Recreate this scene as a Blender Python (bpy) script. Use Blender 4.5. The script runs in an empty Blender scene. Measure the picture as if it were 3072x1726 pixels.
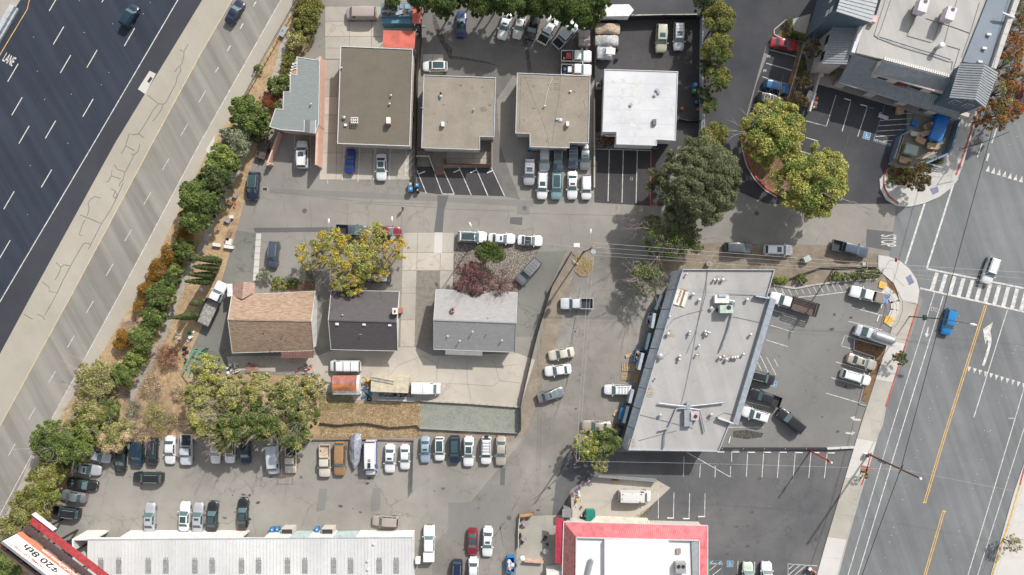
import bpy, bmesh, math, random
import numpy as np
from mathutils import Vector, Matrix, geometry
random.seed(7); rng = np.random.default_rng(11)
SC = bpy.context.scene; COL = SC.collection
R = math.radians
# ---------------------------------------------------------------- camera, light
# survey of the site: ground scale 17 units of the plan per metre, nadir under the camera, camera 120 m up
S = 17.0; H = 120.0; CX, CY = 1536.0,863.0
cam_d = bpy.data.cameras.new('camera'); cam = bpy.data.objects.new('camera', cam_d); COL.objects.link(cam)
cam.location = (0,0, H); cam_d.sensor_width = 36; cam_d.lens = 36*H/(3072/S); cam_d.clip_end = 2000
SC.camera = cam
world = bpy.data.worlds.new('World'); SC.world = world; world.use_nodes = True
SUN_EL, SUN_AZ = 39.0,34.0     # azimuth clockwise from +y
wn = world.node_tree; bg = wn.nodes['Background']
sky = wn.nodes.new('ShaderNodeTexSky'); sky.sky_type = 'NISHITA'; sky.sun_disc = False
sky.sun_elevation = R(SUN_EL); sky.sun_rotation = R(SUN_AZ); sky.dust_density = 2.0; sky.air_density = 1.0
hs = wn.nodes.new('ShaderNodeHueSaturation'); hs.inputs['Saturation'].default_value = .30   # thin high cloud: a paler sky
wn.links.new(sky.outputs[0], hs.inputs['Color']); wn.links.new(hs.outputs[0], bg.inputs[0]); bg.inputs[1].default_value = 0.115
sun_d = bpy.data.lights.new('sun', 'SUN'); sun = bpy.data.objects.new('sun', sun_d); COL.objects.link(sun)
sun_d.energy = 3.25; sun_d.angle = R(0.9); sun_d.color = (1.0,0.955,0.90)
sdir = Vector((math.sin(R(SUN_AZ))*math.cos(R(SUN_EL)), math.cos(R(SUN_AZ))*math.cos(R(SUN_EL)), math.sin(R(SUN_EL))))
sun.rotation_euler = sdir.to_track_quat('Z', 'Y').to_euler()
sun.location = (60,90,90)
SC.view_settings.view_transform = 'Standard'; SC.view_settings.look = 'None'
SC.view_settings.gamma = 1; SC.view_settings.use_curve_mapping = False; SC.view_settings.exposure = 0.68
SC.render.engine = 'CYCLES'

# ---------------------------------------------------------------- helpers
def W(px, py, h=0.0):
    k = (1-h/H)/S
    return Vector(((px-CX)*k, (CY-py)*k, h))
ORG = {}
def org(o): return ORG.get(o.name, Vector((0,0,0))) if o else Vector((0,0,0))
def tag(o, label=None, cat=None, group=None, kind=None):
    if label: o['label'] = label
    if cat: o['category'] = cat
    if group: o['group'] = group
    if kind: o['kind'] = kind
    return o
def thing(name, label, cat, loc=(0,0,0), rz=0, group=None):
    o = bpy.data.objects.new(name, None); COL.objects.link(o); o.empty_display_size = 0.3
    o.location = loc; o.rotation_euler = (0,0, rz); tag(o, label, cat, group)
    ORG[o.name] = Vector(loc) if rz == 0 else Vector((0,0,0))
    return o
def linkobj(name, me, parent=None, mats=None, loc=None):
    o = bpy.data.objects.new(name, me); COL.objects.link(o)
    if parent: o.parent = parent
    if loc is not None: o.location = loc
    if mats:
        for i, m in enumerate(mats):
            if i < len(o.material_slots):
                o.material_slots[i].link = 'OBJECT'; o.material_slots[i].material = m
    return o
class MB:
    """collects faces; build() links them as one mesh object"""
    def __init__(s): s.v = []; s.f = []; s.m = []
    def add(s, vs, fs, mi=0):
        b = len(s.v); s.v += [tuple(v) for v in vs]
        for f in fs: s.f.append(tuple(b+i for i in f)); s.m.append(mi)
        return s
    def box(s, c, d, rz=0, mi=0, ry=0):
        cx, cy, cz = c; hx, hy, hz = d[0]/2, d[1]/2, d[2]/2
        M = Matrix.Translation((cx, cy, cz)) @ Matrix.Rotation(rz, 4, 'Z') @ Matrix.Rotation(ry, 4, 'Y')
        vs = [M @ Vector((x*hx, y*hy, z*hz)) for x in (-1,1) for y in (-1,1) for z in (-1,1)]
        return s.add(vs, [(0,1,3,2),(4,6,7,5),(0,4,5,1),(2,3,7,6),(0,2,6,4),(1,5,7,3)], mi)
    def bbox(s, x0, x1, y0, y1, z0, z1, mi=0):
        return s.box(((x0+x1)/2,(y0+y1)/2,(z0+z1)/2),(x1-x0, y1-y0, z1-z0),0, mi)
    def beam(s, a, b, w, t=None, mi=0):
        a = Vector(a); b = Vector(b); t = t or w; d = (b-a); L = d.length
        if L < 1e-6: return s
        d /= L; up = Vector((0,0,1)) if abs(d.z) < .95 else Vector((1,0,0))
        sx = d.cross(up).normalized(); sy = sx.cross(d)
        vs = []
        for p in (a, b):
            for i, j in ((-1,-1),(1,-1),(1,1),(-1,1)): vs.append(p+sx*i*w/2+sy*j*t/2)
        return s.add(vs, [(0,1,2,3),(7,6,5,4),(0,4,5,1),(1,5,6,2),(2,6,7,3),(3,7,4,0)], mi)
    def tube(s, pts, rads, n=8, mi=0, cap=True):
        rings = []; pts = [Vector(p) for p in pts]
        if not isinstance(rads, (list, tuple)): rads = [rads]*len(pts)
        for i, p in enumerate(pts):
            d = (pts[min(i+1, len(pts)-1)]-pts[max(i-1,0)]).normalized()
            up = Vector((0,0,1)) if abs(d.z) < .9 else Vector((1,0,0))
            a = d.cross(up).normalized(); b = a.cross(d)
            rings.append([p+(a*math.cos(2*math.pi*k/n)+b*math.sin(2*math.pi*k/n))*rads[i] for k in range(n)])
        vs = [v for r in rings for v in r]; fs = []
        for i in range(len(pts)-1):
            for k in range(n):
                k2 = (k+1) % n; fs.append((i*n+k, i*n+k2,(i+1)*n+k2,(i+1)*n+k))
        if cap: fs += [tuple(range(n-1,-1,-1)), tuple((len(pts)-1)*n+k for k in range(n))]
        return s.add(vs, fs, mi)
    def prism(s, poly, z0, z1, mi=0, mtop=None, bottom=True):
        """poly: list of Vector/tuple xy"""
        n = len(poly); A = sum(poly[i][0]*poly[(i+1) % n][1]-poly[(i+1) % n][0]*poly[i][1] for i in range(n))
        if A < 0: poly = poly[::-1]
        vs = [(p[0], p[1], z0) for p in poly]+[(p[0], p[1], z1) for p in poly]
        b = len(s.v); s.v += vs
        for i in range(n):
            j = (i+1) % n; s.f.append((b+i, b+j, b+n+j, b+n+i)); s.m.append(mi)
        s.f.append(tuple(b+n+i for i in range(n))); s.m.append(mi if mtop is None else mtop)
        if bottom: s.f.append(tuple(b+n-1-i for i in range(n))); s.m.append(mi)
        return s
    def sheet(s, poly, z, mi=0):
        n = len(poly); A = sum(poly[i][0]*poly[(i+1) % n][1]-poly[(i+1) % n][0]*poly[i][1] for i in range(n))
        if A < 0: poly = poly[::-1]
        return s.add([(p[0], p[1], z) for p in poly],[tuple(range(n))], mi)
    def slab(s, pts, t, mi=0, mside=None):
        """planar-ish polygon in 3d given thickness t downwards along its normal"""
        pts = [Vector(p) for p in pts]; nrm = Vector((0,0,0)); n = len(pts)
        for i in range(n):
            a, b = pts[i], pts[(i+1) % n]; nrm += a.cross(b)
        nrm.normalize()
        if nrm.z < 0: pts = pts[::-1]; nrm = -nrm
        lo = [p-nrm*t for p in pts]
        b = len(s.v); s.v += [tuple(p) for p in pts+lo]
        s.f.append(tuple(b+i for i in range(n))); s.m.append(mi)
        s.f.append(tuple(b+2*n-1-i for i in range(n))); s.m.append(mi if mside is None else mside)
        for i in range(n):
            j = (i+1) % n; s.f.append((b+j, b+i, b+n+i, b+n+j)); s.m.append(mi if mside is None else mside)
        return s
    def ribbon(s, pts, w, z, mi=0):
        pts = [Vector((p[0], p[1])) for p in pts]; L = []; Rr = []
        for i, p in enumerate(pts):
            a = pts[max(i-1,0)]; b = pts[min(i+1, len(pts)-1)]; d = (b-a).normalized(); nn = Vector((-d.y, d.x))
            ww = w[i] if isinstance(w, (list, tuple)) else w
            L.append(p+nn*ww/2); Rr.append(p-nn*ww/2)
        n = len(pts); vs = [(p.x, p.y, z) for p in L]+[(p.x, p.y, z) for p in Rr]
        return s.add(vs, [(n+i, n+i+1, i+1, i) for i in range(n-1)], mi)
    def dome(s, c, r, h, n=10, mi=0):
        vs = []; fs = []; c = Vector(c)
        for k, (rr, zz) in enumerate(((1,0),(.92,.4),(.7,.75),(.35,.95))):
            vs += [c+Vector((math.cos(2*math.pi*i/n)*r*rr, math.sin(2*math.pi*i/n)*r*rr, zz*h)) for i in range(n)]
        vs.append(c+Vector((0,0, h)))
        for k in range(3):
            for i in range(n): j = (i+1) % n; fs.append((k*n+i, k*n+j, (k+1)*n+j, (k+1)*n+i))
        for i in range(n): fs.append((3*n+i, 3*n+(i+1) % n, 4*n))
        return s.add(vs, fs, mi)
    def mesh(s, name, mats, off=Vector((0,0,0)), smooth=False):
        me = bpy.data.meshes.new(name)
        me.from_pydata([(x-off.x, y-off.y, z-off.z) for x, y, z in s.v],[], s.f)
        for m in mats: me.materials.append(m)
        me.polygons.foreach_set('material_index', s.m)
        if smooth:
            me.polygons.foreach_set('use_smooth', [True]*len(s.f))
            try: me.set_sharp_from_angle(angle=R(smooth if smooth is not True else 40))
            except Exception: pass
        me.update(); return me
    def build(s, name, mats, parent=None, smooth=False, kind=None, label=None):
        if not isinstance(mats, (list, tuple)): mats = [mats]
        off = org(parent); me = s.mesh(name, mats, off, smooth)
        o = bpy.data.objects.new(name, me); COL.objects.link(o)
        if parent: o.parent = parent
        ORG[o.name] = off
        if kind: o['kind'] = kind
        if label: o['label'] = label
        return o
def copy_tree(o, parent=None):
    c = o.copy(); COL.objects.link(c); c.parent = parent
    for ch in o.children: copy_tree(ch, c)
    return c
def P(pts, h=0.0): return [W(x, y, h) for x, y in pts]

# ---------------------------------------------------------------- materials
MATS = {}
def nt_new(name, rough=.8, metal=0.0, spec=None):
    m = bpy.data.materials.new(name); m.use_nodes = True; nt = m.node_tree; b = nt.nodes['Principled BSDF']
    b.inputs['Roughness'].default_value = rough; b.inputs['Metallic'].default_value = metal
    if spec is not None: b.inputs['Specular IOR Level'].default_value = spec
    MATS[name] = m; return m, nt, b
def col4(c): return (c[0], c[1], c[2],1)
def noise(nt, vec, scale, detail=4, rough=.55):
    n = nt.nodes.new('ShaderNodeTexNoise'); n.inputs['Scale'].default_value = scale
    n.inputs['Detail'].default_value = detail; n.inputs['Roughness'].default_value = rough
    if vec is not None: nt.links.new(vec, n.inputs['Vector'])
    return n.outputs['Fac']
def ramp(nt, fac, lo, hi, a=0., b=1.):
    n = nt.nodes.new('ShaderNodeMapRange'); n.inputs[1].default_value = lo; n.inputs[2].default_value = hi
    n.inputs[3].default_value = a; n.inputs[4].default_value = b; nt.links.new(fac, n.inputs[0]); return n.outputs[0]
def mixc(nt, fac, a, b, mode='MIX'):
    n = nt.nodes.new('ShaderNodeMix'); n.data_type = 'RGBA'; n.blend_type = mode
    for sock, v in ((n.inputs[0], fac),(n.inputs[6], a),(n.inputs[7], b)):
        if isinstance(v, (int, float)): sock.default_value = v
        elif isinstance(v, tuple): sock.default_value = col4(v)
        else: nt.links.new(v, sock)
    return n.outputs[2]
def mathn(nt, op, a, b=None):
    n = nt.nodes.new('ShaderNodeMath'); n.operation = op
    for i, v in enumerate((a, b)):
        if v is None: continue
        if isinstance(v, (int, float)): n.inputs[i].default_value = v
        else: nt.links.new(v, n.inputs[i])
    return n.outputs[0]
def objco(nt, sx=1, sy=1, sz=1, rot=0):
    g = nt.nodes.new('ShaderNodeNewGeometry')
    mp = nt.nodes.new('ShaderNodeMapping')
    if rot:
        # rotate first so that x runs across the road, y along it
        m0 = nt.nodes.new('ShaderNodeMapping'); m0.inputs['Rotation'].default_value = (0,0, rot)
        nt.links.new(g.outputs['Position'], m0.inputs['Vector']); nt.links.new(m0.outputs[0], mp.inputs['Vector'])
    else: nt.links.new(g.outputs['Position'], mp.inputs['Vector'])
    mp.inputs['Scale'].default_value = (sx, sy, sz); return mp.outputs[0]
def bump(nt, b, fac, strength=.3, dist=.02):
    n = nt.nodes.new('ShaderNodeBump'); n.inputs['Strength'].default_value = strength; n.inputs['Distance'].default_value = dist
    nt.links.new(fac, n.inputs['Height']); nt.links.new(n.outputs[0], b.inputs['Normal'])
def mat(name, c, rough=.7, metal=0., var=.12, scale=1.5, grain=.10, spec=None, c2=None, bumps=0):
    if name in MATS: return MATS[name]
    m, nt, b = nt_new(name, rough, metal, spec); v = objco(nt)
    n1 = noise(nt, v, scale, 5,.6); n2 = noise(nt, v, 28,3,.7)
    dark = tuple(x*(1-var*1.6) for x in c); lite = tuple(min(1, x*(1+var)) for x in c)
    if c2: dark, lite = c, c2
    k = mixc(nt, ramp(nt, n1,.34,.66), dark, lite)
    k = mixc(nt, ramp(nt, n2,.3,.7), k, mixc(nt, 1.0, k, (1-grain,)*3, 'MULTIPLY'))
    nt.links.new(k, b.inputs['Base Color'])
    if bumps: bump(nt, b, n2, bumps, .02)
    return m
def asphalt(name, c, var=.18, stain=.35, crack=0.0, rot=None, band=0., warm=None, crackscale=.22, joint=0.):
    """worn asphalt: blotches, aggregate grain, oil stains, cracks, wheel tracks along the road"""
    m, nt, b = nt_new(name, .92,0,.25); v = objco(nt)
    big = noise(nt, v, .06,5,.6); mid = noise(nt, v, .45,6,.65); fine = noise(nt, v, 9,4,.8)
    dark = tuple(x*(1-var) for x in c); lite = tuple(x*(1+var*.8) for x in c)
    if warm: lite = warm
    k = mixc(nt, ramp(nt, big, .35,.65), dark, lite)
    k = mixc(nt, ramp(nt, mid, .3,.7,0,.55), k, mixc(nt, 1., k, (1-var*.9,)*3, 'MULTIPLY'))
    k = mixc(nt, ramp(nt, fine, .35,.75,0,.8), k, mixc(nt, 1., k, (.80,)*3, 'MULTIPLY'))
    if rot is not None:
        vr = objco(nt, 1,.03,1, rot); s = noise(nt, vr, .55,3,.5)
        k = mixc(nt, ramp(nt, s, .38,.62,0, band), k, mixc(nt, 1., k, (.62,.62,.64), 'MULTIPLY'))
        s2 = noise(nt, objco(nt, 1,.05,1, rot),2.4,3,.6)
        k = mixc(nt, ramp(nt, s2,.4,.65,0, band*.3), k, mixc(nt, 1., k, (.8,)*3, 'MULTIPLY'))
    if stain:
        st = noise(nt, objco(nt),.9,3,.55)
        k = mixc(nt, ramp(nt, st, .66,.78,0, stain), k, mixc(nt, 1., k, (.42,.40,.38), 'MULTIPLY'))
        st2 = noise(nt, objco(nt, 1,1,1,.6),3.1,2,.5)
        k = mixc(nt, ramp(nt, st2,.72,.78,0, stain), k, mixc(nt, 1., k, (.35,.34,.33), 'MULTIPLY'))
    if crack:
        vo = nt.nodes.new('ShaderNodeTexVoronoi'); vo.feature = 'DISTANCE_TO_EDGE'; vo.inputs['Scale'].default_value = crackscale
        mx = nt.nodes.new('ShaderNodeMix'); mx.data_type = 'VECTOR'; mx.inputs[0].default_value = .12
        nn = nt.nodes.new('ShaderNodeTexNoise'); nn.inputs['Scale'].default_value = .8; nn.inputs['Detail'].default_value = 5
        vv = objco(nt); nt.links.new(vv, nn.inputs['Vector'])
        ad = nt.nodes.new('ShaderNodeVectorMath'); ad.operation = 'MULTIPLY_ADD'
        nt.links.new(nn.outputs['Color'], ad.inputs[0]); ad.inputs[1].default_value = (2.2,2.2,2.2); nt.links.new(vv, ad.inputs[2])
        nt.links.new(ad.outputs[0], vo.inputs['Vector'])
        gate = ramp(nt, noise(nt, objco(nt),.11,2,.5),.42,.55)
        f = mathn(nt, 'MULTIPLY', ramp(nt, vo.outputs['Distance'],.004,.018, crack, 0), gate)
        k = mixc(nt, f, k, mixc(nt, 1., k, (.35,)*3, 'MULTIPLY'))
    nt.links.new(k, b.inputs['Base Color']); bump(nt, b, fine, .25,.01)
    return m
def leafmat(name, cols, rough=.6, trans=.25):
    m, nt, b = nt_new(name, rough, 0,.2)
    g = nt.nodes.new('ShaderNodeNewGeometry'); r = g.outputs['Random Per Island']
    v = objco(nt); n1 = noise(nt, v, .55,3,.6); n2 = noise(nt, v, 1.9,2,.5)
    k = mixc(nt, ramp(nt, n1,.38,.62), cols[0], cols[1])
    if len(cols) > 2: k = mixc(nt, ramp(nt, n2,.52,.68), k, cols[2])
    cr = nt.nodes.new('ShaderNodeMapRange'); cr.inputs[3].default_value = .6; cr.inputs[4].default_value = 1.4; nt.links.new(r, cr.inputs[0])
    sc = nt.nodes.new('ShaderNodeVectorMath'); sc.operation = 'SCALE'; nt.links.new(k, sc.inputs[0]); nt.links.new(cr.outputs[0], sc.inputs['Scale'])
    nt.links.new(sc.outputs[0], b.inputs['Base Color'])
    tr = nt.nodes.new('ShaderNodeBsdfTranslucent'); nt.links.new(sc.outputs[0], tr.inputs['Color'])
    mx = nt.nodes.new('ShaderNodeMixShader'); mx.inputs[0].default_value = trans
    nt.links.new(b.outputs[0], mx.inputs[1]); nt.links.new(tr.outputs[0], mx.inputs[2])
    nt.links.new(mx.outputs[0], nt.nodes['Material Output'].inputs['Surface'])
    return m
ROT = R(-30.4)
M_ground = asphalt('worn_asphalt', (.24,.228,.205),.14,.30,.3)
M_street = asphalt('street_asphalt', (.258,.245,.218),.18,.3,.35, crackscale=.16)
M_alley = asphalt('alley_asphalt', (.235,.222,.198),.30,.6,.35)
M_lot = asphalt('lot_asphalt', (.272,.258,.23),.19,.6,.4, crackscale=.16)
M_free = asphalt('freeway_asphalt', (.035,.044,.062),.10,.05,0, ROT, .6)
M_freesh = asphalt('freeway_shoulder_asphalt', (.047,.050,.060),.14,.1)
M_ramp = asphalt('ramp_asphalt', (.275,.262,.23),.08,.06,0, R(-29),.75)
M_rampsh = asphalt('ramp_shoulder', (.37,.34,.285),.10,.12,.05, R(-29),.12)
M_blvd = asphalt('boulevard_asphalt', (.186,.194,.197),.12,.2,.1, R(-19),.5)
M_dark = asphalt('dark_sealed_asphalt', (.064,.062,.064),.25,.15,.3)
M_dark2 = asphalt('dark_lot_asphalt', (.112,.115,.125),.26,.5,.3, warm=(.145,.142,.14))
M_dark3 = asphalt('grey_lot_asphalt', (.165,.158,.148),.22,.6,.3)
M_blue = asphalt('blue_grey_lot_asphalt', (.054,.058,.068),.22,.12,.15, warm=(.08,.08,.085))
M_side = asphalt('blvd_lot_asphalt', (.185,.182,.174),.12,.5,.2)
M_patch = asphalt('asphalt_patch', (.205,.20,.187),.12,.2,.2)
M_patchd = asphalt('dark_asphalt_patch', (.12,.12,.122),.12,.1,0)
M_green = asphalt('greenish_asphalt', (.185,.185,.165),.18,.35,.6)
M_conc = asphalt('concrete', (.38,.355,.31),.20,.30,.2)
M_concw = asphalt('pale_concrete', (.50,.485,.455),.10,.12,.1)
M_concb = asphalt('yard_concrete', (.44,.40,.345),.14,.30,.3, crackscale=.17)
M_joint = mat('joint_dirt', (.20,.18,.15))
def soil(name, a, b_, c, s1=.5):
    m, nt, b = nt_new(name, .95,0,.1); v = objco(nt)
    k = mixc(nt, ramp(nt, noise(nt, v, s1,6,.7),.36,.62), a, b_)
    k = mixc(nt, ramp(nt, noise(nt, v, 2.2,5,.7),.45,.68), k, c)
    k = mixc(nt, ramp(nt, noise(nt, v, 14,4,.8),.35,.7,0,.7), k, mixc(nt, 1., k, (.6,)*3, 'MULTIPLY'))
    nt.links.new(k, b.inputs['Base Color']); bump(nt, b, noise(nt, v, 7,5,.7),.8,.08); return m
M_straw = soil('straw_soil', (.30,.19,.10),(.50,.36,.20),(.42,.34,.25))
M_straw2 = soil('bright_straw', (.36,.26,.15),(.50,.39,.24),(.44,.38,.28))
M_dirt = soil('brown_dirt', (.20,.17,.135),(.28,.245,.20),(.24,.175,.115))
M_dirtg = soil('grey_dirt', (.22,.19,.155),(.31,.27,.22),(.26,.20,.14))
M_mulch = soil('mulch', (.12,.075,.05),(.20,.12,.07),(.28,.19,.11))
M_gravelg = soil('green_gravel', (.19,.215,.185),(.25,.27,.235),(.33,.30,.25),.6)
def gravel(name, c1, c2, scale=3.2):
    m, nt, b = nt_new(name, .9,0,.2); v = objco(nt)
    vo = nt.nodes.new('ShaderNodeTexVoronoi'); vo.inputs['Scale'].default_value = scale; nt.links.new(v, vo.inputs['Vector'])
    bw = nt.nodes.new('ShaderNodeRGBToBW'); nt.links.new(vo.outputs['Color'], bw.inputs[0])
    k = mixc(nt, bw.outputs[0], c1, c2); k = mixc(nt, ramp(nt, vo.outputs['Distance'],.25,.6,0,.8), k, tuple(x*.35 for x in c1))
    nt.links.new(k, b.inputs['Base Color']); bump(nt, b, vo.outputs['Distance'],-.8,.08); return m
M_gravel = gravel('river_gravel', (.22,.19,.165),(.38,.34,.29),4.6)
M_white = mat('white_paint', (.66,.65,.61),.7, var=.16, scale=2, grain=.2)
M_whiteline = mat('road_white', (.60,.59,.56),.7, var=.22, scale=1.6, grain=.35)
M_yellow = mat('road_yellow', (.62,.38,.11),.7, var=.14, scale=1.2, grain=.2)
M_yedge = mat('road_yellow_pale', (.60,.47,.27),.7, var=.12, grain=.2)
M_redline = mat('kerb_red', (.42,.075,.06),.7, var=.25, scale=2, grain=.2)
M_blueline = mat('stall_blue', (.06,.19,.30),.7, var=.15)
M_tar = mat('tar_seal', (.11,.10,.09),.6, var=.2, scale=3)
M_dashp = mat('freeway_dash', (.55,.53,.49),.7, var=.1)
M_yellowcurb = mat('kerb_yellow', (.52,.34,.08),.7, var=.2)
M_metal = mat('galvanised', (.42,.43,.44),.45,.5, var=.1)
M_metald = mat('dark_metal', (.05,.05,.055),.5,.4, var=.1)
M_wood = mat('weathered_wood', (.22,.15,.10),.85, var=.25, scale=4)
M_pole = mat('pole_wood', (.12,.075,.05),.9, var=.3, scale=5)
M_pallet = mat('pallet_wood', (.46,.34,.20),.85, var=.2, scale=4)
M_card = mat('cardboard', (.42,.29,.18),.85, var=.15, scale=2)
M_cardw = mat('white_board', (.62,.61,.59),.8, var=.08)
M_bluebin = mat('blue_plastic', (.025,.16,.36),.45, var=.1)
M_bluebin2 = mat('bright_blue_plastic', (.01,.17,.50),.4, var=.08)
M_greenbin = mat('green_plastic', (.02,.16,.09),.45, var=.1)
M_greyp = mat('grey_plastic', (.22,.22,.22),.5, var=.1)
M_blackp = mat('black_plastic', (.02,.02,.022),.5, var=.1)
M_glass = None
def simple(name, c, rough=.3, metal=0., coat=0., spec=None):
    if name in MATS: return MATS[name]
    m, nt, b = nt_new(name, rough, metal, spec); b.inputs['Base Color'].default_value = col4(c)
    if coat: b.inputs['Coat Weight'].default_value = coat; b.inputs['Coat Roughness'].default_value = .08
    return m
M_glass = simple('car_glass', (.032,.062,.066),.06,0,0,.9)
M_glassb = simple('window_glass', (.02,.03,.04),.08,0,0,.8)
M_glassw = simple('windshield_glass', (.075,.125,.125),.08,0,0,.9)  # lighter teal base colour carries the sky's reflection in the windshields
M_tyre = simple('tyre', (.018,.018,.018),.8)
M_rim = simple('wheel_rim', (.38,.39,.40),.3,.8)
M_lamp = simple('lamp_lens', (.62,.64,.66),.15,.1)
M_tail = simple('tail_lens', (.30,.012,.012),.2)
M_trim = simple('black_trim', (.022,.022,.024),.5)
def paint(name, c, metal=.0, var=.05):
    n = 'paint_'+name
    if n in MATS: return MATS[n]
    m, nt, b = nt_new(n, .32, metal); v = objco(nt)
    k = mixc(nt, ramp(nt, noise(nt, v, 3,4,.6),.35,.7,0,1), c, tuple(x*(1-var*2.2) for x in c))
    nt.links.new(k, b.inputs['Base Color']); b.inputs['Coat Weight'].default_value = .6; b.inputs['Coat Roughness'].default_value = .06
    return m
# ================================================================ ground, roads, pavements
def ground(name, pts, z, m, thick=None):
    mb = MB(); poly = P(pts)
    if thick: mb.prism(poly, z-thick, z)
    else: mb.sheet(poly, z)
    return mb.build(name, m, None, kind='structure')
mb = MB(); mb.sheet([(-700,-500),(700,-500),(700,500),(-700,500)],0.0); base = mb.build('ground', M_ground, None, kind='structure')
E = 2600
free = ground('freeway', [(-E, -E),(607+E*.587,-E),(607,0),(345,430),(98,880),(0,1062),(-E, 1062+E*1.75)],.012, M_free)
ground('freeway_shoulder', [(537,0),(607,0),(345,430),(98,880),(-10,1080),(-200,1400),(-300,1400),(-8,900),(15,870)],.016, M_freesh)
rampsh = ground('ramp_road', [(607+E*.587,-E),(900+E*.587,-E),(893,0),(786,187),(736,289),(640,420),(529,648),(485,741),(423,870),(351,984),(283,1100),(205,1211),(135,1330),(100,1430),(20,1600),(-200,1950),(-E, 1062+E*2.1),(-E, 1062+E*1.7),(0,1062),(98,880),(345,430),(607,0)],.010, M_rampsh)
lanes = ground('ramp_lanes', [(696,0),(600,165),(457,430),(228,860),(0,1278),(-300,1850),(-120,1850),(112,1335),(158,1252),(372,860),(600,430),(843,0),(1500,-1150),(1350,-1150)],.014, M_ramp)
street = ground('street', [(750,566),(811,564),(900,568),(1000,571),(1100,576),(1311,589),(1500,592),(1780,609),(1951,621),(2190,612),(2690,612),(2800,640),(2700,800),(2640,765),(2466,734),(2300,730),(2090,729),(1718,702),(1311,699),(1000,699),(767,700),(690,700),(705,640)],.006, M_street)
blvd = ground('boulevard', [(3060,-E),(3060,0),(2900,430),(2850,560),(2760,610),(2690,612),(2668,770),(2770,900),(2640,1276),(2500,1740),(1800,3500),(6000,3500),(6000,-E)],.010, M_blvd)
alley = ground('alley', [(1712,760),(1960,720),(2010,817),(1870,1330),(1860,1372),(1700,1400),(1660,1570),(1650,1726),(1640,2600),(1250,2600),(1300,1640),(1560,1330),(1612,1180),(1650,950)],.0068, M_alley)
lot = ground('back_lot', [(190,1330),(640,1314),(985,1312),(1250,1316),(1565,1316),(1560,1470),(1400,1640),(1000,1640),(263,1640),(60,1600)],.005, M_lot)
up = ground('upper_dark_lot', [(1268,0),(1790,18),(1790,232),(1540,226),(1490,300),(1500,440),(1560,600),(1515,589),(1479,503),(1480,235),(1268,226)],.0075, M_dark3)
ground('top_drive', [(1810,-900),(2700,-900),(2500,40),(2420,120),(2300,130),(2230,380),(2225,430),(2400,610),(2300,612),(2180,560),(2120,500),(2105,60),(1810,50)],.008, M_blue)
b5lot = ground('fenced_dark_lot', [(1783,58),(2102,52),(2102,440),(2034,440),(1990,620),(1783,608)],.010, M_dark)
blot = ground('commercial_lot', [(2320,120),(2415,165),(2430,260),(2490,250),(2720,310),(2720,400),(2660,500),(2642,560),(2700,612),(2300,612),(2220,430),(2245,340),(2270,250)],.012, M_blue)
b3lot = ground('angled_bay_lot', [(1250,475),(1300,477),(1311,520),(1332,524),(1332,505),(1479,503),(1515,589),(1311,583),(1250,573)],.010, M_dark)
ground('brick_walk', [(1252,440),(1330,440),(1332,524),(1305,524),(1289,477),(1252,477)],.013, mat('brick_paving', (.20,.115,.09),.85, var=.2, scale=4))
slot = ground('strip_mall_lot', [(2318,830),(2560,836),(2640,850),(2690,880),(2671,991),(2606,1205),(2560,1342),(2150,1350),(2200,1265)],.010, M_side)
ground('oil_stain', [(2200,1293),(2240,1290),(2290,1300),(2285,1312),(2240,1318),(2198,1312)],.0155, mat('oil_stain', (.075,.065,.055),.8, var=.5, scale=2.5))
rlot = ground('restaurant_lot', [(1700,1360),(1870,1356),(2160,1356),(2565,1346),(2447,1726),(2300,2600),(2123,2600),(2123,1590),(1980,1590),(1912,1556),(2012,1465),(1965,1436),(1780,1424),(1712,1470),(1690,1560),(1655,1560),(1668,1440)],.010, M_dark2)
yard = ground('fenced_yard', [(1712,1480),(1782,1424),(1968,1440),(2011,1463),(1912,1556),(1712,1556)],.013, M_concb)
ground('patio', [(1553,1550),(1690,1545),(1690,1800),(1545,1800)],.016, M_conc)
yd = ground('house_yard', [(1190,1042),(1245,1042),(1300,1068),(1552,1060),(1605,1080),(1560,1222),(1262,1200),(1262,1204),(970,1200),(950,1120),(690,1110),(680,1070),(960,1066),(985,1055)],.012, M_concb)
ground('side_yard', [(1552,760),(1700,752),(1650,860),(1612,1010),(1548,1010),(1548,880),(1540,872)],.014, M_green)
ground('truck_court', [(700,690),(768,700),(768,843),(697,850),(692,1110),(600,1130),(578,1100),(560,1060),(610,960),(650,860),(675,780)],.008, M_green)
ground('trench_patch', [(810,566),(1100,577),(1311,590),(1600,602),(1600,622),(1311,605),(1100,596),(810,580)],.0095, M_patch)
for pts, m in (([(1312,586),(1346,588),(1333,630),(1328,697),(1302,697),(1312,620)], M_patchd),([(1531,652),(1568,652),(1566,676),(1529,672)], M_patchd),([(1548,606),(1588,606),(1588,646),(1553,642)], M_patch),
               ([(760,684),(1000,682),(1000,696),(765,698)], M_patchd),([(1345,1510),(1455,1502),(1458,1458),(1532,1456),(1535,1530),(1530,1560),(1400,1618),(1345,1616)], M_patch),
               ([(1502,1405),(1516,1405),(1514,1456),(1500,1456)], M_patchd),([(2600,688),(2680,696),(2672,754),(2598,740)], M_patchd),([(1120,1465),(1143,1465),(1140,1530),(1112,1537),(1112,1500)], M_patch),([(958,1466),(982,1466),(975,1530),(948,1536)], M_patch),
               ([(1308,816),(1320,816),(1320,834),(1308,834)], M_patchd),([(1255,812),(1318,812),(1318,1040),(1250,1040)], M_patch)):
    ground('asphalt_patch', pts, .015 if pts[0][0] < 1309 and pts[0][1] > 800 else .0135, m)
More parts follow.
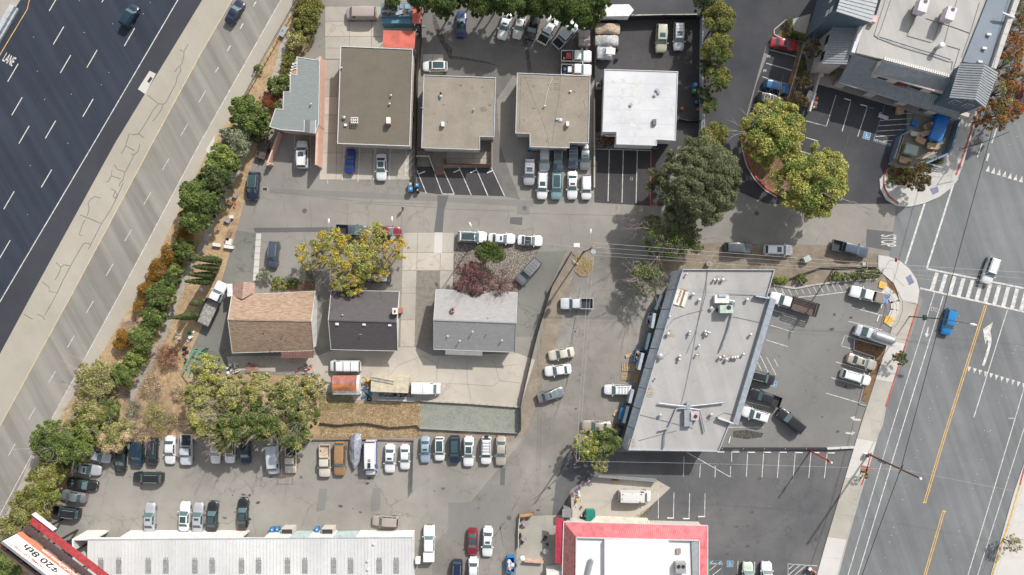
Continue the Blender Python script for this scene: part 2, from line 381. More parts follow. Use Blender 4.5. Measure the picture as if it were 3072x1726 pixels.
for x, y in ((914,633),(1574,625),(2270,640),(1527,1554)):
    mb = MB(); mb.prism([(W(x, y).x+math.cos(a)*.42, W(x, y).y+math.sin(a)*.42) for a in np.linspace(0,2*math.pi, 16, endpoint=False)],.0,.030); mb.build('manhole_cover', mat('cast_iron', (.11,.09,.08),.7), street)
mb = MB(); w = W(795,568); mb.box((w.x, w.y, .02),(1.1,.75,.03)); dr = mb.build('drain_frame', M_conc, street); mb = MB(); mb.box((w.x, w.y, .036),(.75,.5,.03)); mb.build('drain_grate', M_metald, dr)
ground('side_deck', [(1242,175),(1252,175),(1250,365),(1238,365)],.03, M_wood)
# soil
ground('ramp_verge', [(975,-60),(1030,-60),(1300,-1200),(1520,-1200),(893,0),(786,187),(736,289),(640,420),(529,648),(485,741),(423,870),(351,984),(283,1100),(205,1211),(135,1330),(100,1430),(20,1600),(-200,1950),(0,1900),(150,1570),(215,1440),(330,1316),(640,1316),(985,1314),(985,1215),(940,1130),(560,1120),(570,1060),(620,950),(660,860),(695,740),(735,600),(760,470),(800,400),(830,330),(880,200),(930,150)],.020, M_straw)
ground('straw_patch', [(962,1205),(1262,1205),(1262,1300),(1250,1312),(960,1312)],.024, M_straw2)
ground('gravel_patch', [(1263,1206),(1562,1222),(1560,1296),(1263,1284)],.022, M_gravelg)
ground('dirt_berm', [(1712,752),(1745,772),(1705,860),(1675,1010),(1640,1110),(1600,1240),(1575,1300),(1540,1328),(1480,1318),(1265,1312),(1265,1286),(1562,1298),(1566,1222),(1612,1062),(1650,880)],.026, M_dirtg)
ground('brown_verge', [(2040,728),(2200,731),(2466,736),(2630,764),(2660,800),(2640,850),(2560,838),(2450,850),(2320,856),(2323,809),(1960,812),(1950,780)],.016, M_dirt)
isl = ground('pole_island', [(1716,762),(1745,748),(1783,770),(1782,805),(1768,830),(1740,830),(1722,812),(1735,775)],.12, M_dirtg, .12)
gb = ground('gravel_bed', [(1376,728),(1612,742),(1612,760),(1552,872),(1375,868),(1360,868),(1363,760)],.05, M_gravel, .05)
ground('gravel_bed_shop', [(1785,396),(1849,396),(1850,438),(1975,442),(1975,449),(1785,447)],.02, gravel('dark_gravel', (.10,.095,.09),(.26,.25,.24)))
ground('planter_bed', [(815,845),(945,845),(945,870),(815,872)],.05, M_mulch, .05)
ground('planter_bed', [(2323,120),(2365,60),(2430,60),(2425,110),(2413,128),(2385,250),(2365,320),(2350,350),(2340,330),(2400,128)],.09, M_mulch, .09)
ground('round_planter', [(2226,410),(2236,470),(2262,525),(2310,575),(2365,600),(2420,602),(2440,560),(2400,480),(2340,400),(2290,350),(2240,360)],.12, M_mulch, .12)
ground('side_planter', [(2700,850),(2690,880),(2700,905),(2683,960),(2675,880),(2655,830)],.03, M_mulch)
ground('soil_strip', [(2668,1010),(2652,1060),(2600,1210),(2578,1200),(2605,1110),(2625,1066),(2640,1010)],.022, M_mulch)
ground('straw_corner', [(2440,835),(2445,815),(2520,790),(2632,800),(2640,815),(2630,845),(2560,838)],.030, M_dirtg)
# concrete swale in the verge (separate cast lengths)
sw = [(905,70),(851,130),(830,218),(800,300),(761,404),(724,480),(707,520),(670,600),(634,670),(615,725),(571,797),(537,880),(510,950),(485,1022),(430,1120),(386,1205)]
swale = thing('drain_swale', 'narrow pale concrete drainage channel running down the straw verge', 'drain channel', W(*sw[0]))
for a, b in zip(sw[:-1], sw[1:]):
    for u in range(2):
        p = W(*a).lerp(W(*b), u/2+.01); q = W(*a).lerp(W(*b),(u+1)/2-.01); d = (q-p).normalized(); nn = Vector((-d.y, d.x, 0))
        mb = MB(); mb.prism([p+nn*.55, q+nn*.55, q-nn*.55, p-nn*.55],.0,.05); mb.prism([p+nn*.62, q+nn*.62, q+nn*.52, p+nn*.52],.0,.10); mb.build('channel_length', M_conc, swale)
# generic strips of concrete flags
def flags(parent, left, right, n, z0, z1, m, name='paving_slab', gap=.03, alt=None):
    def at(pl, t):
        ls = [(Vector(pl[i+1])-Vector(pl[i])).length for i in range(len(pl)-1)]; T = t*sum(ls); i = 0
        while i < len(ls)-1 and T > ls[i]: T -= ls[i]; i += 1
        return Vector(pl[i]).lerp(Vector(pl[i+1]), T/ls[i])
    Lp = [W(*p) for p in left]; Rp = [W(*p) for p in right]
    for i in range(n):
        a, b = i/n, (i+1)/n; g = gap/2
        q = [at(Lp, a), at(Lp, b), at(Rp, b), at(Rp, a)]
        c = sum(q, Vector())/4; q = [p+(c-p).normalized()*g for p in q]
        mb = MB(); mb.prism(q, z0, z1); mb.build(name, (alt[i % len(alt)] if alt else m), parent)
sidewalk = ground('sidewalk', [(2698,902),(2750,914),(2709,1047),(2653,1221),(2510,1728),(2449,1728),(2474,1637),(2581,1276),(2648,1071),(2673,991)],.11, M_joint, .11)
flags(sidewalk, [(2698,902),(2673,991),(2648,1071),(2581,1276),(2474,1637),(2449,1728),(2300,2200)],[(2750,914),(2709,1047),(2653,1221),(2643,1276),(2510,1728),(2350,2200)],22,.10,.135, M_conc, alt=[M_conc, M_conc, M_concw, M_concw, M_conc])
# kerbs
def kerb(name, pts, m, w=.22, z=.15, parent=None):
    poly = [W(*p) for p in pts]; mb = MB(); n = len(poly)
    for i in range(n-1):
        a, b = poly[i], poly[i+1]; mb.beam((a.x, a.y, z/2),(b.x, b.y, z/2), w, z)
    return mb.build(name, m, parent)
kerb('kerb', [(2752,915),(2711,1047),(2655,1221)], M_redline, .25,.15, sidewalk); kerb('kerb', [(2655,1221),(2645,1276),(2605,1358)], M_conc, .25,.15, sidewalk)
kerb('kerb', [(2613,1358),(2596,1420),(2583,1456)], M_redline, .25,.15, sidewalk); kerb('kerb', [(2583,1456),(2512,1728),(2352,2200)], M_conc, .25,.15, sidewalk)
corner = ground('corner_pavement', [(2634,766),(2665,770),(2700,784),(2728,808),(2748,838),(2757,872),(2751,912),(2698,902),(2690,872),(2680,850),(2632,808)],.13, M_concw, .13)
for pts in ([(2636,770),(2666,773),(2692,784),(2676,806),(2634,806)],[(2694,787),(2722,808),(2744,840),(2712,860),(2684,834),(2678,808)],[(2745,844),(2753,872),(2748,908),(2701,899),(2693,874),(2713,864)]):
    mb = MB(); mb.prism(P(pts),.12,.16); mb.build('paving_slab', M_concw, corner)
mb = MB(); mb.prism(P([(2715,833),(2730,824),(2741,848),(2727,856)]),.15,.175); mb.build('tactile_pad', mat('tactile_blue', (.16,.17,.28)), corner)
neis = ground('corner_island', [(2640,537),(2642,567),(2659,598),(2690,617),(2730,618),(2771,608),(2814,590),(2851,562),(2872,536),(2889,492),(2904,440),(2923,375),(2945,320),(3068,-60),(3040,-60),(2900,330),(2866,362),(2848,452),(2800,480),(2790,492),(2700,505),(2668,500)],.13, M_concw, .13)
kerb('kerb', [(2661,500),(2650,530),(2650,560),(2665,590),(2694,611)], M_redline, .28,.17, neis)
kerb('kerb', [(2640,537),(2642,567),(2659,598),(2690,617),(2730,618),(2771,608),(2814,590),(2851,562),(2872,536)], M_concw, .3,.16, neis)
kerb('kerb', [(2866,526),(2884,480),(2900,430),(2918,373),(2940,325)], M_redline, .3,.17, neis)
mb = MB(); mb.prism(P([(2788,567),(2812,560),(2815,577),(2797,585)]),.12,.15); mb.build('tactile_pad', MATS['tactile_blue'], neis)
mb = MB(); mb.prism(P([(2662,500),(2700,505),(2740,505),(2722,556),(2690,556),(2664,546)]),.12,.16); mb.build('planting_bed', M_mulch, neis)
side2 = ground('east_sidewalk', [(3075,1378),(3040,1480),(2970,1728),(2900,2000),(3400,2000),(3400,1378)],.12, M_concw, .12)
kerb('kerb', [(3058,1455),(3035,1535),(2975,1726)], M_yellowcurb, .28,.15, side2); kerb('kerb', [(3076,1385),(3058,1455)], M_redline, .28,.15, side2)
flags(side2,[(3066,1460),(3040,1540),(2986,1728)],[(3110,1460),(3090,1540),(3060,1728)],5,.11,.14, M_concw)
kerb('kerb', [(2226,408),(2232,450),(2246,494),(2268,532),(2300,566),(2335,585),(2375,598),(2422,602)], M_redline, .30,.17, street)
kerb('kerb', [(2222,412),(2227,452),(2240,498),(2263,538),(2296,572),(2330,592)], M_conc, .22,.15, street)
kerb('kerb', [(2413,125),(2385,225),(2362,300)], M_conc, .2,.15, blot); kerb('kerb', [(2362,57),(2322,90),(2322,104),(2340,114),(2413,128)], M_conc, .2,.15, blot)
mb = MB(); mb.prism(P([(2372,90),(2378,58),(2432,42),(2416,102)]),.08,.12); mb.build('entrance_slab', M_conc, blot)
kerb('kerb', [(1810,50),(2095,47)], M_concb, .5,.14, up)
kerb('kerb', [(2320,856),(2340,858),(2385,866),(2440,855),(2545,842),(2630,838)], M_concb, .3,.15, slot)
for pts in ([(2563,1016),(2560,1050),(2623,1071),(2618,1095)],[(2565,1017),(2650,1040)],[(2608,1118),(2590,1160),(2576,1212),(2598,1218)]): kerb('kerb', pts, M_metal, .16,.15, slot)
mb = MB(); mb.prism(P([(2566,1020),(2651,1042),(2645,1062),(2622,1068),(2560,1048)]),.01,.05); mb.build('planting_bed', M_mulch, slot)
# concrete drives made of cast panels
def panels(name, grid_x, grid_y, z, m, skip=(), parent=None, skew=0, label=None):
    par = parent or ground(name, [(grid_x[0], grid_y[0]),(grid_x[-1], grid_y[0]),(grid_x[-1]+skew, grid_y[-1]),(grid_x[0]+skew, grid_y[-1])], z-.012, M_joint)
    for i in range(len(grid_x)-1):
        for j in range(len(grid_y)-1):
            if (i, j) in skip: continue
            sk0 = skew*(grid_y[j]-grid_y[0])/(grid_y[-1]-grid_y[0]); sk1 = skew*(grid_y[j+1]-grid_y[0])/(grid_y[-1]-grid_y[0])
            q = P([(grid_x[i]+.7+sk0, grid_y[j]+.7),(grid_x[i+1]-.7+sk0, grid_y[j]+.7),(grid_x[i+1]-.7+sk1, grid_y[j+1]-.7),(grid_x[i]+.7+sk1, grid_y[j+1]-.7)])
            mb = MB(); mb.prism(q, z-.012, z+.004*((i+j) % 2)); mb.build('concrete_panel', m[(i*3+j) % len(m)] if isinstance(m, list) else m, par)
    return par
panels('rear_pad', [975,1048,1115,1178,1238],[20,65,110,145,178],.034,[M_conc, M_concb, M_conc])
shop_pad = panels('shop_pad', [966,1016,1078,1124,1170,1243],[180,240,290,345,400,460,540],.034,[M_conc, M_conc, M_concb], skew=-8)
drive = panels('driveway', [1209,1253,1323,1363],[698,758,812,880,960,1041],.032,[M_conc, M_concb, M_conc], skip=((1,2),(1,3),(1,4),(2,3),(2,4)), skew=-9)
mb = MB(); mb.prism(P([(1304,698),(1328,698),(1326,760),(1302,759)]),.03,.042); mb.build('concrete_panel', M_concw, drive)
panels('rear_apron', [1268,1298,1330],[163,195,224],.03, M_conc)
wk = panels('garden_walk', [768,785],[700,720,740,760,780,800,820,843],.034, M_concw, skew=-10)
panels('bay_apron', [1252,1292,1340,1380,1420,1452,1475],[455,476,500],.028, M_conc, skip=((0,1),(0,0),(1,1),(1,0)))
ground('gutter_pad', [(618,450),(645,405),(640,470),(626,472)],.03, M_concw)
catch = ground('catch_basin', [(414,268),(449,213),(468,222),(436,283)],.03, M_concw)
mb = MB(); mb.prism(P([(442,245),(452,230),(458,236),(448,250)]),.02,.045); mb.build('basin_grate', M_metald, catch)
# centre median wall top left
mb = MB(); a, b = W(-30,180), W(110,-60); d = (b-a).normalized(); nn = Vector((-d.y, d.x, 0))
ground('median_strip', [(-500,700),(0,-150),(200,-500),(75,-20),(-10,110),(-300,620)],.03, M_conc)
med = thing('median_barrier', 'pale concrete barrier along the freeway in the top left corner', 'barrier', W(0,110))
for k in range(-3,9):
    p = W(-150+k*22*1.0,360-k*37.6); q = W(-150+(k+1)*22,360-(k+1)*37.6); d = (q-p).normalized(); mb = MB()
    mb.prism([p+nn*.75, q-d*.03+nn*.75, q-d*.03-nn*.75, p-nn*.75],.0,.35); mb.prism([p+nn*.45, q-d*.03+nn*.45, q-d*.03-nn*.45, p-nn*.45],.35,.9); mb.build('barrier_segment', mat('barrier_concrete', (.40,.43,.45),.8), med)
# ================================================================ painted markings
def mark(pts, w, parent, m=M_whiteline, z=.020, name='road_marking'):
    mb = MB(); mb.ribbon([W(*p) for p in pts], w, z); return mb.build(name, m, parent)
def markp(pts, parent, m=M_whiteline, z=.020, name='road_marking'):
    mb = MB(); mb.sheet(P(pts), z); return mb.build(name, m, parent)
mark([(834,-500),(534,0),(270,450),(15,880),(-200,1250)],.16, free, M_whiteline, .024, 'edge_line')
mark([(300,-400),(92,-16),(82,28),(0,165),(-60,270)],.14, free, M_yellow, .024, 'edge_line')
dd = Vector((-.506,.862)); nv = Vector((.862,.506)); dash_me = None
for u, t0 in ((144.5,169),(206,3.2),(267.5,66.7),(328,12.9),(392,145.7)):
    for k in range(-2,7):
        t = t0+(k-1)*246; c = nv*u+dd*t
        if -150 < c.x < 3200 and -80 < c.y < 1800:
            a = c-dd*31; b = c+dd*31; w = W(c.x, c.y)
            if dash_me is None:
                g = MB(); g.ribbon([(0,-1.82),(0,1.82)],.15,.024); dash_me = g.mesh('lane_dash', [M_dashp])
            o = linkobj('lane_dash', dash_me, free, loc=(w.x, w.y, 0)); o.rotation_euler = (0,0, R(-30.4))
mark([(1100,-740),(696,0),(600,165),(457,430),(228,860),(0,1278),(-200,1650)],.13, lanes, M_yedge, .024, 'edge_line')
mark([(1250,-740),(843,0),(600,430),(372,860),(158,1252),(112,1335),(0,1545),(-100,1740)],.14, lanes, M_whiteline, .024, 'edge_line')
for i, (x, y) in enumerate(((764,13),(725,79),(687,145),(651,210),(607,290),(553,390),(497,494),(442,596),(385,706),(329,810),(270,921),(213,1025),(156,1132),(96,1241),(36,1349))):
    L = 9 if i < 4 else 20; mark([(x+L*.51, y-L*.88),(x-L*.51, y+L*.88)],.18 if i < 4 else .12, lanes, M_whiteline, .024, 'lane_dash')
stud = None
def studs(pts, parent, m=M_whiteline):
    global stud
    if stud is None: g = MB(); g.dome((0,0,0),.07,.025,8); stud = g.mesh('road_stud', [M_whiteline])
    for x, y in pts: w = W(x, y); linkobj('road_stud', stud, parent, loc=(w.x, w.y, .018))
studs([(338,72),(253,98),(101,112),(112,214),(327,218),(214,283),(134,299),(204,430),(91,497),(83,644),(451,8),(238,3),(304,255),(430,42)], free)
studs([(2953,1292),(2964,1295),(2762,1320),(2752,1352),(2746,1373),(2733,1414),(2720,1458),(2713,1478),(2707,1499),(2681,1583),(2674,1607),(2668,1626),(2655,1672),(2642,1713),(2971,1292),(2964,1313),(2957,1336),(2944,1379),(2931,1422),(2924,1443),(2918,1465),(2892,1550),(2886,1571),(2879,1593),(2866,1635),(2853,1680),(2785,1253),(2791,1225),(2798,1204),(2811,1162),(2825,1116),(2831,1096),(2838,1074),(3045,1051),(3038,1060),(3051,1038),(3010,1167),(3004,1187),(2998,1208),(2971,1293),(2878,949),(2872,968),(2865,989),(3028,434),(3043,372),(3051,410)], blvd)
# tar seal on the ramp shoulder
for pts in ([(564,134),(552,155),(538,150)],[(552,155),(552,165),(547,190),(533,205),(525,216)],[(540,200),(543,212),(532,230),(528,250),(510,285),(498,308),(490,313),(476,312),(443,286)],[(490,313),(484,330),(474,345),(458,365)],[(476,312),(460,330),(440,365),(416,402)],[(416,402),(400,405),(388,402),(376,440),(364,462)],[(416,402),(432,414)],[(378,438),(404,453)],[(420,434),(414,455),(402,465),(392,462)],[(402,465),(385,500),(374,520),(369,540),(360,550),(358,560)],[(343,495),(352,508),(374,516)],[(336,512),(334,528),(362,537)],[(334,528),(325,545),(318,547)],[(369,550),(352,590),(332,630),(304,672),(290,700),(272,735),(265,748)],[(333,567),(345,573),(352,585),(345,597)],[(345,575),(340,590),(345,595)],[(302,595),(285,590),(272,598),(264,610),(268,625),(262,648)],[(240,645),(258,652),(282,662),(302,671)],[(255,660),(245,680),(238,705),(247,708)],[(272,733),(255,729),(248,735),(238,752),(222,780),(208,806),(190,840),(172,878)],[(168,788),(182,802),(180,815),(166,840)],[(182,802),(192,795),(210,798)],[(126,846),(148,862),(148,875),(172,878),(158,905),(135,945)],[(112,943),(128,950),(135,960)],[(72,943),(98,958)]):
    mark(pts, .10, rampsh, M_tar, .018, 'tar_seam')
# boulevard lines
for pts, w, m in (([(2803,879),(2668,1310),(2543,1728),(2400,2200)],.14, M_whiteline),([(2830,888),(2749,1149),(2699,1310),(2573,1728)],.16, M_whiteline),
                  ([(3022,930),(2921,1253)],.16, M_whiteline),([(3200,750),(3072,1165),(3029,1310),(2903,1728)],.15, M_whiteline),([(3140,1050),(3072,1285),(2932,1728)],.13, M_whiteline),
                  ([(2774,610),(2716,792)],.34, M_whiteline),([(2865,537),(2780,806)],.32, M_whiteline),([(2946,430),(2932,472)],.18, M_whiteline),([(2966,461),(2960,483)],.3, M_whiteline),([(2990,385),(2975,430)],.2, M_whiteline),
                  ([(2778,806),(3072,865),(3300,911)],.28, M_whiteline),([(2760,865),(3072,936),(3300,988)],.28, M_whiteline)):
    mark(pts, w, blvd, m, .020, 'road_line')
for off in (-3,3):
    mark([(2957+off, 916),(2833+off, 1310),(2774+off, 1508)],.15, blvd, M_yellow, .020, 'centre_line'); mark([(2831+off, 1534),(2774+off, 1728)],.15, blvd, M_yellow, .020, 'centre_line')
mark([(2768,1508),(2779,1508)],.2, blvd, M_yellow, .024, 'centre_line'); mark([(2826,1533),(2838,1535)],.2, blvd, M_yellow, .024, 'centre_line')
for i in range(12):
    xt = 2806+i*26.8; yt = 812+(xt-2778)*.2; xb = xt-16; yb = 872+(xb-2760)*.228
    markp([(xt-1, yt),(xt+10, yt+2),(xb+10, yb-4),(xb-2, yb-6)], blvd, M_whiteline, .024, 'crosswalk_bar')
for i in range(7):
    x = 2956+i*16.6; y = 514+i*5.2; markp([(x, y),(x+12, y+3),(x+11, y-17)], blvd, M_whiteline, .024, 'yield_triangle')
for i in range(11):
    x = 2903+i*16.4; y = 1099+i*5.0; markp([(x, y),(x+11, y+2.5),(x+2, y+17)], blvd, M_whiteline, .024, 'yield_triangle')
markp([(2946,1096),(2953,1098),(2966,1060),(2974,1030),(2974,1008),(2970,994),(2979,967),(2949,987),(2953,1020),(2956,1034),(2960,1022),(2964,1020),(2963,1040),(2955,1068)], blvd, M_whiteline, .024, 'turn_arrow')
markp([(2783,982),(2786,983),(2783,1002),(2787,1003),(2779,1014),(2774,1000),(2778,1001)], blvd, M_whiteline, .024, 'bike_lane_arrow')
for cx, cy in ((2797,927),(2808,930)):
    mark([(cx+4*math.cos(a), cy+6*math.sin(a)) for a in np.linspace(0,2*math.pi, 13)],.07, blvd, M_whiteline, .024, 'bicycle_symbol')
markp([(3025,1254),(3040,1254),(3040,1256),(3025,1256)], blvd, M_whiteline, .024)
for pts in ([(2550,1252),(2566,1249),(2563,1255),(2582,1258),(2582,1263),(2563,1262),(2567,1267)],[(2566,1299),(2556,1294),(2557,1299),(2536,1296),(2537,1301),(2556,1304),(2553,1308)]): markp(pts, slot, M_whiteline, .018, 'lot_arrow')
def text(txt, px, py, size, rot, m, parent, z=.024, name='painted_text', sx=1, sy=1, font=None, h=0, depth=0):
    cu = bpy.data.curves.new(name, 'FONT'); cu.body = txt; cu.size = size; cu.align_x = 'CENTER'; cu.align_y = 'CENTER'; cu.extrude = depth; cu.offset = .012*size
    o = bpy.data.objects.new('t', cu); COL.objects.link(o); bpy.context.view_layer.update()
    me = bpy.data.meshes.new_from_object(o.evaluated_get(bpy.context.evaluated_depsgraph_get())); bpy.data.objects.remove(o); me.name = name
    me.materials.clear(); me.materials.append(m); q = linkobj(name, me, parent); w = W(px, py, h)
    q.location = (w.x, w.y, z); q.rotation_euler = (0,0, rot); q.scale = (sx, sy, 1); return q
text('STOP', 2663,722,1.05, R(-90), M_whiteline, street, .024, 'stop_lettering', .85,3.6)
text('LANE', 27,180,.95, R(-30), M_dashp, free, .026, 'lane_lettering', .9,2.5)
# parking bays
def stripes(par, segs, w=.11, m=M_whiteline, z=.020):
    for s in segs: mark(s, w, par, m, z, 'bay_line')
stripes(shop_pad, [[(1033,440),(1027,543)],[(1080,440),(1074,546)],[(1127,440),(1121,540)],[(1172,440),(1168,540)],[(1220,440),(1216,527),(1240,527)],[(1216,518),(1242,488)],[(1218,495),(1243,466)],[(1219,472),(1244,447)],[(1229,527),(1241,513)]],.1, M_white, .044)
stripes(street, [[(884,405),(884,505)],[(931,405),(931,505)],[(983,535),(983,552)]],.09)
stripes(b3lot, [[(1251,511),(1279,581)],[(1305,523),(1327,582),(1363,583)],[(1332,514),(1363,583)],[(1377,502),(1414,586)],[(1427,503),(1464,588)],[(1475,504),(1514,589)]],.15)
stripes(b5lot, [[(1828,449),(1824,604)],[(1870,451),(1866,608)],[(1912,452),(1908,611)],[(1785,447),(1953,452)]],.14); stripes(b5lot, [[(1953,452),(1951,620)],[(1951,616),(1978,618)]],.22, M_redline)
stripes(b5lot, [[(1892,532),(1898,532),(1897,541),(1891,540),(1892,532)]],.06)
stripes(blot, [[(2310,150),(2392,171)],[(2298,190),(2383,214)],[(2287,231),(2372,256)],[(2275,273),(2360,297)],[(2262,313),(2345,336)],[(2251,352),(2330,375)],[(2508,286),(2479,379),(2418,363)],[(2552,306),(2526,395)],[(2602,322),(2573,410)],[(2418,413),(2455,424)],[(2385,448),(2435,464)],[(2384,450),(2350,530)]],.12)
stripes(blot, [[(2655,315),(2620,424),(2672,440),(2684,408),(2730,380),(2742,341)],[(2607,323),(2622,326)]],.14, M_blueline)
stripes(blot, [[(2704,341),(2742,340)],[(2640,362),(2735,356)],[(2636,378),(2731,372)],[(2631,394),(2714,389)],[(2627,410),(2688,406)],[(2650,424),(2678,422)]],.12)
def stall_symbol(px, py, s, rot, par, z=.020):
    w = W(px, py); c, sn = math.cos(rot), math.sin(rot)
    def q(x, y): return (w.x+x*c-y*sn, w.y+x*sn+y*c)
    mb = MB(); mb.sheet([q(-s, -s),(q(s, -s)), q(s, s), q(-s, s)], z); o = mb.build('bay_symbol_border', M_whiteline, par)
    k = s*.9; mb = MB(); mb.sheet([q(-k, -k),(q(k, -k)), q(k, k), q(-k, k)], z+.004); mb.build('bay_symbol_field', mat('symbol_blue', (.05,.19,.34)), o)
    mb = MB(); k = s*.09
    mb.ribbon([q(s*.35*math.cos(a)-.05*s, s*.35*math.sin(a)-s*.25) for a in np.linspace(R(150), R(390),12)], k*1.6, z+.008)
    mb.ribbon([q(-.15*s, .45*s), q(-.1*s, 0), q(.3*s, -.02*s), q(.5*s, -.5*s)], k*2.2, z+.008); mb.sheet([q(-.15*s+.14*s*math.cos(a),.62*s+.14*s*math.sin(a)) for a in np.linspace(0,6.0,9)], z+.008)
    mb.build('wheelchair_mark', M_whiteline, o)
stall_symbol(2600,408,.62, R(-16), blot); stall_symbol(2190,1692,.55,0, rlot); stall_symbol(2322,1152,.5, R(-16), slot)
text('NO PARKING', 2647,427,.52, R(-17), M_whiteline, blot, .024, 'no_parking_lettering'); text('NO PARKING', 2142,1691,.5, R(180), M_whiteline, rlot, .024, 'no_parking_lettering')
for x, y in ((2482,187+112),(2542,299),(2592,317)):
    pass
def stop_block(px, py, rot, par, L=1.2, m=M_cardw):
    w = W(px, py); mb = MB(); mb.box((0,0,0),(L, .17,.12)); me = mb.mesh('wheel_stop', [m]); o = linkobj('wheel_stop', me, par, loc=(w.x, w.y, .075)); o.rotation_euler = (0,0, rot)
for a in ((2542,299, R(-15)),(2591,317, R(-15)),(1266,519, R(22)),(1370,514, R(24)),(1420,515, R(24)),(1470,516, R(24)),(2206,1350,0),(2207,1356,0),(2254,1357,0),(2302,1357,0),(2349,1357,0),(2397,1358,0),(2447,1358,0),(2493,1359,0),(2162,1356,0),(2011,1554,0),(2058,1556,0),(2104,1550,0),(2188,1320, R(75)),(2645,915, R(70)),(2633,955, R(70))): stop_block(a[0], a[1], a[2], rlot, m=M_cardw)
mb = MB(); w = W(2613,324); 
stripes(slot, [[(2318,930),(2390,952)],[(2311,976),(2378,996)],[(2298,1020),(2363,1040)],[(2280,1066),(2306,1120)],[(2300,1072),(2328,1125)],[(2323,1078),(2334,1100)],[(2268,1080),(2285,1112)],[(2240,1206),(2310,1222)],[(2508,1086),(2603,1114)],[(2493,1133),(2588,1160)],[(2479,1180),(2575,1208)],[(2545,964),(2645,990)],[(2558,923),(2647,947)],[(2555,1047),(2523,1038),(2535,1007),(2565,1015)],[(2188,1282),(2290,1282),(2291,1270)],[(2388,893),(2460,886),(2545,875)]],.12)
stripes(slot, [[(2300,1062),(2352,1080),(2335,1125)]],.12, mat('faded_blue', (.17,.20,.23)))
for i in range(12): x = 2322+i*19.0; y = 862-i*1.6; stripes(slot, [[(x, y),(x+15, y+28-i*.1)]],.1)
stripes(rlot, [[(2195,1354),(2195,1386)],[(2243,1355),(2239,1432)],[(2291,1355),(2286,1432)],[(2338,1355),(2332,1434)],[(2386,1355),(2380,1430)],[(2433,1357),(2426,1434)],[(2482,1357),(2473,1435)],[(2101,1394),(2099,1433)],[(2146,1398),(2145,1433)],[(2192,1400),(2191,1432)],[(2060,1357),(2192,1432)],[(2052,1370),(2050,1430)],[(1975,1476),(1975,1556)],[(2022,1478),(2020,1556)],[(2069,1480),(2067,1556)],[(2115,1481),(2114,1551)],[(2214,1684),(2212,1760)],[(2264,1686),(2262,1760)],[(2314,1689),(2313,1760)],[(2364,1760),(2364,1692),(2452,1698)],[(2366,1708),(2382,1694)],[(2364,1727),(2400,1695)],[(2380,1728),(2419,1696)],[(2128,1712),(2148,1696)],[(2135,1728),(2163,1706)],[(2131,1688),(2139,1683)],[(2156,1690),(2164,1684)]],.12)
stripes(rlot, [[(2128,1682),(2166,1682),(2166,1728)]],.12, M_blueline)
# faint cracks on the dark lots
for par, segs in ((rlot, [[(2000,1440),(2060,1440),(2120,1445),(2200,1447),(2290,1452),(2330,1470)],[(2133,1600),(2134,1520),(2150,1508),(2205,1507),(2240,1476),(2242,1450)],[(2160,1542),(2250,1545),(2330,1550),(2420,1556)],[(2130,1570),(2230,1580),(2340,1590),(2460,1630)],[(2390,1445),(2385,1560),(2360,1640),(2345,1700)],[(2205,1507),(2215,1525)]]),
                 (yd, [[(1322,1152),(1380,1152),(1440,1156),(1480,1158),(1500,1142),(1560,1150)],[(1400,1085),(1402,1150),(1412,1190),(1412,1205)],[(1477,1080),(1488,1102),(1495,1135),(1510,1148)],[(1488,1102),(1550,1094)],[(1170,1128),(1195,1095),(1225,1085),(1250,1075),(1270,1068),(1310,1092)],[(1318,1070),(1312,1110),(1308,1146)]]),
                 (street, [[(825,580),(845,590),(852,610),(855,640)],[(1060,610),(1310,623)],[(1333,627),(1550,634)],[(1550,640),(1980,650)],[(810,575),(1100,607),(1300,612)],[(930,600),(935,685)],[(1042,612),(1042,680)],[(1205,645),(1202,692)],[(1706,645),(1712,700)],[(1600,680),(1598,705)],[(1275,655),(1288,675)]])):
    for s in segs: mark(s, .045, par, M_tar, .0165 if par is not street else .0165, 'crack')

# trails, tyre marks and small painted marks
M_trail = mat('oil_trail', (.085,.072,.06),.8, var=.4, scale=3); M_tyrem = mat('tyre_mark', (.13,.125,.12),.85, var=.2)
mark([(1301,45),(1309,80),(1318,100),(1332,132),(1347,150),(1351,176)],[.5,.9,1.1,.9,1.2,.4], up, M_trail, .0115, 'oil_trail'); mark([(1352,172),(1400,178),(1460,188),(1500,200)],[.5,.5,.3,.1], up, M_trail, .0115, 'oil_trail')
mark([(1574,118),(1582,160),(1590,218)],.7, up, M_trail, .0115, 'oil_trail')
for pts in ([(1460,1640),(1520,1560),(1560,1490)],[(1510,1640),(1500,1580),(1530,1540)],[(1720,1000),(1700,1150),(1660,1260)],[(1740,860),(1725,960),(1700,1090)],[(1600,1500),(1680,1430),(1700,1390)]): mark(pts, [.1]+[.22]*(len(pts)-2)+[.08], alley, M_tyrem, .0105, 'tyre_mark')
for x, y in ((2307,169),(2295,212)): mark([(x-3, y-4),(x-4, y+4)],.1, blot); mark([(x+3, y-4),(x+2, y+4)],.1, blot); mark([(x-3, y),(x+3, y)],.08, blot, M_whiteline, .024)
rr = random.Random(77)
for par, z, x0, x1, y0, y1, n in ((lot, .0125,650,1500,1420,1560,22),(alley, .0125,1610,1760,860,1560,16),(slot, .0165,2300,2560,930,1320,14),(rlot, .0165,2080,2500,1380,1680,16),(up, .0115,1290,1760,60,210,10)):
    for i in range(n):
        x, y = rr.uniform(x0, x1), rr.uniform(y0, y1); a0 = rr.random()*6; q = rr.uniform(2.5,7); mb = MB(); mb.sheet([W(x+q*math.cos(a)*(1+.35*math.sin(2*a+a0)), y+q*.7*math.sin(a)*(1+.3*math.cos(3*a+a0))) for a in np.linspace(0,6.0,11)], z+i*.00008); mb.build('stain', M_trail if i % 3 else M_tyrem, par)
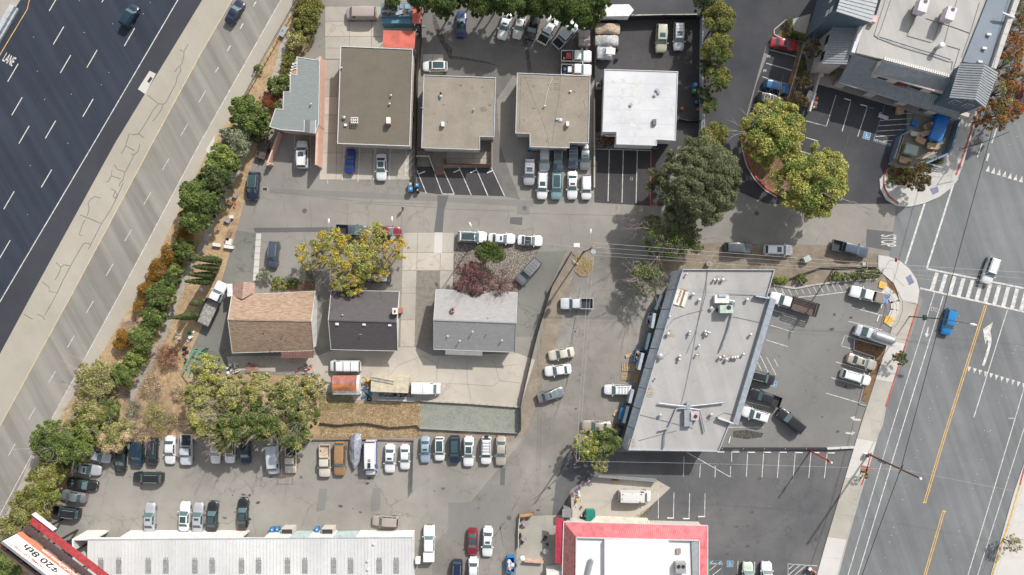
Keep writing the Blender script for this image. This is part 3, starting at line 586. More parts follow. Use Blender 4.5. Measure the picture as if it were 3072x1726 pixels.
# ================================================================ buildings
M_tan = soil('tan_gravel_roof', (.25,.22,.178),(.315,.282,.232),(.275,.238,.19),.3)
M_brownroof = soil('brown_gravel_roof', (.15,.132,.105),(.172,.153,.122),(.16,.142,.112),.25)
M_whiteroof = asphalt('white_roof', (.52,.53,.55),.12,.2,.2, warm=(.64,.64,.65))
M_greyroof = asphalt('pale_grey_roof', (.355,.354,.352),.12,.25,.15, R(-16),.3, warm=(.41,.40,.385))
M_capsheet = asphalt('cap_sheet_roof', (.42,.41,.39),.10,.10,0, R(-17),.3, warm=(.47,.455,.42))
def shingle(name, a, b_, c, sx=.35, sy=1.6, tab=3.2):
    m, nt, b = nt_new(name, .92,0,.15); v = objco(nt, sx, sy, 1)
    k = mixc(nt, ramp(nt, noise(nt, v, 3.2,4,.7),.36,.62), a, b_); k = mixc(nt, ramp(nt, noise(nt, objco(nt, .5,2.2,1),2.2,3,.6),.55,.68), k, c)
    wv = nt.nodes.new('ShaderNodeTexWave'); wv.wave_type = 'BANDS'; wv.bands_direction = 'Y'; wv.inputs['Scale'].default_value = tab/2; wv.inputs['Distortion'].default_value = .3
    nt.links.new(objco(nt), wv.inputs['Vector']); k = mixc(nt, ramp(nt, wv.outputs['Fac'],.0,.25,.35,0), k, mixc(nt, 1., k, (.6,)*3, 'MULTIPLY'))
    nt.links.new(k, b.inputs['Base Color']); bump(nt, b, wv.outputs['Fac'],.3,.02); return m
M_sh_brown = shingle('brown_shingle', (.22,.15,.105),(.345,.25,.18),(.385,.285,.205))
M_sh_dark = shingle('charcoal_shingle', (.084,.077,.079),(.10,.092,.093),(.11,.10,.10))
M_sh_grey = shingle('grey_shingle', (.255,.253,.25),(.30,.297,.292),(.32,.315,.31))
M_sh_green = shingle('grey_green_shingle', (.185,.205,.20),(.215,.235,.228),(.24,.26,.25))
M_peach = mat('peach_stucco', (.60,.38,.29),.85, var=.08); M_cream = mat('cream_stucco', (.50,.46,.40),.85, var=.08); M_stucco = mat('white_stucco', (.66,.65,.62),.85, var=.1)
M_greywall = mat('grey_wall', (.30,.31,.32),.85, var=.12); M_bluewall = mat('slate_blue_wall', (.085,.125,.165),.75, var=.08); M_palepink = mat('pale_siding', (.55,.49,.46),.8, var=.06)
M_lblue = mat('pale_blue_metal', (.37,.42,.47),.55,.1, var=.1); M_seam = mat('grey_standing_seam', (.275,.292,.305),.5,.15, var=.08); M_seaml = mat('light_standing_seam', (.36,.375,.385),.5,.15, var=.08); M_rib = mat('seam_rib', (.18,.20,.22),.5,.2)
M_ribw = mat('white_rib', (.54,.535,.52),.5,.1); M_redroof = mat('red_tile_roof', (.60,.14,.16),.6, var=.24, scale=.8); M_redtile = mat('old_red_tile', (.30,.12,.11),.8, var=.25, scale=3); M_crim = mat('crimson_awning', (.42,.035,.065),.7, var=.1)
M_edge = mat('metal_drip_edge', (.42,.44,.47),.5,.2, var=.1); M_edgew = mat('white_drip_edge', (.52,.52,.515),.6, var=.08); M_salmon = mat('salmon_roof', (.50,.12,.085),.7, var=.14, scale=.8); M_brick = mat('chimney_brick', (.46,.20,.13),.85, var=.2, scale=6)
M_skylight = mat('skylight_sheet', (.25,.25,.245),.6, var=.2, scale=3); M_darkop = simple('dark_opening', (.012,.012,.013),.8); M_doorbrown = mat('door_brown', (.22,.16,.11)); M_membrane = asphalt('blue_grey_membrane', (.20,.235,.275),.08,.05,0)
def bld(name, label, px, py, cat='building'):
    w = W(px, py); return thing(name, label, cat, (w.x, w.y, 0))
def inset(pts, d):
    """shrink polygon (world xy) by d"""
    n = len(pts); A = sum(pts[i].x*pts[(i+1) % n].y-pts[(i+1) % n].x*pts[i].y for i in range(n)); s = 1 if A > 0 else -1; out = []
    for i in range(n):
        a, b, c = pts[i-1], pts[i], pts[(i+1) % n]; d1 = (b-a).to_2d().normalized(); d2 = (c-b).to_2d().normalized()
        n1 = Vector((-d1.y, d1.x))*s; n2 = Vector((-d2.y, d2.x))*s; m = n1+n2; k = d/max(.35,(1+n1.dot(n2)))
        out.append(Vector((b.x+m.x*k, b.y+m.y*k, b.z)))
    return out
def flat_building(e, pts, h, wallm, roofm, edgem, over=.25, lip=.12):
    roof = P(pts, h); wp = inset(roof, over); n = len(pts)
    mb = MB(); mb.prism(wp, 0, h-.25,0); mb.build('wall', wallm, e)
    mb = MB(); mb.prism(roof, h-.24, h); r = mb.build('roof', roofm, e)
    inn = inset(roof, .12)
    for i in range(n):
        j = (i+1) % n; mb = MB(); q = [roof[i], roof[j], inn[j], inn[i]]; mb.prism(q, h-.02, h+lip); mb.build('roof_edge', edgem, r)
    return r
def vent(e, px, py, h, r=.16, hh=.45, m=None, name='roof_vent', n=10):
    w = W(px, py, h+hh); mb = MB(); mb.tube([(w.x, w.y, h-.05),(w.x, w.y, h+hh*.75)], r*.6, n); mb.tube([(w.x, w.y, h+hh*.7),(w.x, w.y, h+hh*.9),(w.x, w.y, h+hh)],[r*1.15, r*1.1, r*.5], n); return mb.build(name, m or M_metal, e, 40)
def boxon(e, px, py, h, sx, sy, hh, m, name, rot=0):
    w = W(px, py, h+hh); mb = MB(); mb.box((w.x, w.y, h+hh/2-.02),(sx, sy, hh), rot); return mb.build(name, m, e)
def window_strip(): pass
# ---- B2 big brown flat roof
e = bld('shop_building', 'large rectangular building with plain dark brown flat roof', 1125,290)
h = 4.2; r = flat_building(e, [(1022,139),(1239,148),(1230,440),(1012,432)], h, M_cream, M_brownroof, M_edgew)
vent(r, 1172,286, h); vent(r, 1168,311, h); vent(r, 1024,203, h, .14); boxon(r, 1036,375, h, .45,.4,.3, M_cardw, 'junction_box'); 
ch = boxon(r, 1165,363, h, .62,1.0,1.1, M_brick, 'chimney'); boxon(r, 1165,361, h+1.1,.7,1.05,.12, M_cardw, 'chimney_cap')
w = W(1063,361, h+.8); mb = MB()
for x in np.linspace(-.55,.55,4): mb.box((w.x+x, w.y, h+.7),(.12,1.0,.1))
for y in (-.45,0,.45): mb.box((w.x, w.y+y, h+.8),(1.1,.12,.08))
for x in (-.5,.5):
    for y in (-.45,.45): mb.beam((w.x+x, w.y+y, h),(w.x+x, w.y+y, h+.7),.07)
mb.build('roof_rack', M_cardw, r); w = W(1031,352, h+.5); mb = MB(); mb.dome((w.x, w.y, h+.3),.32,.2); mb.beam((w.x, w.y, h),(w.x, w.y, h+.3),.06); mb.beam((w.x-.4, w.y+.3, h+.6),(w.x, w.y, h+.4),.05); mb.build('satellite_dish', M_metal, r)
# ---- B1 stepped roof
e = bld('stepped_house', 'peach building with stepped sawtooth outline and grey-green shingle roof', 900,300)
h = 4.4; r = flat_building(e, [(890,170),(944,179),(953,175),(960,184),(957,372),(947,401),(915,396),(840,390),(808,381),(826,326),(848,328),(850,275),(869,276),(871,221),(890,224)], h, M_peach, M_sh_green, M_edgew, .3,.06)
vent(r, 931,312, h, .15,.5); mb = MB(); mb.slab([W(913,362, h+.02), W(947,362, h+.02), W(946,400, h+.02), W(913,395, h+.02)],.02)
mb = MB(); a, b, c = W(913,361, h+.1), W(912,396, h+.1), W(947,361, h+.1); d = W(946,401, h+.1); mb.slab([a, W(930,361, h+.7), W(929,399, h+.7), b],.08); mb.slab([W(930,361, h+.7), c, d, W(929,399, h+.7)],.08); mb.build('porch_roof', M_sh_green, r)
for a, b in (((913,361),(912,396)),((947,361),(946,401))): mb = MB(); mb.beam(W(*a, h+.15), W(*b, h+.15),.14,.1); mb.build('rake_board', M_edgew, r)
mb = MB(); w = W(872,394,3.6); mb.box((w.x, w.y, 3.6),(3.2,.12,.5), R(-7)); mb.build('fascia_sign', M_lblue, e)
# stairs / trellis on the stepped side
st = thing('back_stair', 'pale wooden stair and trellis behind the stepped roof', 'stairs', W(876,215))
for i in range(9):
    mb = MB(); w = W(886-i*2.6,190+i*8.5,2.6-.2*i); mb.box((w.x, w.y, 2.6-.2*i),(1.1,.28,.06), R(20)); mb.build('stair_tread', M_cardw, st)
mb = MB(); w = W(883,215,2.0); mb.box((w.x, w.y, 2.0),(.7,.8,.1)); mb.build('orange_board', mat('orange_plywood', (.55,.27,.10)), st)
mb = MB(); mb.beam(W(889,176,3.2), W(862,262,1.2),.08); mb.build('handrail', M_cardw, st)
# peach walls
e = thing('peach_wall', 'tall peach wall running beside the stepped roof', 'wall', W(970,350))
for seg in ((190,270),(270,350),(350,430),(430,506)):
    a, b = seg; mb = MB(); q = [W(979-(a-190)*.035, a), W(979-(b-190)*.035, b-.4)]; mb.prism([q[0]+Vector((-.35,0,0)), q[0], q[1], q[1]+Vector((-.35,0,0))],0,3.5); mb.build('wall_panel', M_peach, e)
e = thing('bay_wall', 'short slanted peach wall beside the utility trailer', 'wall', W(825,450))
a, b = W(846,402), W(811,497); d = (b-a).normalized(); nn = Vector((-d.y, d.x, 0))*.14; mb = MB(); mb.prism([a+nn, b+nn, b-nn, a-nn],0,1.6); mb.build('wall_panel', M_peach, e); mb = MB(); mb.box((b.x+.25, b.y, .8),(.7,.3,1.6), R(20)); mb.build('wall_end', M_peach, e)
# ---- B3
e = bld('office_building', 'square tan-roofed building with a fenced front patio', 1376,335)
h = 4.0; r = flat_building(e, [(1271,225),(1488,233),(1483,412),(1440,411),(1440,451),(1264,445)], h, M_cream, M_tan, M_edge)
vent(r, 1322,279, h, .2,.6, M_metald); vent(r, 1322,288, h, .2,.5, M_lblue); vent(r, 1421,328, h, .13); boxon(r, 1328,372, h, .5,.75,.7, M_cardw, 'vent_box')
mb = MB(); mb.sheet([W(1450+11*math.cos(a)+3*math.sin(3*a),328+8*math.sin(a), h+.006) for a in np.linspace(0,6,12)], h+.005); mb.build('roof_stain', mat('roof_stain', (.17,.145,.12)), r)
w = W(1269,325, h+.5); mb = MB(); mb.beam((w.x, w.y, h),(w.x, w.y, h+.9),.06); mb.beam((w.x-.4, w.y, h+.8),(w.x+.4, w.y, h+.8),.06); mb.beam((w.x, w.y-.5, h+.6),(w.x, w.y+.4, h+.6),.05); mb.build('aerial', M_metal, r)
# ---- B4
e = bld('dealer_office', 'tan-roofed building with notched corners beside the packed dealer cars', 1660,330)
h = 4.0; r = flat_building(e, [(1551,219),(1771,228),(1766,431),(1708,429),(1708,445),(1589,442),(1589,402),(1546,401)], h, M_cream, M_tan, M_edge)
vent(r, 1711,274, h, .18,.3); vent(r, 1634,318, h, .14); boxon(r, 1703,371, h, .5,.75,.75, M_cardw, 'vent_box')
w = W(1681,361, h+.2); mb = MB(); mb.dome((w.x, w.y, h),.42,.18,12); mb.box((w.x-.5, w.y+.2, h+.15),(.5,.3,.25),.4); mb.build('satellite_dish', M_metal, r)
for pts in ([(1562,232),(1640,236)],[(1739,238),(1760,240)],[(1562,232),(1558,390)],[(1682,225),(1676,300),(1668,340),(1655,440)],[(1574,226),(1600,300),(1622,350),(1640,400),(1648,445)],[(1750,300),(1757,330)],[(1738,350),(1749,338)]):
    mb = MB(); mb.ribbon([W(x, y, h) for x, y in pts],.06, h+.006); mb.build('roof_seam', M_tar, r)
mb = MB(); mb.tube([W(1634,315, h+.08), W(1640,285, h+.08),(W(1650,250, h+.08)), W(1658,235, h+.08)],.03,6); mb.build('roof_cable', M_cardw, r)
for y in (236,253,266): mb = MB(); mb.ribbon([W(1662, y-2, h), W(1676, y-2, h), W(1677, y+3, h), W(1664, y+3, h), W(1662, y-2, h)],.05, h+.01); mb.build('roof_mark', M_metald, r)
rr = random.Random(4)
for par, x0, x1, y0, y1 in ((r, 1560,1760,235,430),(bpy.data.objects['office_building'].children[1],1280,1475,235,430)):
    for i in range(16):
        x, y = rr.uniform(x0, x1), rr.uniform(y0, y1); a = rr.random()*3; L = rr.uniform(3,13); mb = MB(); mb.ribbon([W(x, y, h), W(x+L*.5*math.cos(a)+rr.uniform(-1,1), y+L*.5*math.sin(a), h), W(x+L*math.cos(a), y+L*math.sin(a), h)],[.05, rr.uniform(.08,.3),.05], h+.007+i*.0002); mb.build('roof_crack', mat('roof_crack', (.16,.135,.105),.9, var=.3), par)
# ---- B5 white
e = bld('white_roof_shop', 'building with bright white coated flat roof beside the dark fenced lot', 1920,320)
h = 4.0; r = flat_building(e, [(1813,208),(2034,215),(2027,423),(1971,420),(1970,438),(1848,434),(1849,397),(1807,397)], h, M_stucco, M_whiteroof, M_edge)
for x, y in ((1971,269),(1976,277),(1965,285),(1893,314)): vent(r, x, y, h, .26,.3, mat('round_vent', (.33,.34,.40)))
boxon(r, 1964,366, h, .6,.95,.5, mat('dark_vent', (.12,.13,.15)), 'vent_box')
for y in (248,288,328,368,408): mb = MB(); mb.ribbon([W(1815, y, h), W(2022, y+6, h)],.05, h+.004); mb.build('membrane_seam', mat('membrane_seam', (.42,.42,.41)), r)
rr = random.Random(3)
for i in range(26):
    x = 1832+rr.random()*100; y = 232+rr.random()*150; mb = MB(); mb.sheet(P([(x, y),(x+6+rr.random()*14, y),(x+6+rr.random()*12, y+5+rr.random()*8),(x, y+6+rr.random()*5)], h), h+.005+i*.0004); mb.build('coating_patch', mat('worn_coating', (.52,.52,.49)), r)
# ---- gabled houses
def gable_house(name, label, nw, ne, rw, re_, sw_, se, he, hr, wallm, roofm, bump_=None, rot=None):
    cx = (nw[0]+se[0])/2; cy = (nw[1]+se[1])/2; e = bld(name, label, cx, cy, 'house')
    NW, NE, SW_, SE = (W(*p, he) for p in (nw, ne, sw_, se)); RW, RE = W(*rw, hr), W(*re_, hr)
    mb = MB(); mb.slab([NW, NE, RE, RW],.16); north = mb.build('roof', roofm, e)
    mb = MB(); mb.slab([RW, RE, SE, SW_],.16); south = mb.build('roof', roofm, e)
    mb = MB(); mb.beam(RW+Vector((0,0,.03)), RE+Vector((0,0,.03)),.22,.05); mb.build('ridge_cap', roofm, north)
    q = inset([NW, NE, SE, SW_],.45); mb = MB(); mb.prism(q, 0, he-.12)
    for a, b, c in ((q[0], q[3], RW),(q[1], q[2], RE)):
        mx = Vector(((a.x+b.x)/2,(a.y+b.y)/2, hr-.25)); f = (c-mx); t = .3
        dx = .18 if a is q[0] else -.18
        mb.add([(a.x, a.y, he-.12),(b.x, b.y, he-.12),(mx.x, c.y, hr-.3),(a.x+dx, a.y, he-.12),(b.x+dx, b.y, he-.12),(mx.x+dx, c.y, hr-.3)],[(0,1,2),(5,4,3),(0,2,5,3),(1,4,5,2),(0,3,4,1)])
    mb.build('wall', wallm, e)
    for a, b in ((NW, NE),(SW_, SE)): mb = MB(); mb.beam(a+Vector((0,0,-.06)), b+Vector((0,0,-.06)),.12,.14); mb.build('gutter', M_edgew, e)
    for a, b in ((NW, RW),(RW, SW_),(NE, RE),(RE, SE)): mb = MB(); mb.beam(a+Vector((0,0,.0)), b+Vector((0,0,.0)),.08,.2); mb.build('rake_board', M_edgew if wallm is not M_greywall else M_edge, e)
    return e, north, south
e, nr_, sr = gable_house('brown_house', 'house with tan-brown shingle gable roof and white gable wall', (696,886),(946,874),(684,959),(934,964),(697,1059),(942,1052),3.0,5.6, M_stucco, M_sh_brown)
def on_roof(px, py, hh): return hh
for x, y, m_ in ((736,1013, M_wood),(792,991, M_wood),(849,999, M_wood),(899,1011, M_wood),(816,1037, M_wood),(814,969, M_metal)): vent(sr, x, y, 4.9 if y < 1000 else 3.9,.1,.35, m_)
mb = MB(); mb.slab([W(843,1052,3.0), W(942,1052,3.0), W(940,1074,2.7), W(843,1074,2.7)],.06)
for x in np.linspace(846,938,12): mb.beam(W(x, 1052,3.04), W(x, 1074,2.74),.05,.05)
mb.build('patio_awning', mat('brown_awning', (.20,.11,.09)), e)
mb = MB(); A = [(698,848),(766,850)]; a0, a1, ap = W(698,848,3.0), W(766,850,3.0), W(730,846,3.9); b0, b1, bp = W(699,888,3.0), W(766,876,3.0), W(726,898,3.95)
mb.slab([a0, ap, bp, b0],.12); mb.slab([ap, a1, b1, bp],.12); mb.build('porch_roof', mat('porch_shingle', (.36,.24,.19),.9, var=.2, scale=3), e)
mb = MB(); mb.prism([W(702,852), W(762,853), W(762,880), W(702,890)],0,2.8); mb.build('porch_wall', M_stucco, e)
e, nr_, sr = gable_house('charcoal_house', 'house with charcoal shingle gable roof and three small skylights', (994,871),(1198,875),(985,961),(1191,967),(993,1049),(1193,1053),3.0,5.4, M_stucco, M_sh_dark)
for x, y in ((1011,972),(1092,973),(1169,975)): boxon(sr, x, y, 5.05,.55,.45,.18, M_cardw, 'skylight')
vent(nr_, 1027,946,5.0,.13,.4);
w = W(1203,930); mb = MB(); mb.box((w.x, w.y, 3.0),(.75,.9,6.0)); c_ = mb.build('chimney', M_brick, e); mb = MB(); mb.box((w.x, w.y, 6.05),(.9,1.05,.16)); mb.build('chimney_cap', M_cardw, c_); mb = MB(); mb.box((w.x, w.y, 6.2),(.25,.35,.2)); mb.build('flue', M_metald, c_)
w = W(1083,1004,4.4); mb = MB(); mb.beam((w.x, w.y, 4.2),(w.x, w.y, 4.9),.04); mb.beam((w.x-.3, w.y, 4.7),(w.x+.3, w.y+.1,4.8),.04); mb.build('aerial', M_lblue, sr)
e, nr_, sr = gable_house('grey_house', 'house with pale grey shingle gable roof beside the driveway', (1308,869),(1552,879),(1301,960),(1548,969),(1301,1048),(1545,1057),3.0,5.4, M_greywall, M_sh_grey)
mb = MB(); mb.slab([W(1336,1044,3.08), W(1447,1048,3.08), W(1447,1068,2.72), W(1336,1064,2.72)],.14); mb.build('porch_roof', M_sh_grey, e)
for x, y in ((1343,1009),(1379,1023),(1418,996),(1506,1022),(1432,972)): vent(sr, x, y, 4.0 if y > 1005 else 4.8,.14,.4, M_edgew)
vent(sr, 1459,1004,4.4,.1,.3, M_wood); vent(nr_, 1466,952,5.0,.08,.5, M_edgew)
boxon(nr_, 1358,930,4.3,.5,.8,1.2, M_brick, 'chimney'); boxon(nr_, 1358,929,5.5,.25,.4,.1, M_metald, 'flue')
# ---- B9 strip mall
e = bld('strip_mall', 'long angled building with pale grey flat roof crowded with pipes and vents', 2090,1080)
h = 5.0; pts = [(2047,808),(2323,809),(2300,888),(2323,900),(2209,1273),(2190,1266),(2155,1354),(1884,1350)]
r = flat_building(e, pts, h, M_lblue, M_greyroof, M_edge, .35,.35)
q = P([(2300,888),(2323,900),(2209,1273),(2188,1262)], h); ii = [p.copy() for p in q]
mb = MB(); mb.prism([W(2306,893, h), W(2323,900, h), W(2209,1273, h), W(2194,1266, h)], h, h+.9); mb.build('parapet', mat('parapet_grey', (.25,.285,.32),.7), e)  # shade of the parapet's inner slope put into its greyer colour
mb = MB(); mb.prism([W(2262,886, h), W(2302,893, h), W(2302,897, h), W(2262,890, h)], h, h+.9); mb.build('parapet', M_lblue, e); mb = MB(); mb.prism([W(2150,1250, h), W(2196,1266, h), W(2196,1270, h), W(2150,1254, h)], h, h+.9); mb.build('parapet', M_edgew, e)
TP = [W(2047,808, h), W(1884,1350, h)]; LO = [W(2017,814,3.2), W(1865,1337,3.2)]
for i in range(9):
    a, b = i/9,(i+1)/9-.004; mb = MB(); mb.slab([TP[0].lerp(TP[1], a), TP[0].lerp(TP[1], b), LO[0].lerp(LO[1], b), LO[0].lerp(LO[1], a)],.10); mb.build('fascia_panel', M_lblue, e)
mb = MB(); mb.slab([TP[1], LO[1], W(1880,1353,3.2)],.1); mb.build('fascia_panel', M_lblue, e)
for a, b, m_ in (((1985,885),(1968,930), M_bluewall),((1965,940),(1958,985), M_lblue),((1950,1000),(1940,1050), M_bluewall),((1930,1060),(1918,1110), M_lblue),((1900,1170),(1890,1210), M_lblue),((1885,1220),(1872,1270), M_bluewall)):
    A, B = W(*a, 2.5), W(*b, 2.5); d = (B-A).normalized(); mb = MB(); nn = Vector((d.y, -d.x, 0)); mb.prism([A-nn*.2, B-nn*.2, B+nn*.3, A+nn*.3],0,2.5); mb.build('shed_bay', m_, e)
# sign boards stored on the roof
def rotbox(e, px, py, h0, sx, sy, hh, rot, m, name): return boxon(e, px, py, h0, sx, sy, hh, m, name, rot)
sb = thing('stored_sign', 'old white sign boards lying on the strip mall roof', 'sign', W(2042,896, h)); 
rotbox(sb, 2045,894, h, 1.25,2.9,.10, R(-17), mat('sign_frame', (.25,.14,.09)), 'frame'); rotbox(sb, 2035,892, h+.1,1.05,2.7,.12, R(-17), mat('sign_face', (.66,.62,.54),.6, var=.12), 'sign_face'); rotbox(sb, 2055,898, h+.1,.55,2.6,.12, R(-17), MATS['sign_face'], 'sign_face')
o = text('DUCK', 2039,882,.42, R(-107), M_metald, sb, h+.27, 'sign_lettering', h=h); o.location = o.location-Vector(ORG[sb.name]); o = text('ONE', 2032,900,.42, R(-107), mat('sign_brown', (.2,.1,.08)), sb, h+.27, 'sign_lettering', h=h); o.location = o.location-Vector(ORG[sb.name])
def duct(e, pts, rad, m=M_metal, z=.45, name='duct'): 
    mb = MB(); mb.tube([W(x, y, h+z) for x, y in pts], rad, 10); return mb.build(name, m, e, 40)
M_duct = mat('duct_steel', (.36,.39,.42),.4,.4, var=.12)
ac = thing('roof_unit', 'green and white air handling unit on the strip mall roof', 'air conditioner', W(2175,915, h)); rotbox(ac, 2166,898, h, 2.4,1.3,.9,0, M_cardw, 'cabinet'); rotbox(ac, 2180,928, h, 2.2,1.3,1.5,0, mat('ac_green', (.38,.47,.40)), 'cabinet'); w = W(2187,923, h+1.55); mb = MB(); mb.tube([(w.x, w.y, h+1.5),(w.x, w.y, h+1.54)],.38,16); mb.build('fan', M_metald, ac); rotbox(ac, 2168,886, h+.9,1.3,.5,.25,0, M_lblue, 'duct_elbow'); vent(ac, 2135,926, h, .3,.5); vent(ac, 2155,931, h, .35,.5, M_blackp)
duct(ac, [(2180,900),(2203,905),(2204,912),(2195,950),(2185,990),(2162,1052)],.16, M_duct)
ac = thing('roof_unit', 'grey cooling unit with branching ducts near the south end of the strip mall roof', 'air conditioner', W(2070,1250, h)); rotbox(ac, 2065,1255, h, 1.3,2.8,.9,0, M_duct, 'cabinet'); rotbox(ac, 2085,1249, h+.2,1.3,1.4,1.0,0, mat('ac_pink', (.44,.36,.36)), 'cabinet'); w = W(2087,1250, h+1.25); mb = MB(); mb.tube([(w.x, w.y, h+1.2),(w.x, w.y, h+1.24)],.32,16); mb.build('fan', M_metald, ac); rotbox(ac, 2065,1218, h+.3,.6,1.2,.4,0, M_duct, 'duct_elbow')
for pts in ([(1975,1210),(2020,1216),(2060,1220),(2120,1214),(2172,1208)],[(2065,1225),(2030,1226),(2014,1265),(1996,1300),(1992,1345)],[(2065,1225),(2100,1230),(2108,1262),(2115,1296)],[(1978,1292),(2004,1285)]): duct(ac, pts, .15, M_duct)
for x, y, rr_ in ((2144,840,.2),(2156,840,.2),(2170,840,.26),(2080,884,.28),(2099,901,.28),(2243,900,.26),(2098,1038,.2),(2130,1000,.16),(2070,997,.2),(2069,1005,.16),(2117,996,.2),(2125,998,.2),(2119,1005,.2),(2005,1003,.28),(2254,1005,.22),(2040,1070,.25),(2039,1080,.2),(2091,1066,.16),(2161,1074,.22),(2173,1070,.2),(2181,1080,.28),(2198,1074,.2),(2206,1074,.2),(2213,1073,.24),(2232,1064,.2),(2135,1246,.28),(1982,1247,.28),(2061,823,.16),(2010,951,.16),(1968,1136,.14)): vent(r, x, y, h, rr_, .7)
w = W(1982,1070, h+.9); mb = MB(); mb.dome((w.x, w.y, h+.7),.5,.22,14); mb.beam((w.x, w.y, h),(w.x, w.y, h+.8),.08); mb.beam((w.x+.2, w.y-.2, h+.5),(w.x+1.4, w.y+.6, h+1.0),.07); mb.build('satellite_dish', M_metal, r)
for pts in ([(2125,810),(2110,890),(2095,960),(2083,1030),(2070,1100),(2055,1170),(2043,1215)],[(2121,812),(2118,880),(2086,1000),(2060,1060)],[(2186,884),(2262,886)],[(2000,985),(2020,958),(2060,943),(2110,930)],[(1920,1244),(1990,1262),(2080,1285)],[(1916,1322),(1975,1306),(2030,1292)],[(2200,950),(2285,968)],[(2120,1265),(2175,1238),(2200,1245)]):
    mb = MB(); mb.tube([W(x, y, h+.1) for x, y in pts],.035,6); mb.build('roof_pipe', M_greyp, r)
for x, y, rx, ry in ((2158,838,22,12),(2180,1072,24,12),(2091,1066,8,12),(2010,1003,16,14),(1948,1175,14,20),(1895,1330,10,16)):
    mb = MB(); mb.sheet([W(x+rx*math.cos(a)*(1+.2*math.sin(3*a)), y+ry*math.sin(a), h) for a in np.linspace(0,6.0,14)], h+.006); mb.build('roof_stain', mat('roof_rust_stain', (.33,.30,.25),.9, var=.25, scale=3), r)
# ---- B10 long white building
e = bld('white_warehouse', 'very long white ribbed-metal building along the bottom edge', 750,1700)
h = 4.3; roofp = P([(263,1620),(1237,1613),(1240,1850),(255,1850)], h); M_wr = asphalt('white_metal_roof', (.55,.55,.545),.10,.22,.1, R(0),.2, warm=(.62,.62,.61))
mb = MB(); mb.prism(roofp, h-.12, h); r = mb.build('roof', M_wr, e)
yb = W(0,1591).y; 
x_of = lambda px: W(px, 1591).x
for a, b, k in ((262,327,0),(327,392,1),(392,749,0),(749,814,1),(814,886,0),(886,942,2),(942,1013,0),(1013,1081,2),(1081,1244,0)):
    if k == 0: mb = MB(); mb.bbox(x_of(a), x_of(b), yb-.25, yb, 0, h-.12); mb.build('wall', M_stucco, e)
    elif k == 1:
        mb = MB(); mb.bbox(x_of(a), x_of(b), yb-.25, yb, 3.4, h-.12); mb.build('wall', M_stucco, e); mb = MB(); mb.bbox(x_of(a), x_of(b), yb-4, yb-3.9,0,3.4); mb.build('bay_interior', M_doorbrown, e)
    else:
        mb = MB(); mb.bbox(x_of(a), x_of(b), yb-.25, yb, 3.7, h-.12); mb.build('wall', M_stucco, e)
        for z in range(6): mb = MB(); mb.bbox(x_of(a)+.05, x_of(b)-.05, yb-.18, yb-.10, z*.61+.02, z*.61+.59); mb.build('door_panel', mat('pale_teal_door', (.42,.52,.53),.3), e)
mb = MB(); mb.bbox(x_of(262), x_of(262)+.25, yb-15, yb-.26,0, h-.13); mb.build('wall', M_stucco, e); mb = MB(); mb.bbox(x_of(1244)-.25, x_of(1244), yb-15, yb-.26,0, h-.13); mb.build('wall', M_stucco, e)
x0, x1 = roofp[0].x, roofp[1].x; rib = MB(); rib.bbox(-.03,.03,-14,0,0,.05); rme = rib.mesh('roof_rib', [M_ribw]); nr = 96; off = org(r)
for i in range(nr+1):
    x = x0+.05+(x1-x0-.1)*i/nr; yt = roofp[0].y+(roofp[1].y-roofp[0].y)*i/nr; linkobj('roof_rib', rme, r, loc=(x-off.x, yt-.02-off.y, h-.005-off.z))
for i, x in enumerate((303,357,445,498,585,637,725,776,863,915,1001,1052,1138,1189)):
    a = W(x-8,1680, h); b = W(x+8,1720, h); mb = MB(); mb.bbox(a.x, b.x, b.y, a.y, h+.02, h+.085); mb.build('skylight', M_skylight, r); 
    for k in (-5,0,5): mb = MB(); p = W(x+k, 1676, h); mb.bbox(p.x-.05, p.x+.05, p.y-.3, p.y+.2, h+.06, h+.11); mb.build('fastener_strip', M_greyp, r)
mb = MB(); a = W(262,1620, h); b = W(1237,1613, h); mb.beam(a+Vector((0,.03,.0)), b+Vector((0,.03,0)),.12,.16); mb.build('eave_flashing', M_edge, r)
for x in (861,982): 
    mb = MB(); w = W(x, 1585,2.0); mb.box((w.x, yb+.5,1.0),(2.0,.9,2.0)); mb.build('utility_cabinet', M_cream, e); mb = MB(); mb.box((w.x, yb+.5,2.03),(1.8,.7,.06)); mb.build('cabinet_louvre', M_metald, e)
boxon(e, 1253,1684,1.2,.8,1.0,.9, M_cardw, 'wall_ac')
for x, y in ((1102,1685),(1103,1710),(1121,1634)): vent(r, x, y, h, .18,.35, M_edgew)
# ---- B11 red roof
e = bld('restaurant', 'restaurant with red mansard roof around a white flat roof', 1900,1680)
O = [(1691,1565),(2123,1577),(2123,1850),(1683,1850)]; I = [(1729,1613),(2098,1622),(2098,1850),(1726,1850)]; ho, hi = 3.6,5.2
Ow, Iw = P(O, ho), P(I, hi)
mb = MB(); mb.prism(inset(Ow, .6),0, ho-.15); mb.build('wall', M_cream, e)
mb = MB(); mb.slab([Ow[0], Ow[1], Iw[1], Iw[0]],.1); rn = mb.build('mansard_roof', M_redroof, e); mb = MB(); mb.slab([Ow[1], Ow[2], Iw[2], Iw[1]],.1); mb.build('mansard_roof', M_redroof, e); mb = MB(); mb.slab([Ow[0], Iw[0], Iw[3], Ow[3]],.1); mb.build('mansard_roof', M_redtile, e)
for i in range(64):
    t = (i+.5)/64; a = Ow[0].lerp(Ow[1], t); b = Iw[0].lerp(Iw[1], t); mb = MB(); mb.beam(a+Vector((0,0,.03)), b+Vector((0,0,.03)),.06,.07); mb.build('tile_ridge', mat('red_tile_dark', (.40,.095,.105),.7), rn)
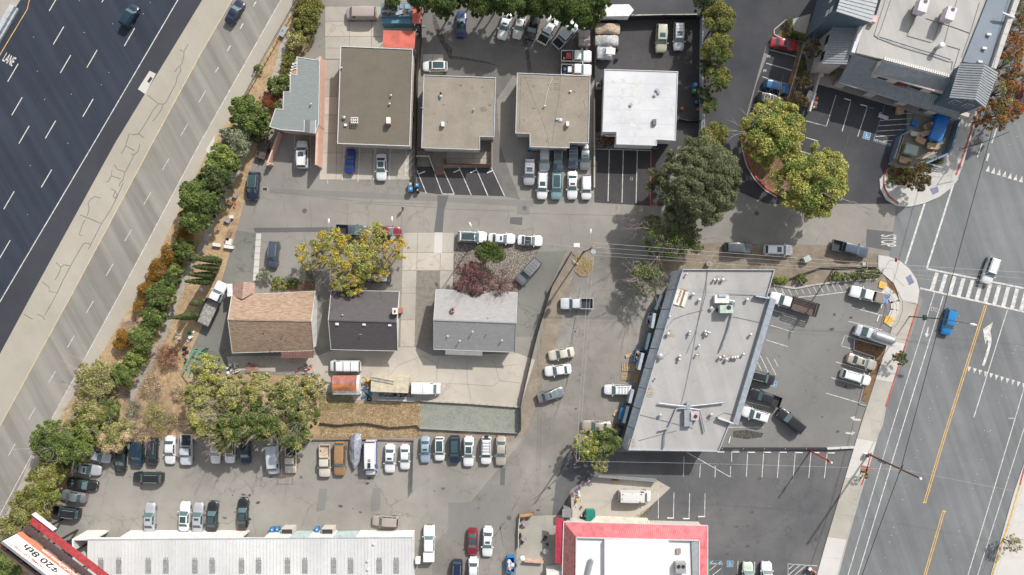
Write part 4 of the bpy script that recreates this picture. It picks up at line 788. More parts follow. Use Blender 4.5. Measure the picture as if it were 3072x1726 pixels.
for a, b in ((Ow[0], Ow[1]),(Ow[0], Ow[3]),(Ow[1], Ow[2])): mb = MB(); mb.beam(a, b, .14,.14); mb.build('gutter', M_edgew, e)
mb = MB(); mb.prism([p.copy() for p in P([(1729,1613),(2098,1622),(2098,1850),(1726,1850)], hi)],3.8,4.7); fr = mb.build('flat_roof', asphalt('white_flat_roof', (.60,.60,.59),.1,.25,0, warm=(.70,.70,.69)), e)
for a, b in ((Iw[0], Iw[1]),(Iw[1], Iw[2]),(Iw[0], Iw[3])): mb = MB(); mb.beam(a+Vector((0,0,-.2)), b+Vector((0,0,-.2)),.18,.5); mb.build('parapet', M_edgew, e)
mb = MB(); a = W(1814,1622,5.6); b = W(2005,1800,5.6); mb.bbox(a.x, b.x, b.y, a.y, 4.7,5.6); rb_ = mb.build('raised_roof', asphalt('bright_membrane', (.76,.77,.78),.04,.02,0), e)
for y in (1640,1662,1684,1706): mb = MB(); p = W(1814, y, 5.6); mb.bbox(a.x, b.x, p.y-.02, p.y+.02,5.6,5.62); mb.build('roof_seam', M_ribw, rb_)
mb = MB(); mb.slab([W(2074,1622,5.0), W(2097,1622,5.2), W(2097,1850,5.2), W(2082,1850,5.0)],.1); mb.build('inner_slope', M_seaml, e)  # grey sheet painted in for the parapet's shade on the flat roof
boxon(e, 2036,1655,4.7,.75,.85,.35, mat('hatch_brown', (.30,.24,.22)), 'roof_hatch')
ac = thing('roof_unit', 'grey twin-fan cooling unit on the red-roofed restaurant', 'air conditioner', W(2043,1705,4.7)); boxon(ac, 2043,1706,4.7,1.7,1.7,1.2, mat('ac_grey', (.27,.28,.29)), 'cabinet')
for x in (2036,2050): w = W(x, 1701,5.95); mb = MB(); mb.tube([(w.x, w.y, 5.9),(w.x, w.y, 5.94)],.32,16); mb.build('fan', M_metald, ac)
mb = MB(); mb.tube([W(1760,1740,5.2), W(1776,1680,5.4)],.35,12); mb.build('exhaust_duct', M_metal, e); mb = MB(); mb.dome(W(1778,1677,5.4),.38,.3); mb.build('duct_hood', M_cardw, e)
mb = MB(); mb.slab([W(1668,1553,3.3), W(1692,1557,3.5), W(1688,1692,3.5), W(1665,1690,2.9)],.06); aw = mb.build('awning', M_crim, e)
mb = MB(); mb.slab([W(1790,1548,2.9), W(1942,1554,2.9), W(1950,1574,3.2), W(1770,1567,3.2)],.06); lean = mb.build('lean_to_roof', mat('cream_corrugated', (.56,.52,.42)), e)
for i in range(24): t = (i+.5)/24; mb = MB(); mb.beam(W(1790+152*t, 1548+6*t, 2.93), W(1770+180*t, 1567+7*t, 3.23),.05,.05); mb.build('roof_rib', M_cream, lean)
mb = MB(); mb.prism(P([(1640,1720),(1700,1712),(1718,1730),(1720,1850),(1640,1850)],3.0),0,3.0); mb.build('white_canopy', M_cardw, e)
mb = MB(); w = W(2128,1715,1.6); mb.bbox(w.x-.3, w.x+.1, w.y-3, w.y+1.9,.5,1.5); mb.build('green_awning', mat('green_canvas', (.02,.22,.12)), e)
# ---- B12 commercial centre
T = lambda zx, zy, hh: W(2380+zx/3.7225, zy/3.7225, hh)
e = bld('commercial_centre', 'blue-grey commercial building with metal gable roofs and a large flat roof', 2760,120)
def seamroof(par, a, b, c, d, n, m, name='roof', rm=None):
    """a-b upper edge, d-c lower edge"""
    mb = MB(); mb.slab([a, b, c, d],.12); r_ = mb.build(name, m, par); nrm = (b-a).cross(d-a).normalized(); nrm = nrm if nrm.z > 0 else -nrm
    for i in range(n+1):
        t = min(max(i/n, .004),.996); p = a.lerp(b, t)+nrm*.03; q = d.lerp(c, t)+nrm*.03; mb = MB(); mb.beam(p, q, .04,.06); mb.build('roof_seam', rm or M_rib, r_)
    return r_
hf = 7.2
mb = MB(); mb.prism([T(*p, hf) for p in ((700,590),(790,240),(900,250),(1100,-400),(2420,-400),(2170,30),(1890,690),(1790,790),(1740,890),(1300,770),(1000,665))],0, hf); body_ = mb.build('wall', M_palepink, e)
mb = MB(); mb.prism([T(*p, hf+.01) for p in ((700,590),(790,240),(900,250),(1100,-400),(2420,-400),(2170,30),(1890,690),(1790,790),(1740,890),(1300,770),(1000,665))], hf+.004, hf+.06); fr = mb.build('flat_roof', M_capsheet, e)
# skirt roof with bays below
seamroof(e, T(660,600,6.8), T(1900,960,6.8), T(1850,1325,3.6), T(500,920,3.6),64, M_seam, 'skirt_roof')
mb = MB(); mb.beam(T(500,922,3.55), T(1850,1327,3.55),.2,.25); mb.build('gutter', M_seam, e)
# dormer
df = [T(850,865,4.9), T(1650,1090,4.9)]; du = [T(920,833,6.2)]; du.append(df[1]+(du[0]-df[0])); dt = [T(1000,680,7.6), T(1790,890,7.6)]
mb = MB(); v = [df[0], df[1], du[1], du[0]]; bk = [p+Vector((.25,.9,0)) for p in v]; mb.add(v+bk, [(0,1,2,3),(7,6,5,4),(0,4,5,1),(3,2,6,7),(0,3,7,4),(1,5,6,2)]); dwall = mb.build('dormer_wall', M_palepink, e)
seamroof(e, dt[0], dt[1], T(1750,1030,6.3), T(905,828,6.3),38, M_seam, 'dormer_roof')
mb = MB(); mb.slab([T(945,690,7.3), T(1000,672,7.6), T(915,840,6.25), T(850,865,4.9)],.1); mb.build('dormer_cheek', M_palepink, e)
fx = (df[1]-df[0]).normalized(); fz = (du[0]-df[0]); fzl = fz.length; fz.normalize(); fn = fx.cross(fz).normalized(); fn = fn if fn.y < 0 else -fn; FL = (df[1]-df[0]).length
def facade_rect(u0, u1, v0, v1, m, name, off, par): 
    a = df[0]+fx*u0*FL+fz*v0*fzl+fn*off; b = df[0]+fx*u1*FL+fz*v0*fzl+fn*off; c = df[0]+fx*u1*FL+fz*v1*fzl+fn*off; d = df[0]+fx*u0*FL+fz*v1*fzl+fn*off
    mb = MB(); mb.add([a, b, c, d, a-fn*.05, b-fn*.05, c-fn*.05, d-fn*.05],[(0,1,2,3),(4,7,6,5),(0,4,5,1),(1,5,6,2),(2,6,7,3),(3,7,4,0)]); return mb.build(name, m, par)
for u0 in (.06,.80):
    wf = facade_rect(u0, u0+.14,.28,.80, M_palepink, 'window', .03, dwall)
    for i in range(4):
        for j in range(2): facade_rect(u0+.006+i*.034, u0+.034+i*.034,.31+j*.25,.52+j*.25, M_glassb, 'pane', .06, wf)
sg = facade_rect(.33,.665,.04,.96, M_blackp, 'sign_board', .14, dwall); facade_rect(.345,.42,.14,.86, mat('sign_red', (.28,.015,.02),.4), 'sign_emblem', .19, sg)
def facade_text(txt, u, v, size, m, par):
    cu = bpy.data.curves.new('lettering', 'FONT'); cu.body = txt; cu.size = size; cu.align_x = 'LEFT'; cu.align_y = 'CENTER'; o = bpy.data.objects.new('t', cu); COL.objects.link(o); bpy.context.view_layer.update()
    me = bpy.data.meshes.new_from_object(o.evaluated_get(bpy.context.evaluated_depsgraph_get())); bpy.data.objects.remove(o); me.materials.clear(); me.materials.append(m); p = df[0]+fx*u*FL+fz*v*fzl+fn*.20
    Mx = Matrix((( fx.x, fz.x, fn.x, p.x),(fx.y, fz.y, fn.y, p.y),(fx.z, fz.z, fn.z, p.z),(0,0,0,1))); me.transform(Matrix.Translation(-org(par)) @ Mx); me.name = 'lettering'; linkobj('sign_lettering', me, par)
facade_text('THE', .455,.72,.42, M_cardw, sg); facade_text('FLOORING', .43,.33,.55, M_cardw, sg)
mb = MB()
for i in range(30): t = (i+.5)/30; a = T(1010,655, hf+.1).lerp(T(1740,850, hf+.1), t); mb.box((a.x, a.y, hf+.14),(.28,.5,.16), R(-16))
mb.build('parapet_block', M_cardw, e)
# south-east tower
A, B, C_, D = T(1862,700,9.2), T(2138,712,11.2), T(2032,1116,11.2), T(1742,1092,9.2); F, G_ = T(2292,808,9.2), T(2145,1205,9.2)
seamroof(e, B, C_, D, A, 15, M_seaml, 'tower_roof'); seamroof(e, B, C_, G_, F, 15, M_seaml, 'tower_roof')
base4 = [Vector((p.x, p.y, 0)) for p in (A, F, G_, D)]; base4 = inset([Vector((A.x, A.y, 0)), Vector((F.x, F.y, 0)), Vector((G_.x, G_.y, 0)), Vector((D.x, D.y, 0))],.35)
mb = MB(); mb.prism(base4,0,8.95)
g0, g1 = base4[3], base4[2]; gm = (g0+g1)/2; mb.add([(g0.x, g0.y, 8.95),(g1.x, g1.y, 8.95),(gm.x, gm.y, 10.8),(g0.x+.15, g0.y+.4,8.95),(g1.x+.15, g1.y+.4,8.95),(gm.x+.15, gm.y+.4,10.8)],[(0,1,2),(5,4,3),(0,2,5,3),(1,4,5,2)]); tw = mb.build('tower_wall', M_bluewall, e)
d = (g1-g0).normalized(); nn = Vector((d.y, -d.x, 0)); nn = nn if nn.y < 0 else -nn; GL = (g1-g0).length
def twin(u, z, wdt, hgt):
    p = g0+d*GL*u+nn*.03; mb = MB(); mb.box((p.x, p.y, z),(wdt, .08, hgt), math.atan2(d.y, d.x)); f = mb.build('window', M_cardw, tw); 
    for i in range(2):
        for j in range(3): q = p+d*((i-.5)*wdt*.47)+nn*.05; mb = MB(); mb.box((q.x, q.y, z+(j-1)*hgt*.31),(wdt*.38,.04, hgt*.24), math.atan2(d.y, d.x)); mb.build('pane', M_glassb, f)
twin(.32,7.4,1.2,1.6); twin(.72,7.4,1.2,1.6); twin(.5,9.3,1.0,1.0)
# west tower
A, B, C_, D = T(530,0,11.6), T(700,-520,11.6), T(1150,-520,9.6), T(990,0,9.6)
seamroof(e, T(480,132,11.6), T(690,-560,11.6), T(1110,-560,9.8), T(872,258,9.8),19, M_seaml, 'tower_roof')
seamroof(e, T(480,132,11.6), T(690,-560,11.6), T(520,-560,9.8), T(345,90,9.8) , 34, M_seam, 'tower_roof')
for o in list(e.children):
    pass
wb = [W(2415,116), W(2560,-260), W(2700,-260), W(2570,100)]
b0 = T(480,132,11.4); c0 = T(872,258,9.7)
mb = MB(); q = [Vector((b0.x+.1, b0.y+.15,0)), Vector((c0.x-.2, c0.y+.25,0)), Vector((T(1110,-560,9.8).x, T(1110,-560,9.8).y, 0)), Vector((T(690,-560,11.6).x, T(690,-560,11.6).y, 0))]; mb.prism(q, 0,9.6)
mb.add([(q[0].x, q[0].y, 9.6),(q[1].x, q[1].y, 9.6),(q[0].x, q[0].y, 11.4),(q[0].x+.2, q[0].y+.6,9.6),(q[1].x, q[1].y+.6,9.6),(q[0].x+.2, q[0].y+.6,11.4)],[(0,1,2),(5,4,3),(1,4,5,2),(0,2,5,3)]); wt = mb.build('tower_wall', M_bluewall, e)
for o in [x for x in e.children if x.name.startswith('tower_roof')][-1:]: 
    for c in list(o.children): bpy.data.objects.remove(c)
    bpy.data.objects.remove(o)
for u in (.12,.35):
    p = q[0].lerp(q[3], u); mb = MB(); dd_ = (q[3]-q[0]).normalized(); 
    for zz in (7.6,9.0): mb.box((p.x-.12, p.y, zz),(1.0,.1,.9), math.atan2(dd_.y, dd_.x))
    wf = mb.build('window', M_cardw, wt)
# west lower wing
seamroof(e, T(725,262,6.9), T(598,722,6.9), T(322,714,5.4), T(442,266,5.4),17, M_seam, 'wing_roof')
q = [T(725,262,6.9), T(598,722,6.9), T(322,714,5.4), T(442,266,5.4)]; q = inset([Vector((p.x, p.y, 0)) for p in q],.3); mb = MB(); mb.prism(q, 0,5.1); wg = mb.build('wing_wall', M_palepink, e)
for u in (.3,.75): p = q[3].lerp(q[2], u); mb = MB(); d_ = (q[2]-q[3]).normalized(); mb.box((p.x-.03, p.y, 3.9),(1.6,.1,1.2), math.atan2(d_.y, d_.x)); mb.build('window', M_glassb, wg)
mb = MB(); a, b = T(782,236, hf+.5), T(668,588, hf+.5); d_ = (b-a).normalized(); n_ = Vector((-d_.y, d_.x, 0))*.3; mb.prism([a+n_, b+n_, b-n_, a-n_], hf-.6, hf+.5); mb.build('parapet', M_edgew, e)
# east membrane strip and parapet
mb = MB(); mb.slab([T(2170,0,7.6), T(2475,0,6.4), T(2210,742,6.4), T(1895,690,7.6)],.15); mb.slab([T(2170,0,7.6), T(2475,0,6.4), T(2620,-420,6.4), T(2320,-420,7.6)],.15); mr = mb.build('sloped_membrane', M_membrane, e)
a, b = T(2500,0,7.2), T(2238,765,7.2); c = T(2640,-420,7.2)
for p0, p1 in ((a, b),(c, a)):
    for i in range(6): s = p0.lerp(p1, i/6); t = p0.lerp(p1,(i+1)/6-.004); d_ = (t-s).normalized(); n_ = Vector((-d_.y, d_.x, 0))*.42; mb = MB(); mb.prism([s+n_, t+n_, t-n_, s-n_],0,7.2); mb.build('parapet_panel', M_concw, e)
mb = MB(); mb.slab([T(2200,232,7.2), T(2335,132,8.2), T(2345,150,8.2), T(2215,240,7.2)],.25); mb.slab([T(2335,132,8.2), T(2478,185,7.2), T(2470,205,7.2), T(2345,150,8.2)],.25); mb.build('small_gable', M_edgew, e)
for x, y in ((2185,385),(2135,540),(2085,690)): p = T(x, y, 7.3); mb = MB(); mb.box((p.x, p.y, 7.2),(.7,.35,.4), R(-10)); mb.build('skylight', M_cardw, mr)
# roof plant
for (x, y, lab) in ((1455,60, 'left pale pink cooling unit on the big flat roof'),(1760,150, 'right pale pink cooling unit on the big flat roof')):
    p = T(x, y, 9.6); ac = thing('cooling_unit', lab, 'air conditioner', (p.x, p.y, hf)); mb = MB(); mb.box((p.x, p.y, 8.9),(1.5,2.1,1.5), R(-17)); mb.build('cabinet', mat('unit_pink', (.56,.52,.55),.6), ac); mb = MB(); mb.box((p.x, p.y, 7.7),(1.0,1.5,1.0), R(-17)); mb.build('pedestal', M_greyp, ac); mb = MB(); mb.tube([(p.x+.3, p.y+.6,9.62),(p.x+.3, p.y+.6,9.7)],.32,16); mb.build('fan', M_metald, ac)
p = T(1668,500,9.0); ac = thing('exhaust_fan', 'round white exhaust stack on the big flat roof', 'exhaust fan', (p.x, p.y, hf)); mb = MB(); mb.tube([(p.x, p.y, hf),(p.x, p.y, 8.6)],.3,12); mb.build('stack', M_metal, ac); mb = MB(); mb.tube([(p.x, p.y, 8.5),(p.x, p.y, 8.9),(p.x, p.y, 9.0)],[.42,.45,.3],14); mb.build('cap', M_cardw, ac)
p = T(910,210, hf+1); mb = MB(); mb.box((p.x, p.y, hf+.5),(.7,1.1,1.0), R(-17)); mb.build('red_marked_box', mat('pinkish_box', (.62,.40,.38)), fr)
for pts in ([(1090,0),(985,310),(940,420),(905,405)],[(1030,0),(905,390),(950,435)],[(940,425),(1140,505),(1350,570),(1560,630),(1730,690),(1780,690)],[(960,410),(1180,480),(1400,550),(1600,610),(1760,665)],[(1780,690),(1765,780)],[(1860,550),(1790,770)],[(1370,150),(1270,400),(1540,475)],[(1480,205),(1700,275),(1810,310),(1970,370)],[(1830,0),(1740,280),(1690,470)],[(2080,30),(1990,330),(1880,640)],[(1720,510),(1860,550)],[(1640,250),(1560,470)]):
    mb = MB(); mb.tube([T(x, y, hf+.12) for x, y in pts],.045,6); mb.build('roof_pipe', M_greyp, fr)
for i, (x0_, x1_) in enumerate(((950,1740),)): mb = MB(); mb.slab([T(945,430, hf+.08), T(1735,680, hf+.08), T(1750,655, hf+.08), T(960,400, hf+.08)],.03); mb.build('walkway_strip', mat('walk_pad', (.33,.33,.33)), fr)
for pts in ([(2050,330),(2060,330),(2015,440),(1998,400)],[(2055,235),(2075,228),(2085,250),(2060,265)]): mb = MB(); mb.sheet([T(x, y, hf+.02) for x, y in pts], hf+.075); mb.build('rust_stain', mat('rust_spot', (.28,.15,.07)), fr)
# pillars and walkway under the skirt
mb = MB(); mb.prism([T(*p, 0) for p in ((400,975),(1830,1405),(1900,1200),(520,840))],.0,.14); mb.build('walkway', M_conc, e)
for zx, zy in ((460,975),(790,1078),(1125,1180),(1455,1278),(1740,1345)):
    p = T(zx, zy, 0); mb = MB(); mb.box((p.x+.5, p.y+.25,1.75),(1.5,.7,3.4), R(-17)); mb.build('pillar', M_palepink, e)
mb = MB(); mb.prism([T(*p, 0) for p in ((150,1255),(292,750),(310,755),(168,1262))],0,1.0); mb.build('low_wall', M_palepink, e)
mb = MB(); mb.prism([T(*p, 0) for p in ((260,740),(520,720),(560,900),(400,980),(230,930))],0,.15); mb.build('walkway', M_conc, e)
# ---- sheds, container, canopy
e = thing('storage_container', 'blue container topped with loose roofing sheets', 'container', W(1190,45)); h = 2.6
a = W(1142,10, h); b = W(1236,64, h); mb = MB(); mb.bbox(a.x, b.x, b.y+.8, a.y, 0, h); mb.build('body', mat('container_blue', (.10,.16,.20),.6), e); mb = MB(); mb.bbox(a.x+.1, b.x-.1, b.y-.2, b.y+.8,0,2.2)
mb.build('lean_panel', mat('container_blue2', (.08,.20,.27),.6), e)
rr = random.Random(5)
for i in range(16):
    x = a.x+.5+rr.random()*(b.x-a.x-1.2); y = b.y+1.2+rr.random()*(a.y-b.y-1.6); mb = MB(); mb.box((x, y, h+.03+i*.018),(.6+rr.random()*.9,.35+rr.random()*.5,.015), rr.uniform(-.2,.2)); mb.build('roof_sheet', [mat('sheet_blue', (.22,.30,.38),.5,.2), mat('sheet_grey', (.36,.38,.40),.5,.2), mat('sheet_dark', (.10,.06,.06))][i % 3], e)
mb = MB(); mb.beam((a.x+1.2, b.y+1.2, h+.4),(a.x+2.8, b.y+2.2, h+.35),.1); mb.build('loose_plank', M_pallet, e)
e = thing('salmon_canopy', 'flat salmon-red canopy roof at the corner of the brown-roofed building', 'canopy', W(1195,115)); a = [W(*p, 2.9) for p in ((1150,91),(1247,94),(1243,147),(1148,142))]
mb = MB(); mb.slab(a, .1); mb.build('roof', M_salmon, e)
for p in a: mb = MB(); mb.beam((p.x*.995, p.y*.995,0),(p.x*.995, p.y*.995,2.8),.1); mb.build('post', M_wood, e)
e = thing('red_lean_to', 'narrow red lean-to roof beside the blue container', 'shed', W(1250,40)); mb = MB(); mb.slab([W(1237,8,2.7), W(1265,8,2.4), W(1265,73,2.4), W(1237,70,2.7)],.08); mb.build('roof', M_salmon, e)
for p in ((1239,12),(1262,12),(1262,68),(1239,66)): mb = MB(); w = W(*p); mb.beam((w.x, w.y, 0),(w.x, w.y, 2.3),.1); mb.build('post', M_wood, e)
e = thing('metal_shed', 'small shed with curved rusty red roof and pale trim', 'shed', W(1035,1158))
a = W(996,1128,2.3); b = W(1077,1186,2.3); mb = MB(); mb.bbox(a.x+.1, b.x-.1, b.y+.1, a.y-.1,0,1.9); mb.build('wall', M_cardw, e); ys = np.linspace(a.y, b.y, 6); zz = [1.9,2.3,2.45,2.4,2.2,1.8]; cs = [M_cardw, mat('rust_a', (.34,.12,.08),.8, var=.25), mat('rust_b', (.30,.14,.13),.8, var=.25), mat('rust_c', (.38,.14,.06),.8, var=.25), mat('rust_d', (.34,.36,.35),.8, var=.25)]
order = [1,2,3,3,4]
for i in range(5): mb = MB(); mb.slab([(a.x, ys[i], zz[i]),(b.x-.45, ys[i], zz[i]),(b.x-.45, ys[i+1], zz[i+1]),(a.x, ys[i+1], zz[i+1])],.04); mb.build('roof_sheet', cs[order[i]], e)
for i in range(5): mb = MB(); mb.slab([(b.x-.44, ys[i], zz[i]),(b.x, ys[i], zz[i]),(b.x, ys[i+1], zz[i+1]),(b.x-.44, ys[i+1], zz[i+1])],.05); mb.build('trim', M_cardw, e)
e = thing('beige_container', 'beige corrugated shipping container with a ladder lying on its roof', 'container', W(1168,1152)); c4 = P([(1113,1129),(1227,1133),(1223,1180),(1112,1175)],2.6)
mb = MB(); mb.prism(c4,0,2.55); bb = mb.build('body', mat('container_beige', (.47,.425,.31),.6), e)
for i in range(30): t = (i+.5)/30; p = c4[0].lerp(c4[1], t); q = c4[3].lerp(c4[2], t); mb = MB(); mb.beam((p.x, p.y, 2.56),(q.x, q.y, 2.56),.10,.05); mb.build('roof_rib', mat('container_beige_rib', (.54,.49,.365),.6), bb)
ld = thing('ladder', 'long aluminium ladder lying across the beige container roof', 'ladder', W(1148,1142,2.65))
a, b = W(1108,1134,2.7), W(1181,1148,2.7); d = (b-a).normalized(); n_ = Vector((-d.y, d.x, 0))*.24
for s in (-1,1): mb = MB(); mb.beam(a+n_*s, b+n_*s, .06,.08); mb.build('rail', M_metal, ld)
for i in range(16): p = a.lerp(b, (i+.5)/16); mb = MB(); mb.beam(p+n_, p-n_, .04); mb.build('rung', M_metal, ld)
# ================================================================ vehicles
SEDAN = [(2.40,.50,.40,.44,.52),(2.35,.64,.56,.56,.69),(2.20,.75,.68,.66,.81),(1.8,.84,.76,.75,.90),(1.3,.91,.78,.82,.915),(.98,.95,.78,.86,.915),(.22,1.42,.66,.90,.915),(-.4,1.45,.69,.92,.915),(-1.0,1.41,.65,.93,.915),(-1.66,1.04,.70,.94,.91),(-2.1,1.01,.68,.91,.87),(-2.32,.95,.60,.86,.76),(-2.40,.62,.5,.5,.62)]
SUV = [(2.36,.60,.46,.5,.58),(2.31,.80,.62,.7,.75),(2.12,.93,.74,.83,.87),(1.6,1.01,.80,.91,.94),(1.15,1.06,.80,.95,.94),(.50,1.66,.74,1.0,.94),(-.3,1.71,.77,1.02,.94),(-1.2,1.70,.76,1.03,.93),(-1.95,1.65,.72,1.04,.92),(-2.27,1.12,.74,1.02,.88),(-2.33,.9,.68,.8,.80),(-2.36,.55,.6,.48,.70)]
VAN = [(2.72,.65,.6,.55,.78),(2.66,.95,.74,.85,.90),(2.36,1.08,.80,1.0,.98),(2.05,1.15,.82,1.05,.99),(1.45,1.93,.84,1.15,1.0),(.0,2.05,.88,1.18,1.0),(-1.2,2.05,.88,1.18,1.0),(-2.55,2.0,.86,1.15,1.0),(-2.68,1.25,.86,1.12,.97),(-2.72,.55,.8,.45,.92)]
PICK = [(2.85,.65,.62,.6,.78),(2.80,.93,.75,.85,.92),(2.5,1.06,.82,1.0,.98),(1.9,1.12,.84,1.04,.99),(1.35,1.16,.84,1.07,.99),(.78,1.74,.76,1.1,.99),(.1,1.80,.79,1.1,.99),(-.42,1.76,.77,1.1,.98),(-.60,1.18,.78,1.08,.97),(-.64,.55,.8,.45,.95)]
CREW = [(r[0]+(.0 if r[0] > .9 else 0), *r[1:]) for r in PICK]
CREW = PICK[:5]+[(.78,1.76,.76,1.1,.99),(-.1,1.84,.79,1.1,.99),(-1.05,1.80,.77,1.1,.98),(-1.22,1.18,.78,1.08,.97),(-1.26,.55,.8,.45,.95)]
# kind: rows, index of cowl row, roof-front row, roof-end row, rear glass end row, dims
TYPES = {
 'sedan': (SEDAN, 5,6,8,9,4.8,1.83,1.45), 'coupe': (SEDAN, 5,6,8,9,4.6,1.84,1.34),
 'small': (SEDAN, 5,6,8,9,4.4,1.74,1.42), 'suv': (SUV, 4,5,8,9,4.72,1.88,1.71),
 'bigsuv': (SUV, 4,5,8,9,5.1,2.0,1.86), 'hatch': (SUV, 4,5,8,9,4.25,1.78,1.50),
 'wagon': (SUV, 4,5,8,9,4.8,1.80,1.50), 'minivan': (SUV, 4,5,8,9,5.05,1.96,1.74),
 'van': (VAN, 3,4,7,8,5.45,2.0,2.05), 'bigvan': (VAN, 3,4,7,8,5.9,2.03,2.55),
 'pickup': (PICK, 4,5,7,8,5.7,1.98,1.8), 'crew': (CREW, 4,5,7,8,5.7,1.98,1.84),
 'oldwagon': (SUV, 4,5,8,9,5.3,1.98,1.8), 'cabonly': (PICK, 4,5,7,8,5.7,2.0,2.0)}
def rowpts(r):
    x, zt, wr, zb, ww = r
    return [Vector((x, 0, zt+.018)), Vector((x, wr*.55, zt+.014)), Vector((x, wr*.9, zt-.004)), Vector((x, wr, zt-.035)), Vector((x, ww*.965, zb+.01)), Vector((x, ww, zb-.14)),
            Vector((x, ww*.995,.45 if zb > .55 else zb*.7)), Vector((x, ww*.93,.26)), Vector((x, 0,.24))]
NP = 9
CACHE = {}
def rows_of(kind):
    t = TYPES[kind]; rows = t[0]; L0 = rows[0][0]-(-2.85 if rows in (PICK, CREW) else rows[-1][0]); W0 = max(r[4] for r in rows)*2; H0 = max(r[1] for r in rows)
    fx, fy, fz = t[5]/L0, t[6]/W0, t[7]/H0
    return [(r[0]*fx, r[1]*fz, r[2]*fy, r[3]*fz, r[4]*fy) for r in rows], fx, fy, fz
def car_meshes(kind):
    if kind in CACHE: return CACHE[kind]
    t = TYPES[kind]; rows, fx, fy, fz = rows_of(kind); pts = [rowpts(r) for r in rows]
    mb = MB(); n = len(rows); ring = []
    for p in pts:
        ring.append([Vector((q.x, -q.y, q.z)) for q in p[::-1]][:-1]+p)   # -side bottom .. top .. +side bottom
    m = len(ring[0])
    vs = [v for r in ring for v in r]; fs = []
    for i in range(n-1):
        for k in range(m-1): fs.append((i*m+k, (i+1)*m+k, (i+1)*m+k+1, i*m+k+1))
        fs.append((i*m+m-1,(i+1)*m+m-1,(i+1)*m, i*m))
    fs.append(tuple(range(m))); fs.append(tuple((n-1)*m+k for k in range(m-1,-1,-1)))
    mb.add(vs, fs); out = {'body': mb.mesh('car_body_'+kind, [M_white], smooth=35)}
    def patch(i, j, ta, tb, cols, off=.012, name='glass', mt=M_glass, shrink=None):
        """cols: ring indices (0..m-1) covered; between rows i and j"""
        g = MB(); A, B = ring[i], ring[j]; nr = len(cols); vv = []
        for tt in (ta, tb):
            for q, c in enumerate(cols):
                if isinstance(c, tuple):
                    pa = A[c[0]].lerp(A[c[0]+1], c[1]); pb = B[c[0]].lerp(B[c[0]+1], c[1])
                else: pa, pb = A[c], B[c]
                vv.append(pa.lerp(pb, tt))
        nrm = (vv[nr]-vv[0]).cross(vv[nr-1]-vv[0]).normalized()
        cen = sum(vv, Vector())/len(vv)
        outd = Vector((cen.x*.15, cen.y, max(cen.z-.6,.05))) if abs(cen.y) > .2 else Vector((0.3*(1 if cen.x > 0 else -1),0,1))
        if nrm.dot(outd) < 0: nrm = -nrm
        vv = [v+nrm*off for v in vv]
        g.add(vv, [(k, k+1, nr+k+1, nr+k) for k in range(nr-1)])
        return g.mesh(name, [mt])
    c, rf, re, rg = t[1:5]; mid = NP-1
    top = [mid-3, mid-2, mid-1, mid, mid+1, mid+2, mid+3]
    out['windshield'] = patch(c, rf, .10,.93,[(mid-4,.75)]+top[1:-1]+[(mid+3,.25)],.014, 'windshield', M_glassw)
    out['rear_window'] = patch(re, rg, .10,.86,[(mid-4,.8)]+top[1:-1]+[(mid+3,.2)],.014)
    # side glass, front and rear pieces per side
    sl = []
    for sgn in (-1,1):
        k = mid+3 if sgn > 0 else mid-4
        cols = [(k, .12),(k, .82)] if sgn > 0 else [(k, .18),(k, .88)]
        if kind in ('van', 'bigvan'):
            sl.append(patch(rf, rf+1,.02,.42, cols))
        else:
            sl.append(patch(rf-1, rf, .55,1.0, cols)); 
            for i in range(rf, re): sl.append(patch(i, i+1,.03,.95, cols))
    out['side'] = sl
    gl = MB(); gl.bbox(rows[0][0]-.05, rows[0][0]+.012,-rows[0][4]*.7, rows[0][4]*.7,.30*fz, rows[0][1]*.93); out['grille'] = gl.mesh('grille', [M_trim])
    w = MB(); w.tube([(0,-.11,0),(0,.11,0)],.335,16); out['tyre'] = w.mesh('tyre', [M_tyre])
    w = MB(); w.tube([(0,-.118,0),(0,.118,0)],.21,12); out['rim'] = w.mesh('rim', [M_rim])
    r1 = rows[2]; h = MB(); h.add([(rows[1][0]+.01,-.01, rows[1][1]-.1),(r1[0]+.02,.05, r1[1]-.04),(r1[0]+.06,-.22, r1[1]-.0),(rows[1][0]+.02,-.24, rows[1][1]-.06)],[(0,1,2,3)])
    x1, x2 = rows[0][0], rows[2][0]
    for nm, sgn in (('hl', 1),('hr', -1)):
        yo = rows[1][4]; yi = rows[0][4]*.62
        g = MB(); g.add([(x1-.02, sgn*yi, rows[0][1]+.05),(x1-.03, sgn*(rows[0][4]*.98), rows[0][1]+.03),(x2, sgn*rows[2][4]*.99, rows[2][1]-.06),(x2+.03, sgn*rows[2][4]*.80, rows[2][1]+.012),(rows[1][0]+.01, sgn*yi, rows[1][1]+.012)],[(0,1,2,3,4)])
        out[nm] = g.mesh('headlight', [M_lamp])
    if kind not in ('pickup', 'crew', 'cabonly'):
        xr = rows[-1][0]
        for nm, sgn in (('tl', 1),('tr', -1)):
            g = MB(); g.bbox(xr-.015, xr+.16, sgn*rows[-2][4]*.99-.15 if sgn > 0 else -rows[-2][4]*.99, sgn*rows[-2][4]*.99 if sgn > 0 else -rows[-2][4]*.99+.15, rows[-2][1]*.72, rows[-2][1]*.98)
            out[nm] = g.mesh('taillight', [M_tail])
    for nm, sgn in (('ml', 1),('mr', -1)):
        g = MB(); g.box((rows[c][0]-.12*fx-.08, sgn*(rows[c][4]+.10), rows[c][3]+.08),(.13,.22,.15)); out[nm] = g.mesh('mirror', [M_white])
    out['rows'] = rows; out['fx'] = fx; CACHE[kind] = out
    return out
